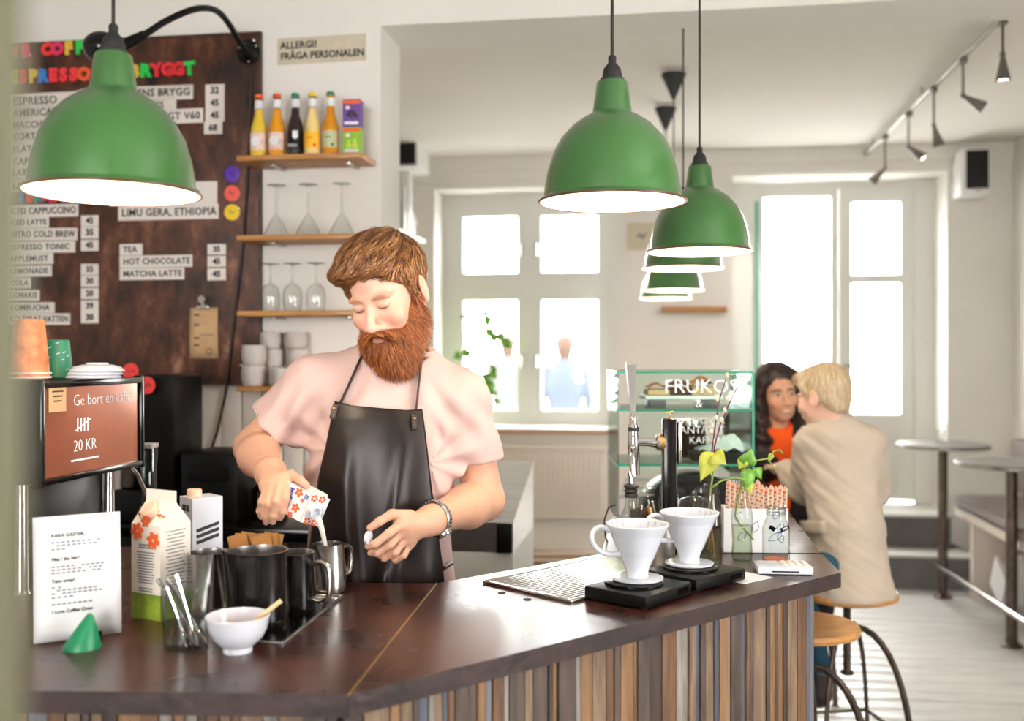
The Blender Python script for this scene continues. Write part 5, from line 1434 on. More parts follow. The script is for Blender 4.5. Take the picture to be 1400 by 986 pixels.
def ell(c, r, Rm=None):
    c, r = arr(*c), arr(*r)
    M = None if Rm is None else np.array(Rm, dtype=np.float32)
    def f(p):
        q = p-c
        if M is not None: q = q@M
        k0 = np.linalg.norm(q/r, axis=1); k1 = np.linalg.norm(q/(r*r), axis=1)+1e-9
        return k0*(k0-1)/k1
    return f
def half(n, d):
    n = arr(*n); n = n/np.linalg.norm(n)
    return lambda p: p@n-d
def local(fn, Rm, c, s=1.0):
    M = np.array(Rm, dtype=np.float32); c = arr(*c)
    return lambda p: fn((p-c)@M/s)*s
def chain(S, pts, rs, k=.01, k0=None):
    for i in range(len(pts)-1): S.add(cone(pts[i], pts[i+1], rs[i], rs[i+1]), (k0 if (i == 0 and k0) else k))
    return S
def nets(f, lo, hi, h):
    lo = np.array(lo, dtype=np.float32); hi = np.array(hi, dtype=np.float32)
    c = 4; n = np.ceil((hi-lo)/(h*c)).astype(int)+1
    ax = [lo[i]+np.arange(n[i])*h*c+h*c/2 for i in range(3)]
    g = np.stack(np.meshgrid(*ax, indexing='ij'), -1).reshape(-1, 3).astype(np.float32)
    dc = f(g).reshape(n)
    band = np.abs(dc) < h*c*1.9
    N = n*c
    D = np.repeat(np.repeat(np.repeat(np.sign(dc).astype(np.float32), c, 0), c, 1), c, 2)
    bi = np.argwhere(band)
    o = np.stack(np.meshgrid(np.arange(c), np.arange(c), np.arange(c), indexing='ij'), -1).reshape(-1, 3)
    idx = (bi[:, None, :]*c+o[None]).reshape(-1, 3)
    for s in range(0, len(idx), 400000):
        q = idx[s:s+400000]; D[q[:, 0], q[:, 1], q[:, 2]] = f((lo+q*h).astype(np.float32))
    S = D < 0
    cells = np.zeros((N[0]-1, N[1]-1, N[2]-1), dtype=np.int8)
    for a in (0, 1):
        for b in (0, 1):
            for d in (0, 1): cells += S[a:N[0]-1+a, b:N[1]-1+b, d:N[2]-1+d]
    act = np.argwhere((cells > 0) & (cells < 8))
    vid = -np.ones(cells.shape, dtype=np.int64); vid[act[:, 0], act[:, 1], act[:, 2]] = np.arange(len(act))
    acc = np.zeros((len(act), 3)); cnt = np.zeros(len(act))
    cr = [(a, b, d) for a in (0, 1) for b in (0, 1) for d in (0, 1)]
    for p in cr:
        for axn in range(3):
            if p[axn]: continue
            q = list(p); q[axn] = 1
            d0 = D[act[:, 0]+p[0], act[:, 1]+p[1], act[:, 2]+p[2]]; d1 = D[act[:, 0]+q[0], act[:, 1]+q[1], act[:, 2]+q[2]]
            m = (d0 < 0) != (d1 < 0)
            t = np.where(m, d0/np.where(np.abs(d0-d1) < 1e-9, 1, d0-d1), 0)
            pos = np.tile(np.array(p, dtype=float), (len(act), 1)); pos[:, axn] += t
            acc[m] += pos[m]; cnt[m] += 1
    V = lo+(act+acc/cnt[:, None])*h
    Fs = []
    for axn in range(3):
        o1, o2 = [(1, 2), (2, 0), (0, 1)][axn]
        sl0 = [slice(1, -1)]*3; sl0[axn] = slice(0, -1); sl1 = [slice(1, -1)]*3; sl1[axn] = slice(1, None)
        a, b = S[tuple(sl0)], S[tuple(sl1)]
        e = np.argwhere(a != b); 
        if not len(e): continue
        flip = a[e[:, 0], e[:, 1], e[:, 2]]
        base = e.copy()
        for k in range(3):
            if k != axn: base[:, k] += 1
        def cell(d1, d2):
            q = base.copy(); q[:, o1] -= d1; q[:, o2] -= d2
            return vid[q[:, 0], q[:, 1], q[:, 2]]
        quad = np.stack([cell(1, 1), cell(0, 1), cell(0, 0), cell(1, 0)], 1)
        quad[~flip] = quad[~flip][:, ::-1]
        Fs.append(quad)
    return V, np.concatenate(Fs) if Fs else np.zeros((0, 4), int)
def np_mesh(name, parts, mat, origin, parent=None, colors=None, smooth=True):
    """parts: list of (V, F, C or None); colours go to the Col attribute"""
    off = 0; Vs = []; Fq = []; Cs = []
    for V, Fc, Cc in parts:
        Vs.append(V); Fq += [tuple(int(i)+off for i in q) for q in Fc]; off += len(V)
        Cs.append(Cc if Cc is not None else np.ones((len(V), 3))*.8)
    V = np.concatenate(Vs)-np.array(origin); Cc = np.concatenate(Cs)
    me = bpy.data.meshes.new(name); me.from_pydata(V.tolist(), [], Fq); me.update()
    if smooth: me.polygons.foreach_set('use_smooth', [True]*len(me.polygons))
    at = me.color_attributes.new('Col', 'FLOAT_COLOR', 'POINT')
    at.data.foreach_set('color', np.concatenate([Cc, np.ones((len(Cc), 1))], 1).astype(np.float32).ravel())
    me.materials.append(MATS[mat])
    o = bpy.data.objects.new(name, me); COL.objects.link(o)
    if parent: o.parent = parent; o.location = Vector(origin)-parent.location
    else: o.location = Vector(origin)
    return o
def grad(f, p, e=.002):
    g = np.stack([f(p+arr(e, 0, 0))-f(p-arr(e, 0, 0)), f(p+arr(0, e, 0))-f(p-arr(0, e, 0)), f(p+arr(0, 0, e))-f(p-arr(0, 0, e))], 1)
    return g/(np.linalg.norm(g, axis=1)[:, None]+1e-9)
def noise3(p, s, seed=0):
    r = np.random.RandomState(seed); out = 0
    for i in range(5):
        k = r.normal(size=3); k = k/np.linalg.norm(k)*s*(1+.35*i); out = out+np.sin(p@k+r.uniform(0, 6.28))
    return out/5
def strands(f, roots, dirf, length, steps, lift, width, cols, seed=1, wob=.25, tipout=0.0):
    """thin tapering ribbons that follow a volume's surface"""
    r = np.random.RandomState(seed); n = len(roots)
    p = roots.astype(np.float32).copy(); Ln = length*(.65+.7*r.rand(n)); seg = (Ln/steps)[:, None]
    jit = r.normal(size=(n, 3))*wob
    pts = [p.copy()]; nr = [grad(f, p)]
    for s_ in range(steps):
        g = grad(f, p); d = dirf(p, g)+jit
        d = d-g*np.sum(d*g, 1)[:, None]*(1-tipout); d = d/(np.linalg.norm(d, axis=1)[:, None]+1e-9)
        p = p+d*seg
        tgt = lift*(.3+.7*r.rand(n))*(1+s_/steps)
        cor = f(p)-tgt
        p = p-grad(f, p)*(cor*(.7 if tipout == 0 else .15))[:, None]
        pts.append(p.copy()); nr.append(g)
    pts = np.stack(pts, 1); nr = np.stack(nr, 1)
    t = np.gradient(pts, axis=1); sd = np.cross(t, nr); sd /= (np.linalg.norm(sd, axis=2)[:, :, None]+1e-9)
    tilt = r.normal(size=(n, 1, 1))*.5; sd = sd+nr*tilt; sd /= (np.linalg.norm(sd, axis=2)[:, :, None]+1e-9)
    w = width*(.7+.6*r.rand(n))[:, None]*np.linspace(1, .15, steps+1)[None]
    a = pts-sd*w[:, :, None]*.5; b = pts+sd*w[:, :, None]*.5
    V = np.stack([a, b], 2).reshape(-1, 3); m = (steps+1)*2
    q = np.array([[2*i, 2*i+1, 2*i+3, 2*i+2] for i in range(steps)])
    Fc = (q[None]+(np.arange(n)*m)[:, None, None]).reshape(-1, 4)
    ci = cols[r.randint(0, len(cols), n)]*(.75+.5*r.rand(n))[:, None]
    return V, Fc, np.repeat(ci, m, 0)
def rotm(yaw, pitch, roll):
    return np.array((Matrix.Rotation(yaw, 3, 'Z') @ Matrix.Rotation(pitch, 3, 'X') @ Matrix.Rotation(roll, 3, 'Y')), dtype=np.float32)

vcol('skin', .48, .35, sss=.12, bump=.12, bscale=260)
vcol('hair_mat', .42, .5)
vcol('cloth_mat', .85, .2, bump=.1, bscale=400)
pm('leather', (.010, .0055, .0045), .36, spec=.34, noise=(12, .5, (1, 1, .5)), bump=.08, bscale=220)
pm('leather_strap', (.03, .015, .009), .45, bump=.2, bscale=150)
pm('shoe_leather', (.02, .012, .01), .4)

def head_sdf(fem=0.0, lid=1.0):
    """head in its own frame: x to the picture's right, face towards -y, eye line at z = 0"""
    S = SDF(); j = 1-.14*fem
    S.add(ell((0, .018, .036), (.076, .095, .083)))
    S.add(ell((0, -.022, -.030), (.0615*(1-.05*fem), .064, .084)), .03)
    S.add(ell((0, -.034, -.078), (.050*j, .048, .038)), .03)
    S.add(ell((0, -.070, -.100), (.020*j, .018, .016)), .02)
    for s in (-1, 1):
        S.add(ell((s*.029, -.076, .0165), (.024, .012, .0075)), .014)
        S.add(ell((s*.042, -.066, -.032), (.022, .020, .020)), .024)
        S.add(ell((s*.031, -.101, -.004), (.019, .016, .0125)), .016, 's')
        S.add(ell((s*.0305, -.0720, -.003), (.0148, .0135, .0120)), .005)
        S.add(ell((s*.0305, -.0750, .0015), (.0155, .0120, .0072)), .004)
    S.add(cone((0, -.083, .006), (0, -.109, -.038), .0075, .0105), .014)
    S.add(ell((0, -.110, -.041), (.011, .009, .0085)), .008)
    for s in (-1, 1):
        S.add(ell((s*.0125, -.099, -.0435), (.0075, .0095, .0070)), .006)
    S.add(ell((0, -.087, -.062), (.026, .012, .018)), .016)
    S.add(ell((0, -.0955, -.0660), (.0215, .0075, .0048)), .004)
    S.add(ell((0, -.0945, -.0755), (.0190, .0080, .0055)), .004)
    S.add(ell((0, -.1035, -.0708), (.022, .006, .0016)), .003, 's')
    for s in (-1, 1):
        E = SDF(); Rm = rotm(s*.35, -.15, 0)
        E.add(ell((s*.0810, .016, -.012), (.0090, .0205, .0330), Rm))
        E.add(ell((s*.0900, .010, -.008), (.0075, .0105, .0175), Rm), .006, 's')
        E.add(ell((s*.0800, .008, -.032), (.006, .008, .009)), .006)
        S.add(E, .008)
    return S
def face_colors(q, base, lip, brow, eye=None, blush=(.12, -.02, -.02), brow_amt=.8):
    """colour of the skin itself at head-frame points: lips, brows, eyes, cheeks"""
    n = len(q); c = np.tile(np.array(base, dtype=float), (n, 1))
    def mix(w, col):
        w = np.clip(w, 0, 1)[:, None]; return c*(1-w)+np.array(col)*w
    x, y, z = np.abs(q[:, 0]), q[:, 1], q[:, 2]
    fr = (y < -.03)
    w = np.exp(-(((x-.043)/.02)**2+((z+.035)/.02)**2))*fr; c = c*(1-.0*w[:, None])+np.array(blush)*w[:, None]*.5
    w = np.exp(-((q[:, 0]/.016)**2+((z+.042)/.014)**2))*fr; c += np.array(blush)*w[:, None]*.4
    w = np.exp(-(((x-.082)/.02)**2+((z+.01)/.04)**2)); c += np.array(blush)*w[:, None]*.7
    c = mix(np.exp(-((q[:, 0]/.0185)**4+((z+.0705)/.0082)**4))*fr*.8, lip)
    zb = .0145+.004*np.sin(np.clip((x-.012)/.04, 0, 1)*PI)
    c = mix((np.exp(-(((x-.031)/.021)**4+((z-zb)/.0050)**2))*(y < -.05))*brow_amt, brow)
    if eye is not None:
        r2 = ((x-.0305)/.0125)**2+((z+.003)/.0056)**2
        c = mix((r2 < 1)*(y < -.05)*1.0, (.72, .69, .66)); rr = ((x-.0305)**2+(z+.003)**2)
        c = mix((rr < .0056**2)*(r2 < 1)*(y < -.05)*1.0, eye)
        c = mix((np.abs(z-(.0030-.0022*((x-.0305)/.0125)**2)) < .0016)*(np.abs(x-.0305) < .0145)*(y < -.05)*1.0, (.02, .012, .01))
    else:
        c = mix((np.exp(-(((x-.0305)/.0135)**4+((z+.0080-.003*((x-.0305)/.0135)**2)/.0022)**2)))*(y < -.05)*.95, (.09, .035, .02))
    return np.clip(c, 0, 1)

def finger(S, pts, r, k=.004):
    n = len(pts); chain(S, pts, [r*(1-.10*i) for i in range(n)], k, .008)

# ---------------------------------------------------------------- the barista
print('people...')
Rh = rotm(R(-22), R(27), R(-8)); hs = 1.05
ch = np.array(P(505, 421, 2.295))+hs*np.array((.029, .069, .040))
H0 = head_sdf(0)
headf = local(H0, Rh, ch, hs)
def hl(x, y, z): return tuple(ch+hs*(Rh@np.array((x, y, z))))
SR = P(424, 530, 2.44); SL = P(634, 548, 2.45)             # shoulder joints (picture left, right)
ELR = P(347, 612, 2.47); WRR = P(371, 648, 2.245)
ELL = P(662, 684, 2.47); WRL = P(590, 711, 2.255)
nb = P(545, 494, 2.46)
body = SDF()
body.add(headf, .01)
body.add(cone(hl(0, .032, -.055), (nb.x, nb.y, nb.z-.05), .058, .066), .03)
armR = SDF(); chain(armR, [SR, ELR], [.052, .045]); 
mR = ELR.lerp(WRR, .35); chain(armR, [ELR, mR, WRR], [.044, .048, .030], .02)
armL = SDF(); chain(armL, [SL, ELL], [.052, .046])
mL = ELL.lerp(WRL, .33); chain(armL, [ELL, mL, WRL], [.046, .050, .030], .02)
# right hand (picture left) wrapped round the carton
Yh = 2.168
hand = armR
hand.add(cone(WRR, P(383, 660, Yh+.010), .029, .021), .02); hand.add(cone(WRR, P(369, 663, Yh+.014), .027, .020), .02)
hand.add(cone(P(389, 656, Yh+.006), P(365, 666, Yh+.010), .015, .0135), .015)
tips = [[P(393, 659, Yh-.002), P(390, 681, Yh-.036), P(386, 699, Yh-.030), P(383, 708, Yh-.018)],
        [P(384, 661, Yh-.006), P(378, 686, Yh-.038), P(374, 704, Yh-.028), P(373, 713, Yh-.014)],
        [P(374, 664, Yh-.004), P(366, 688, Yh-.032), P(363, 705, Yh-.020), P(364, 714, Yh-.008)],
        [P(366, 667, Yh+.004), P(358, 686, Yh-.022), P(355, 699, Yh-.012), P(357, 707, Yh-.002)]]
for t_, r_ in zip(tips, (.0105, .0108, .0102, .0088)): finger(hand, t_, r_)
finger(hand, [P(384, 650, 2.215), P(398, 649, 2.180), P(410, 656, 2.160), P(419, 664, 2.150)], .0115)
# left hand (picture right) pinching the screw cap
hand = armL; Y2 = 2.195
hand.add(cone(WRL, P(553, 718, Y2), .0275, .0205), .02); hand.add(cone(WRL, P(556, 732, Y2+.02), .026, .019), .02)
hand.add(cone(P(549, 714, Y2-.005), P(560, 741, Y2+.03), .0165, .014), .015)
finger(hand, [P(561, 704, Y2+.01), P(536, 703, Y2-.025), P(519, 713, Y2-.040), P(506, 722, Y2-.042)], .0115)
finger(hand, [P(550, 715, Y2-.008), P(531, 730, Y2-.040), P(513, 744, Y2-.045), P(503, 747, Y2-.040)], .0108)
finger(hand, [P(552, 724, Y2), P(533, 745, Y2-.024), P(515, 756, Y2-.022), P(507, 756, Y2-.010)], .0106)
finger(hand, [P(556, 734, Y2+.014), P(540, 755, Y2-.006), P(525, 763, Y2+.004), P(520, 760, Y2+.018)], .0100)
finger(hand, [P(561, 742, Y2+.03), P(552, 759, Y2+.018), P(541, 766, Y2+.028), P(536, 762, Y2+.040)], .0088)

torso = SDF()
tcx = -.305
torso.add(ell((tcx, 2.455, 1.32), (.172, .115, .19)))
torso.add(ell((-.315, 2.43, 1.08), (.160, .120, .24)), .12)
torso.add(ell((-.315, 2.46, .90), (.168, .122, .16)), .10)
torso.add(cone((nb.x-.01, nb.y+.01, nb.z-.03), (SR.x+.02, SR.y, SR.z+.010), .070, .054), .06)
torso.add(cone((nb.x+.01, nb.y+.01, nb.z-.03), (SL.x-.02, SL.y, SL.z+.010), .070, .054), .06)
feetx = (-.40, -.23)
legs = SDF()
legs.add(cone((-.315, 2.46, .90), (-.315, 2.46, .98), .13, .13))
for i, fx in enumerate(feetx):
    legs.add(cone((fx, 2.47, .86), (fx-.005+.01*i, 2.50, .47), .088, .062), .05); legs.add(cone((fx-.005+.01*i, 2.50, .47), (fx, 2.52, .09), .060, .044), .03)
full = SDF(); full.add(body, .01); full.add(torso, .02); full.add(armR, .03); full.add(armL, .03); full.add(legs, .03)
skin = np.array((.75, .45, .345)); skin_arm = np.array((.66, .37, .25))
parts = []
V, Fq = nets(body, np.array(ch)-(.15, .16, .27), np.array(ch)+(.15, .16, .17), .0026)
q = (V-ch)@Rh/hs
fc = face_colors(q, skin, (.55, .24, .20), (.30, .12, .045), None, (.14, -.09, -.08), .8)
fc *= (1+.03*noise3(V.astype(np.float32), 160, 3))[:, None]
parts.append((V, Fq, fc))
def arm_part(f, a, lo, hi, h=.003):
    V, Fq = nets(f, lo, hi, h)
    c = np.tile(skin_arm, (len(V), 1))*(1+.05*noise3(V.astype(np.float32), 120, 5)+.04*noise3(V.astype(np.float32), 420, 6))[:, None]
    return V, Fq, np.clip(c, 0, 1)
def bb(pts, m): 
    a = np.array([tuple(p) for p in pts]); return a.min(0)-m, a.max(0)+m
allR = [SR, ELR, WRR]+[p for t_ in tips for p in t_]+[P(418, 664, 2.165)]
lo, hi = bb(allR, .07); parts.append(arm_part(armR, None, lo, hi))
allL = [SL, ELL, WRL, P(503, 747, 2.15), P(540, 768, 2.24)]
lo, hi = bb(allL, .07); parts.append(arm_part(armL, None, lo, hi))
tl_ = SDF(); tl_.add(torso, .02); tl_.add(legs, .04)
V, Fq = nets(lambda p: tl_(p)+.012, (-.62, 2.25, .04), (.02, 2.65, 1.56), .012)
parts.append((V, Fq, np.tile(skin, (len(V), 1))))
barista = np_mesh('person', parts, 'skin', (-.315, 2.46, 0))
tag(barista, 'bearded barista in pale pink shirt and leather apron pouring milk', 'person')

# t-shirt: torso and sleeves, cut at sleeve ends, hem and neckline
sh = SDF(); sh.add(torso, .02)
slR = SDF(); e = SR.lerp(ELR, .60); slR.add(cone(SR, e+(ELR-SR)*.15, .058, .0645)); dR = (ELR-SR).normalized(); slR.add(half(dR, float(dR.dot(e))), .006, 'i')
slL = SDF(); e2 = SL.lerp(ELL, .60); slL.add(cone(SL, e2+(ELL-SL)*.15, .058, .066)); dL = (ELL-SL).normalized(); slL.add(half(dL, float(dL.dot(e2))), .006, 'i')
sh.add(slR, .05); sh.add(slL, .05)
shirt0 = SDF(); shirt0.add(lambda p: sh(p)-.006)
def folds(p):
    w = .0042*noise3(p*arr(1, 1, .7), 24, 11)+.0030*noise3(p*arr(1, 1, .45), 58, 12)
    u_ = (p[:, 0]-nb.x); w = w+.0042*np.sin(p[:, 2]*70+np.abs(u_)*95+.8*np.sin(p[:, 0]*30))*np.exp(-((p[:, 2]-1.36)/.07)**2)*np.clip(np.abs(u_)/.08, 0, 1)
    for s_, sg in ((SR, 1), (SL, -1)):
        a = arr(s_.x+sg*.075, s_.y-.05, s_.z-.14); d = np.linalg.norm(p-a, axis=1)
        an = np.arctan2(p[:, 2]-a[2], p[:, 0]-a[0]); w = w+.0065*np.sin(an*9+2.0)*np.exp(-(d/.13)**2)*np.clip(d/.08, 0, 1)**2*1.4
    return w
neck_c = local(ell((0, 0, 0), (.072, .080, .050)), rotm(0, R(-28), R(4)), (nb.x+.004, nb.y-.035, nb.z+.022))
shirt = SDF(); shirt.add(lambda p: shirt0(p)+folds(p)); shirt.add(neck_c, .008, 's'); shirt.add(half((0, 0, -1), -.86), .01, 'i')
V, Fq = nets(shirt, (-.68, 2.24, .84), (.05, 2.66, 1.58), .0052)
pink = np.array(s2l(208, 178, 172))
so = np_mesh('t_shirt', [(V, Fq, np.tile(pink, (len(V), 1)))], 'cloth_mat', (-.315, 2.46, .86), barista)
# collar band and sleeve hems
rg = []
for i in range(40):
    a = 2*PI*i/40; v = rotm(0, R(-28), R(4))@np.array((.0725*math.cos(a), .0805*math.sin(a), -.006)); rg.append(np.array((nb.x+.004, nb.y-.035, nb.z+.022))+v)
rg = np.array(rg, dtype=np.float32)
for _ in range(3): rg = rg-grad(shirt0, rg)*(shirt0(rg)-.001)[:, None]*.8
MB().tube([Vector(map(float, v))-Vector((-.315, 2.46, .86)) for v in rg], .0065, 8, closed=True, flat=.5).obj('collar', pm('shirt_pink', tuple(pink), .85), so)
for (cc, dd) in ((e, dR), (e2, dL)):
    x = dd.orthogonal().normalized(); y = dd.cross(x); pts = []
    sf = slR if cc is e else slL
    for i in range(36):
        a = 2*PI*i/36; base_ = cc-dd*.004
        r_ = .05; v = np.array([tuple(base_+(x*math.cos(a)+y*math.sin(a))*r_)], dtype=np.float32)
        for _ in range(6):
            g = grad(shirt, v); gd = g-np.array(dd)*(g@np.array(dd))[:, None]; gd /= np.linalg.norm(gd)+1e-9
            v = v-gd*(shirt(v)-.0005)*.7
        pts.append(Vector(map(float, v[0]))-Vector((-.315, 2.46, .86)))
    MB().tube(pts, .0035, 6, closed=True).obj('sleeve_hem', 'shirt_pink', so)

# apron hung on the front of the shirt
body_front = SDF(); body_front.add(torso, .02)
def front_y(x, z, off):
    p = np.array([[x, 2.20, z]], dtype=np.float32)
    for _ in range(40):
        d = float(body_front(p)[0])-off
        if d < .0008: break
        p[0, 1] += d*.8
        if p[0, 1] > 2.47: break
    return float(p[0, 1])
ZA = [1.392, 1.36, 1.30, 1.22, 1.12, 1.02, .92, .80, .66, .50]
XL = [-.404, -.410, -.420, -.438, -.452, -.464, -.470, -.474, -.476, -.476]; XR = [-.205, -.200, -.192, -.183, -.170, -.158, -.150, -.146, -.144, -.144]
nu, nv = 44, 60
zz_ = np.linspace(0, 1, nv+1); za = np.interp(zz_, np.linspace(0, 1, len(ZA)), ZA); xl = np.interp(zz_, np.linspace(0, 1, len(ZA)), XL); xr = np.interp(zz_, np.linspace(0, 1, len(ZA)), XR)
YG = np.zeros((nv+1, nu+1)); XG = np.zeros_like(YG)
for j in range(nv+1):
    for i in range(nu+1):
        x = xl[j]+(xr[j]-xl[j])*i/nu; XG[j, i] = x; YG[j, i] = front_y(x, za[j], .024)
for j in range(1, nv+1):                                    # leather hangs: it never tucks back in below the belly
    if za[j] < 1.15: YG[j] = np.minimum(YG[j], YG[j-1]+.002)
for _ in range(3):
    Q = YG.copy(); YG[1:-1] = (Q[:-2]+Q[2:]+2*Q[1:-1])/4; YG[:, 1:-1] = (YG[:, :-2]+YG[:, 2:]+2*YG[:, 1:-1])/4
verts = []
for j in range(nv+1):
    for i in range(nu+1):
        a = i/nu; t = max(0, (1.34-za[j])/.5)
        y = YG[j, i]-.016*min(1, t*1.6)*(math.sin(a*7.2+.9+1.2*t)*.55+math.sin(a*13+2.0*t)*.3)-.020*math.exp(-((a-(.22+.16*t))/.07)**2)*min(1, t*1.5)-.020*math.exp(-((a-(.80-.30*t))/.06)**2)*min(1, t*1.5)
        z = za[j]+(.010*math.sin(a*PI)*-1 if j == 0 else 0)-.018*a*(1-j/nv)
        verts.append((XG[j, i]+.315, y-2.46, z-.5))
fs = [(j*(nu+1)+i, j*(nu+1)+i+1, (j+1)*(nu+1)+i+1, (j+1)*(nu+1)+i) for j in range(nv) for i in range(nu)]
ap = MB().add(verts, fs).obj('apron', 'leather', barista, (0, 0, .5), solid=.003)
edge = [verts[i] for i in range(nu+1)]
MB().tube([Vector(v)+Vector((0, -.001, 0)) for v in edge], .0022, 6).obj('top_edge', 'leather', ap)
def surf(px, py, off=.007):
    """point on the shirt front seen through a pixel"""
    d = np.array(((px-CX)/F, 1.0, -(py-CY)/F)); t = 2.1; p = None
    for _ in range(60):
        p = np.array([(0, 0, CAMZ)]+d*t, dtype=np.float32).reshape(1, 3); s_ = float(shirt0(p)[0])-off
        if s_ < .0006 or t > 2.7: break
        t += s_*.8
    return Vector(map(float, p[0]))
base_ap = Vector((-.315, 2.46, .5))
def strap(pts, extra=()):
    q = [surf(*p_) for p_ in pts]+list(extra)
    MB().tube([v-base_ap for v in q], .0105, 8, flat=.22, up=(0, -1, .3)).obj('neck_strap', 'leather_strap', ap)
strap([(462, 562), (466, 550), (474, 533), (482, 515), (490, 497), (497, 482)], [Vector((nb.x-.06, nb.y+.02, nb.z+.045)), Vector((nb.x-.03, nb.y+.07, nb.z+.04))])
strap([(567, 576), (569, 560), (571, 540), (574, 515), (577, 490), (578, 474)], [Vector((nb.x+.055, nb.y+.02, nb.z+.045)), Vector((nb.x+.03, nb.y+.07, nb.z+.04))])
for (px, py, rz) in ((457, 563, .25), (567, 577, 0)):
    q = surf(px, py, .022)-base_ap
    MB().box((0, 0, 0), (.015, .007, .036), bev=.003).obj('strap_loop', 'leather_strap', ap, q, rot=(-.1, rz, 0))
    MB().ball((0, 0, 0), (.0035, .0025, .0035), 10, 6).obj('stud', 'brass', ap, q+Vector((0, -.0045, .008)))
MB().tube([Vector((XG[j, nu]+.315, YG[j, nu]-2.46, za[j]-.5)) for j in (34, 34)]+[Vector((XG[34, nu]+.330, YG[34, nu]-2.40, za[34]-.5))], .006, 6).obj('waist_tie', 'leather_strap', ap)

# trousers and shoes
tr_f = SDF(); tr_f.add(lambda p: legs(p)-.010); tr_f.add(half((0, 0, -1), -.075), .005, 'i')
V, Fq = nets(tr_f, (-.60, 2.28, .05), (-.02, 2.68, 1.12), .011)
np_mesh('trousers', [(V, Fq, np.tile(np.array((.012, .012, .015)), (len(V), 1)))], 'cloth_mat', (-.315, 2.46, .05), barista)
for fx in feetx:
    s_ = SDF(); s_.add(cone((fx, 2.54, .045), (fx, 2.40, .038), .043, .040)); s_.add(cone((fx, 2.53, .05), (fx, 2.53, .10), .044, .048), .03); s_.add(half((0, 0, -1), -.0), .004, 'i')
    V, Fq = nets(s_, (fx-.08, 2.33, -.02), (fx+.08, 2.62, .17), .007)
    np_mesh('shoe', [(V, Fq, None)], 'shoe_leather', (fx, 2.47, 0), barista)

# beard
bd_ = SDF()
bd_.add(ell((-.004, -.060, -.122), (.053, .046, .062)))
bd_.add(ell((0, -.070, -.100), (.046, .036, .030)), .02)
for s_ in (-1, 1):
    bd_.add(ell((s_*.054, -.018, -.070), (.018, .036, .046)), .03); bd_.add(cone((s_*.073, -.014, -.012), (s_*.066, -.012, -.07), .0075, .016), .015)
    bd_.add(cone((s_*.006, -.104, -.0555), (s_*.034, -.088, -.0680), .0078, .0085), .008); bd_.add(cone((s_*.034, -.088, -.0680), (s_*.048, -.066, -.092), .009, .014), .014)
    bd_.add(ell((s_*.045, -.05, -.10), (.024, .034, .036)), .02)
bd_.add(ell((0, -.112, -.0735), (.017, .020, .0085)), .006, 's')
def tuft(p): return .0016*noise3(p, 240, 21)+.0012*noise3(p*arr(1, 1, .35), 520, 22)
bf = lambda p: bd_(p)+tuft(p)
V, Fq = nets(bf, (-.11, -.14, -.21), (.11, .06, .02), .003)
W_ = ch+hs*(V@Rh.T)
bcol = np.array([(.25, .062, .012), (.40, .115, .022), (.13, .030, .007), (.55, .20, .05), (.32, .085, .016)])
base_c = np.tile(np.array((.20, .052, .012)), (len(V), 1))*(1+.3*noise3(V.astype(np.float32), 300, 8))[:, None]
r_ = np.random.RandomState(2); sel = r_.choice(len(V), 9000)
rt_ = V[sel].astype(np.float32); rt_ = rt_[(rt_[:, 1] < .03)]
def bdir(p, g): 
    d = np.tile(arr(0, -.12, -1), (len(p), 1)); d[:, 0] = p[:, 0]*5; m_ = (p[:, 2] > -.078) & (np.abs(p[:, 0]) < .045) & (p[:, 1] < -.07); d[m_, 0] = np.sign(p[m_, 0])*1.2; d[m_, 2] = -.7
    return d+g*.35
sv, sf_, sc_ = strands(bf, rt_, bdir, .024, 4, .003, .0013, bcol, 4, .28, tipout=.75)
sv = ch+hs*(sv@Rh.T)
np_mesh('beard', [(W_, Fq, base_c), (sv, sf_, sc_)], 'hair_mat', tuple(W_.mean(0)), barista)
# hair
hr = SDF()
hr.add(ell((0, .022, .036), (.0835, .104, .089)))
hr.add(ell((-.034, -.056, .076), (.046, .036, .027)), .025); hr.add(ell((.030, -.048, .084), (.038, .032, .022)), .025)
hr.add(ell((-.006, .0, .108), (.064, .066, .022)), .03)
hr.add(half((0, -.62, -.78), .0005), .012, 'i')
for s_ in (-1, 1): hr.add(cone((s_*.077, -.020, .045), (s_*.076, -.016, -.004), .012, .006), .012)
for s_ in (-1, 1): hr.add(ell((s_*.088, .016, -.012), (.020, .026, .030)), .008, 's')
hf = lambda p: hr(p)+.0042*noise3(p*arr(1, .45, 1), 110, 31)+.0012*noise3(p, 330, 32)
V, Fq = nets(hf, (-.13, -.15, -.10), (.13, .17, .18), .0034)
W_ = ch+hs*(V@Rh.T)
hcol = np.array([(.24, .088, .026), (.36, .145, .045), (.13, .045, .014), (.62, .33, .13), (.08, .028, .010), (.46, .20, .07)])
base_c = np.tile(np.array((.10, .036, .012)), (len(V), 1))*(1+.35*noise3(V.astype(np.float32)*arr(1, .3, 1), 150, 9))[:, None]
sel = r_.choice(len(V), 9000); rt_ = V[sel].astype(np.float32)
crown = arr(.03, .075, .125)
def hdir(p, g):
    d = p-crown; d = d/(np.linalg.norm(d, axis=1)[:, None]+1e-6); d = d+arr(-.35, -.5, -.1)*(p[:, 2] > .05)[:, None]; d[:, 2] -= (p[:, 2] < .06)*.8
    return d
sv, sf_, sc_ = strands(hf, rt_, hdir, .042, 5, .004, .0017, hcol, 6, .25)
sv = ch+hs*(sv@Rh.T)
np_mesh('hair', [(W_, Fq, base_c), (sv, sf_, sc_)], 'hair_mat', tuple(W_.mean(0)), barista)

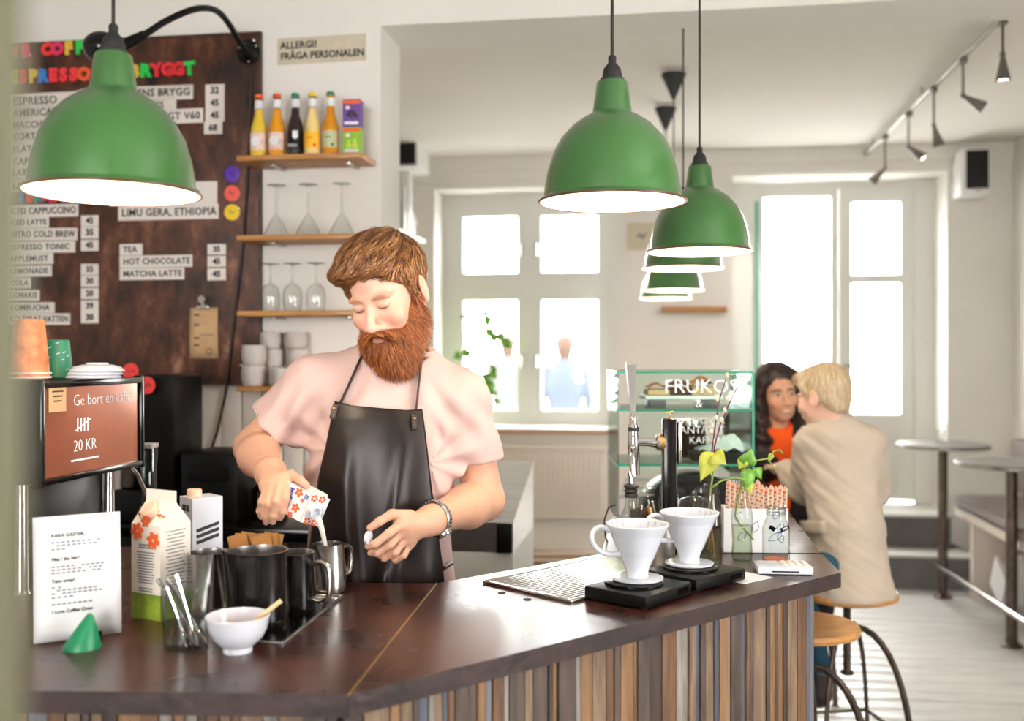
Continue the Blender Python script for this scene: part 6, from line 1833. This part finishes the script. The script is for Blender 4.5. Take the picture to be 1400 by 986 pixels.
# wrist watch
ax_ = (WRL-mL).normalized(); wc = WRL.lerp(mL, .10)
x = ax_.orthogonal().normalized(); y = ax_.cross(x); pts = []
for i in range(30):
    a = 2*PI*i/30; v = np.array([tuple(wc+(x*math.cos(a)+y*math.sin(a))*.02)], dtype=np.float32)
    for _ in range(8):
        g = grad(armL, v); gd = g-np.array(ax_)*(g@np.array(ax_))[:, None]; gd /= np.linalg.norm(gd)+1e-9; v = v-gd*(armL(v)-.0030)*.7
    pts.append(Vector(map(float, v[0])))
wo = np_mesh('wristwatch', [(np.array([tuple(wc)]*3), np.array([[0, 1, 2]]), None)], 'steel', tuple(wc), barista)
bm_ = MB().tube([p_-wc for p_ in pts], .0085, 8, closed=True, flat=.32, up=tuple(ax_)); wo.data = bm_.mesh('wristwatch', 'steel')
lk = MB()
for i, p_ in enumerate(pts): lk.ball(tuple(p_-wc+(p_-wc).normalized()*.0012), .0042, 6, 4)
lk.obj('bracelet_links', 'steel', wo)
fdn = Vector((-.05, -.80, -.55)); fdn = (fdn-ax_*fdn.dot(ax_)).normalized()
bestp = max(pts, key=lambda q_: (q_-wc).dot(fdn))-wc
Mw = Matrix.Translation(bestp) @ fdn.to_track_quat('Z', 'Y').to_matrix().to_4x4()
MB().lathe([(.0165, -.002), (.0175, .002), (.0165, .006), (.0150, .007)], 24, M=Mw).obj('watch_case', 'steel', wo)
MB().lathe([(.0145, .0068), (.0145, .0074)], 24, M=Mw).obj('dial', 'black_gloss', wo)
hm_ = MB().box((.003, 0, .0078), (.008, .001, .0006), M=Mw); hm_.box((0, .004, .0078), (.001, .009, .0006), M=Mw); hm_.obj('watch_hands', 'chalk', wo)

# carton in the picture-left hand, cap in the other, stream of milk
ca = Vector((.86, -.36, -.36)).normalized(); cb = Vector((.36, 0, .93)); cb = (cb-ca*cb.dot(ca)).normalized(); cc_ = ca.cross(cb)
if cc_.y > 0: cc_ = -cc_
Mc = Matrix((ca, cb, -cc_)).transposed()          # local x along the carton, z across, y away from the viewer
Mc = Matrix(((ca.x, -cc_.x, cb.x), (ca.y, -cc_.y, cb.y), (ca.z, -cc_.z, cb.z)))
cq = P(419, 695, 2.130)-Mc@Vector((.060, -.0315, 0))
mc_ = thing('milk_carton', cq, 'small flowered milk carton tipped in the barista\'s hand', 'carton')
mc_.rotation_euler = Mc.to_euler()
w = .063
MB().box((.012, .0, 0), (.096, w, w)).obj('body', 'paper', mc_, smooth=False)
MB().add([(.060, -w/2, -w/2), (.060, -w/2, w/2), (.060, w/2, w/2), (.060, w/2, -w/2), (.080, 0, -w/2), (.080, 0, w/2)], [(0, 1, 5, 4), (2, 3, 4, 5), (1, 2, 5), (3, 0, 4), (3, 2, 1, 0)]).obj('gable', 'paper', mc_, smooth=False)
MB().box((.082, 0, 0), (.008, .003, w)).obj('fin', 'paper', mc_, smooth=False)
MB().box((.0585, -w/2-.0003, 0), (.003, .0008, w)).obj('fold_line', 'sachet_orange', mc_, smooth=False)
fm = MB(); flowers(fm, [(.030, .022, 1), (-.012, .022, 1), (.036, -.010, 1), (.010, -.024, 1), (.030, -.028, .7), (-.010, -.020, .8), (.044, .010, .5)], .0095, -w/2-.0003, 5); fm.obj('flower_print', 'orange_print', mc_)
sl_n = Vector((.845, -.535, 0)); sl_c = Vector((.070, -w/4, 0)); Msl = Matrix.Translation(sl_c+sl_n*.0004) @ sl_n.to_track_quat('Z', 'Y').to_matrix().to_4x4()
fm = MB()
for (x_, y_) in ((-.010, .024), (.008, .026), (.012, -.026), (-.006, -.026)):
    for i in range(5):
        a = i*1.257; fm.lathe([(.0030, 0), (.0030, .0005)], 8, M=Msl @ Matrix.Translation((x_+.0055*math.cos(a), y_+.0055*math.sin(a), 0)))
fm.obj('flower_print', 'orange_print', mc_)
lettering('MJÖLK', .014, 'print_blue', mc_, (.012, -w/2-.0006, .004), bold=.0005, depth=.0003, rot=(0, R(90), 0))
fm = MB()
for i in range(3): fm.box((.050, -w/2-.0005, .024-.0035*i), (.010, .0006, .002))
fm.obj('blue_print', 'print_blue', mc_)
MB().lathe([(.0115, 0), (.0115, .010), (.0132, .011), (.0132, .013), (.0100, .013), (.0100, .002)], 20, M=Msl @ Matrix.Translation((0, -.002, 0))).obj('spout', 'porcelain', mc_)
bpy.context.view_layer.update()
sp_tip = mc_.location+Mc@(sl_c+sl_n*.016)
tgt = Vector((pp.x-.002, pp.y, ZT+.075))
pts = []; s0 = sp_tip+Vector((0, 0, -.008))
for i in range(9):
    t = i/8; q = s0.lerp(tgt, t); q.x = s0.x+(tgt.x-s0.x)*(t**.62); pts.append(q-s0)
tag(MB().tube(pts, [.0072, .0068, .0062, .0058, .0054, .005, .0048, .0046, .0046], 12, flat=.7).obj('milk_stream', 'milk', loc=s0), 'thin stream of milk falling into the steel pitcher', 'milk')
MB().lathe([(.0, 0), (.030, 0)], 24, cap0=False, cap1=False)
cpp = P(503.5, 735.5, Y2-.044)
o = thing('screw_cap', cpp, 'white screw cap pinched between the barista\'s fingers', 'cap')
o.rotation_euler = (0, R(96), R(-20))
MB().lathe([(.014, -.0035), (.0148, -.002), (.0148, .0025), (.0135, .0038), (.0, .0038)], 24).obj('cap', 'porcelain', o)
MB().lathe([(.012, -.0042), (.0128, -.0035), (.0118, -.003)], 24).obj('inner_seal', 'paper', o)

# ---------------------------------------------------------------- stools
def stool(p, label, zs=.68, rz=0.0):
    s = thing('bar_stool', (p.x, p.y, 0), label, 'stool', 'industrial screw stools', rotz=rz)
    MB().lathe([(.15, 0), (.170, .008), (.174, .018), (.168, .029), (.12, .031), (0, .026)], 40).obj('seat', 'seat_wood', s, (0, 0, zs-.03))
    MB().lathe([(.10, 0), (.10, .008), (.03, .012)], 20).obj('seat_plate', 'iron', s, (0, 0, zs-.042))
    sc = [( .012 if i % 2 else .0145, .40+i*.005) for i in range(int((zs-.045-.40)/.005))]
    MB().lathe(sc, 12).obj('screw_spindle', 'iron', s)
    MB().lathe([(.018, .40), (.022, .395), (.022, .385), (.01, .38)], 12).obj('spindle_stop', 'iron', s)
    MB().lathe([(.024, 0), (.032, .008), (.032, .045), (.024, .055)], 16).obj('hub', 'iron', s, (0, 0, zs-.16))
    zh = zs-.125
    for k in range(4):
        a = PI/4+k*PI/2; ca2, sa2 = math.cos(a), math.sin(a)
        q = []
        for t in np.linspace(0, 1, 12):
            r_ = .025+.205*math.sin(t*PI/2)**.9; z_ = zh-(zh)*(1-math.cos(t*PI/2))**1.05
            q.append((r_*ca2, r_*sa2, z_))
        MB().tube(q, .0115, 8, flat=.7).obj('leg', 'iron', s)
        MB().lathe([(.016, 0), (.016, .006), (.010, .01)], 10, M=Matrix.Translation((.23*ca2, .23*sa2, 0))).obj('foot', 'iron', s)
    for k in range(4):
        a = PI/4+k*PI/2; b_ = a+PI/2; r_ = .212
        MB().tube([(r_*math.cos(a), r_*math.sin(a), .20), (r_*math.cos(b_), r_*math.sin(b_), .20)], .007, 8).obj('foot_bar', 'iron', s)
    return s
st1 = onz(1105, 852, .68); stool(Vector((st1.x-.02, st1.y, 0)), 'screw stool with worn orange-brown seat, standing empty at the bar', rz=.3)
st2 = onz(1158, 806, .68); stool(st2, 'screw stool carrying the blonde customer', rz=.15)

# ---------------------------------------------------------------- blonde customer seen from behind
Yb = 3.62
hc = np.array(P(1124, 541, Yb+.02)); Rb = rotm(R(180+38), R(12), R(0)); 
# yaw 180 turns the face away from the viewer; the extra angle brings the left cheek into view
Rb = rotm(R(-142), R(12), R(0)); hsb = .90
hb2 = local(head_sdf(1.0), Rb, hc, hsb)
def hlb(x, y, z): return tuple(hc+hsb*(Rb@np.array((x, y, z))))
nbb = P(1138, 573, Yb+.02)
bS = SDF(); bS.add(hb2, .01); bS.add(cone(hlb(0, .035, -.05), (nbb.x, nbb.y, nbb.z-.06), .038, .050), .02)
hip = Vector((st2.x+.005, st2.y+.01, .76))
sl = P(1106, 606, Yb+.05); sr = P(1190, 606, Yb-.02)
el = P(1097, 672, Yb+.14); wr_ = P(1074, 642, Yb+.25)
er = P(1196, 672, Yb+.02); wr2 = P(1150, 690, Yb+.26)
tb = SDF()
tb.add(ell(((sl.x+sr.x)/2, Yb+.02, 1.10), (.128, .092, .165), rotm(R(-30), 0, 0)))
tb.add(ell((hip.x-.005, hip.y+.0, .88), (.118, .092, .17), rotm(R(-30), 0, 0)), .10)
tb.add(cone((nbb.x, nbb.y, nbb.z-.05), tuple(sl+Vector((.02, 0, .01))), .055, .05), .05); tb.add(cone((nbb.x, nbb.y, nbb.z-.05), tuple(sr+Vector((-.02, 0, .01))), .055, .05), .05)
ab = SDF(); chain(ab, [sl, el, wr_], [.046, .042, .032], .02); ab.add(cone(sr, er, .046, .040), .02); ab.add(cone(er, wr2, .040, .032), .02)
jk = SDF(); jk.add(tb, .02); jk.add(ab, .03)
jk.add(cone((hip.x-.0, hip.y-.01, .86), (hip.x-.004, hip.y-.035, .66), .102, .146), .06)
jf = SDF(); jf.add(lambda p: jk(p)-.008+.0065*noise3(p*arr(1, 1, 1.2), 26, 41)+.0048*noise3(p*arr(1, 1, 1.8), 62, 42)); jf.add(half((0, 0, -1), -.665), .008, 'i'); jf.add(ell((nbb.x-.02, nbb.y+.03, nbb.z+.02), (.055, .055, .05)), .01, 's')
skb = np.array((.78, .50, .38))
V, Fq = nets(bS, hc-(.13, .15, .24), hc+(.13, .15, .15), .0042)
c_ = face_colors((V-hc)@Rb/hsb, skb, (.6, .28, .24), (.4, .25, .12), (.12, .1, .08))
prt = [(V, Fq, c_)]
hn = SDF(); hn.add(cone(wr_, wr_+Vector((-.02, .06, -.004)), .026, .022)); 
for i in range(4): finger(hn, [wr_+Vector((-.035+.018*i, .07, .0)), wr_+Vector((-.045+.02*i, .11, .0)), wr_+Vector((-.045+.02*i, .135, -.012))], .009)
finger(hn, [wr_+Vector((-.03, .03, .0)), wr_+Vector((-.055, .06, .004)), wr_+Vector((-.06, .08, 0))], .010)
hn.add(cone(wr2, wr2+Vector((-.03, .06, -.01)), .026, .022), .01)
for i in range(4): finger(hn, [wr2+Vector((-.045+.018*i, .07, -.01)), wr2+Vector((-.06+.02*i, .11, -.01)), wr2+Vector((-.065+.02*i, .13, -.025))], .009)
finger(hn, [wr2+Vector((-.04, .03, -.01)), wr2+Vector((-.065, .06, 0)), wr2+Vector((-.07, .08, 0))], .010)
lo, hi = bb([wr_, wr2, wr_+Vector((0, .14, 0)), wr2+Vector((-.07, .14, 0))], .06); V, Fq = nets(hn, lo, hi, .005); prt.append((V, Fq, np.tile(skb, (len(V), 1))))
V, Fq = nets(lambda p: jk(p)+.012, (.7, 3.2, .66), (1.65, 4.2, 1.34), .014); prt.append((V, Fq, np.tile(skb, (len(V), 1))))
lg = SDF()
fdir2 = Vector((-.62, .78, 0))
for s_ in (-1, 1):
    side = Vector((.78, .62, 0))*(.085*s_); k0 = hip+side+Vector((0, 0, -.01)); k1 = k0+fdir2*.30+Vector((0, 0, -.02)); k2 = k1+fdir2*-.12+Vector((0, 0, -.38))
    lg.add(cone(k0, k1, .082, .062), .04); lg.add(cone(k1, k2, .060, .042), .02)
lg.add(ell((hip.x, hip.y+.01, .75), (.142, .13, .072)), .05)
V, Fq = nets(lambda p: lg(p)+.010, (.6, 3.25, .22), (1.5, 4.2, .86), .014); prt.append((V, Fq, np.tile(skb, (len(V), 1))))
blonde = np_mesh('person', prt, 'skin', (hip.x, hip.y, .68)); tag(blonde, 'blonde customer in a beige jacket sitting on a stool, seen from behind', 'person')
V, Fq = nets(jf, (.65, 3.2, .62), (1.7, 4.25, 1.40), .0075)
beige = np.array(s2l(198, 184, 167))
jo = np_mesh('jacket', [(V, Fq, np.tile(beige, (len(V), 1))*(1+.03*noise3(V.astype(np.float32), 300, 5))[:, None])], 'cloth_mat', (hip.x, hip.y, .7), blonde)
pm('beige_cloth', tuple(beige), .85)
def on_j(px, py, off=.003):
    d = np.array(((px-CX)/F, 1.0, -(py-CY)/F)); t = 3.2
    for _ in range(80):
        p = (np.array((0, 0, CAMZ))+d*t).astype(np.float32).reshape(1, 3); s_ = float(jf(p)[0])-off
        if s_ < .001 or t > 4.2: break
        t += s_*.8
    return Vector(map(float, p[0]))-Vector((hip.x, hip.y, .7))
fl = MB(); g_ = [[on_j(1093+i*9, 712+j*6, .006) for i in range(5)] for j in range(4)]
fl.add([v for r0 in g_ for v in r0], [(j*5+i, j*5+i+1, (j+1)*5+i+1, (j+1)*5+i) for j in range(3) for i in range(4)]); fl.obj('pocket_flap', 'beige_cloth', jo, solid=.006)
cr_ = []
for i in range(28):
    a = 2*PI*i/28; cr_.append(Vector((nbb.x-.012+.062*math.cos(a), nbb.y+.015+.060*math.sin(a), nbb.z-.012-.012*math.sin(a)))-Vector((hip.x, hip.y, .7)))
MB().tube(cr_, .016, 8, closed=True, flat=.5, up=(0, 0, 1)).obj('collar', 'beige_cloth', jo)
MB().tube([on_j(1148, y, .0005) for y in range(585, 815, 14)], .0018, 5).obj('back_seam', 'beige_cloth', jo)
lf = SDF(); lf.add(lambda p: lg(p)-.004)
V, Fq = nets(lf, (.6, 3.25, .22), (1.5, 4.2, .86), .009)
np_mesh('jeans', [(V, Fq, np.tile(np.array(s2l(40, 78, 96)), (len(V), 1)))], 'cloth_mat', (hip.x, hip.y, .6), blonde)
for s_ in (-1, 1):
    side = Vector((.78, .62, 0))*(.085*s_); k2 = hip+side+fdir2*.18+Vector((0, 0, -.41)); sd = SDF(); sd.add(cone(k2+Vector((0, 0, -.03)), k2+Vector((0, 0, -.10)), .046, .048)); sd.add(cone(k2+Vector((0, 0, -.105)), k2+fdir2*.16+Vector((0, 0, -.115)), .045, .036), .02)
    lo, hi = bb([k2, k2+fdir2*.18+Vector((0, 0, -.13))], .08); V, Fq = nets(sd, lo, hi, .009); np_mesh('boot', [(V, Fq, None)], 'shoe_leather', tuple(k2), blonde)
hbS = SDF(); hbS.add(ell((0, .022, .038), (.084, .104, .090))); hbS.add(ell((0, .066, -.028), (.056, .042, .052)), .03); hbS.add(ell((.02, -.052, .080), (.05, .040, .026)), .03); hbS.add(half((0, -.74, -.67), .016), .012, 'i')
for s_ in (-1, 1): hbS.add(ell((s_*.092, .010, -.014), (.020, .020, .024)), .008, 's'); hbS.add(cone((s_*.077, -.030, .05), (s_*.077, -.018, .008), .013, .006), .012)
hbf = lambda p: hbS(p)+.003*noise3(p*arr(1, .6, .6), 110, 51)
V, Fq = nets(hbf, (-.13, -.15, -.12), (.13, .17, .17), .0045); W_ = hc+hsb*(V@Rb.T)
bcol2 = np.array([(.74, .56, .33), (.85, .70, .47), (.58, .40, .22), (.90, .78, .58)])
sel = r_.choice(len(V), 5000); rt_ = V[sel].astype(np.float32)
sv, sf_, sc_ = strands(hbf, rt_, lambda p, g: (p-arr(0, .05, .13))+arr(0, 0, -.06), .045, 4, .004, .0022, bcol2, 8, .03)
np_mesh('hair', [(W_, Fq, np.tile(np.array((.58, .42, .25)), (len(V), 1))), (hc+hsb*(sv@Rb.T), sf_, np.clip(sc_, 0, .95))], 'hair_mat', tuple(W_.mean(0)), blonde)

# ---------------------------------------------------------------- dark-haired customer facing the viewer
Yd = 4.35
hd = np.array(P(1064, 537, Yd)); Rd = rotm(R(4), R(2), R(-6)); hsd = .98
hd2 = local(head_sdf(1.0), Rd, hd, hsd)
def hld(x, y, z): return tuple(hd+hsd*(Rd@np.array((x, y, z))))
dS = SDF(); nd = Vector((hd[0], hd[1]+.03, hd[2]-.17)); dS.add(hd2, .01); dS.add(cone(hld(0, .03, -.05), (nd.x, nd.y, nd.z-.04), .046, .052), .02)
dt = SDF(); hip2 = Vector((nd.x+.03, nd.y+.05, .77))
dt.add(ell((nd.x+.01, nd.y+.02, 1.10), (.15, .10, .17))); dt.add(ell((hip2.x, hip2.y, .86), (.15, .12, .18)), .1)
s1_, s2_ = Vector((nd.x-.15, nd.y+.02, 1.20)), Vector((nd.x+.17, nd.y+.03, 1.20))
e1_, e2_ = Vector((nd.x-.20, nd.y-.10, 1.07)), Vector((nd.x+.22, nd.y-.02, 1.04))
w1_, w2_ = P(1050, 636, Yd-.22), P(1087, 638, Yd-.20)
dt.add(cone((nd.x, nd.y, nd.z-.04), tuple(s1_), .05, .05), .05); dt.add(cone((nd.x, nd.y, nd.z-.04), tuple(s2_), .05, .05), .05)
chain(dt, [s1_, e1_, w1_], [.05, .043, .032], .02, .03); chain(dt, [s2_, e2_, w2_], [.05, .043, .032], .02, .03)
sk2 = np.array((.62, .34, .22))
V, Fq = nets(dS, hd-(.13, .15, .24), hd+(.13, .15, .15), .0036)
qd = (V-hd)@Rd/hsd
c_ = face_colors(qd, sk2, (.50, .14, .12), (.03, .015, .012), (.03, .015, .01), (.10, -.02, -.02), .95)
sm_ = ((np.abs(qd[:, 0]) < .0165) & (np.abs(qd[:, 2]+.0712-.10*qd[:, 0]**2*9) < .0026) & (qd[:, 1] < -.07)); c_[sm_] = (.85, .8, .76)
prt = [(V, Fq, c_)]
h3 = SDF()
for w_, sg in ((w1_, 1), (w2_, -1)):
    h3.add(cone(w_, w_+Vector((sg*.05, -.02, -.008)), .024, .020), .01)
    for i in range(4): finger(h3, [w_+Vector((sg*.06, -.035+.016*i, -.008)), w_+Vector((sg*.095, -.04+.017*i, -.006)), w_+Vector((sg*.115, -.04+.016*i, -.022))], .0085)
    finger(h3, [w_+Vector((sg*.03, -.03, 0)), w_+Vector((sg*.06, -.05, .012)), w_+Vector((sg*.08, -.05, .012))], .009)
lo, hi = bb([w1_, w2_], .16); V, Fq = nets(h3, lo, hi, .005); prt.append((V, Fq, np.tile(sk2, (len(V), 1))))
V, Fq = nets(lambda p: dt(p)+.012, (.8, 3.9, .66), (1.7, 4.65, 1.36), .014); prt.append((V, Fq, np.tile(sk2, (len(V), 1))))
dark = np_mesh('person', prt, 'skin', (hip2.x, hip2.y, .68)); tag(dark, 'smiling customer with long dark hair and orange top at the bar', 'person')
dtf = SDF(); dtf.add(lambda p: dt(p)-.008+.003*noise3(p, 34, 61)); dtf.add(half((0, 0, -1), -.68), .01, 'i'); dtf.add(ell((nd.x-.005, nd.y-.02, nd.z+.040), (.055, .06, .030)), .01, 's')
V, Fq = nets(dtf, (.8, 3.85, .64), (1.75, 4.7, 1.38), .008)
np_mesh('blouse', [(V, Fq, np.tile(np.array(s2l(222, 84, 24)), (len(V), 1)))], 'cloth_mat', (hip2.x, hip2.y, .7), dark)
# open dark cardigan: the blouse volume grown, cut away in front
cg = SDF(); cg.add(lambda p: dt(p)-.016+.003*noise3(p, 30, 62)); cg.add(half((0, 0, -1), -.67), .01, 'i')
cg.add(ell((nd.x-.02, nd.y-.14, 1.06), (.075, .12, .40)), .02, 's'); cg.add(ell((nd.x-.005, nd.y-.03, nd.z+.02), (.07, .07, .05)), .01, 's')
V, Fq = nets(cg, (.75, 3.85, .64), (1.8, 4.75, 1.40), .008)
np_mesh('cardigan', [(V, Fq, np.tile(np.array((.018, .013, .012)), (len(V), 1)))], 'cloth_mat', (hip2.x, hip2.y, .7), dark)
lgd = SDF(); lgd.add(ell((hip2.x, hip2.y, .75), (.16, .14, .075)))
for s_ in (-1, 1): k0 = hip2+Vector((.08*s_, 0, 0)); k1 = k0+Vector((.02, -.34, -.02)); k2 = k1+Vector((0, .10, -.40)); lgd.add(cone(k0, k1, .08, .06), .04); lgd.add(cone(k1, k2, .058, .042), .02)
V, Fq = nets(lgd, (.8, 3.75, .24), (1.6, 4.65, .86), .011); np_mesh('trousers', [(V, Fq, np.tile(np.array((.015, .015, .02)), (len(V), 1)))], 'cloth_mat', (hip2.x, hip2.y, .6), dark)
stool(Vector((hip2.x, hip2.y+.01, 0)), 'screw stool carrying the dark-haired customer', rz=.5)
lh = SDF(); lh.add(ell((0, .026, .042), (.090, .104, .094))); lh.add(half((0, -.72, -.70), .006), .012, 'i')
for s_ in (-1, 1):
    lh.add(cone((s_*.072, -.02, .065), (s_*.088, .01, -.06), .026, .034), .03); lh.add(cone((s_*.088, .01, -.06), (s_*.100, -.02, -.20), .034, .044), .03); lh.add(cone((s_*.100, -.02, -.20), (s_*.095, -.055, -.34), .044, .034), .03)
lh.add(cone((0, .09, .02), (0, .10, -.24), .07, .08), .04)
lh.add(ell((0, -.072, -.03), (.0635, .080, .092)), .012, 's')
lhf = lambda p: lh(p)+.007*np.sin(p[:, 2]*85+p[:, 0]*40+np.sign(p[:, 0]))*np.clip((.02-p[:, 2])/.12, 0, 1)+.004*noise3(p*arr(1, 1, .4), 140, 71)
V, Fq = nets(lhf, (-.18, -.14, -.42), (.18, .22, .17), .0055); W_ = hd+hsd*(V@Rd.T)
dcol = np.array([(.020, .008, .007), (.035, .014, .011), (.012, .006, .006), (.055, .022, .015)])
sel = r_.choice(len(V), 5000); rt_ = V[sel].astype(np.float32)
sv, sf_, sc_ = strands(lhf, rt_, lambda p, g: np.stack([p[:, 0]*2, 0*p[:, 0], -np.ones(len(p))], 1), .07, 5, .004, .0028, dcol, 9, .2)
np_mesh('hair', [(W_, Fq, np.tile(np.array((.018, .008, .007)), (len(V), 1))), (hd+hsd*(sv@Rd.T), sf_, sc_)], 'hair_mat', tuple(W_.mean(0)), dark)

# ---------------------------------------------------------------- two passers-by in the street
def passer(px, Y, h, cloth, hair, label):
    x = (px-CX)/F*Y; S = SDF()
    S.add(ell((x, Y, h-.12), (.085, .10, .125))); S.add(cone((x, Y, h-.2), (x, Y, h-.3), .055, .06), .03)
    S.add(ell((x, Y, h-.52), (.20, .13, .27)), .06); S.add(ell((x, Y, h-.85), (.17, .13, .2)), .1)
    for s_ in (-1, 1):
        chain(S, [(x+s_*.19, Y, h-.36), (x+s_*.25, Y, h-.66), (x+s_*.22, Y-.05, h-.90)], [.055, .045, .035], .03)
        chain(S, [(x+s_*.09, Y, h-.88), (x+s_*.10, Y-.02*s_, .48), (x+s_*.11, Y+.06*s_, .05)], [.09, .06, .045], .03)
    V, Fq = nets(S, (x-.36, Y-.25, -.02), (x+.36, Y+.25, h+.05), .022)
    z = V[:, 2]; c = np.where((z > h-.25)[:, None], np.array([(.05, .03, .022)]), np.array([cloth])); c = np.where((z < h-.92)[:, None], np.array([(.03, .03, .04)]), c)
    o = np_mesh('person', [(V, Fq, c)], 'cloth_mat', (x, Y, 0)); tag(o, label, 'person')
    Hh = SDF(); Hh.add(ell((x, Y+.02, h-.09), (.098, .11, .115))); Hh.add(half((0, -.6, -.8), -(h-.1)*.8-Y*.6), .02, 'i')
    V, Fq = nets(Hh, (x-.15, Y-.16, h-.3), (x+.15, Y+.2, h+.08), .016); np_mesh('hair', [(V, Fq, np.tile(np.array(hair), (len(V), 1)))], 'hair_mat', (x, Y, h-.1), o)
passer(772, 10.4, 1.70, (.045, .055, .075), (.02, .014, .01), 'passer-by in blue-grey outside the window')
passer(694, 12.0, 1.72, (.07, .07, .07), (.03, .02, .015), 'passer-by in grey outside the window near the vine')

for o in list(COL.objects):                      # fine print and other pieces too small to pick apart
    if o.parent and o.name.split('.')[0] in ('small_print', 'flower_print', 'chalk_marks', 'leaf_print', 'dash_print', 'print', 'roots', 'side_print', 'blue_print', 'note_writing', 'etched_sprig', 'bird_drawing', 'spiral_ribs', 'bracelet_links', 'watch_hands', 'fruit_picture', 'polished_edge', 'coins'):
        o['kind'] = 'stuff'
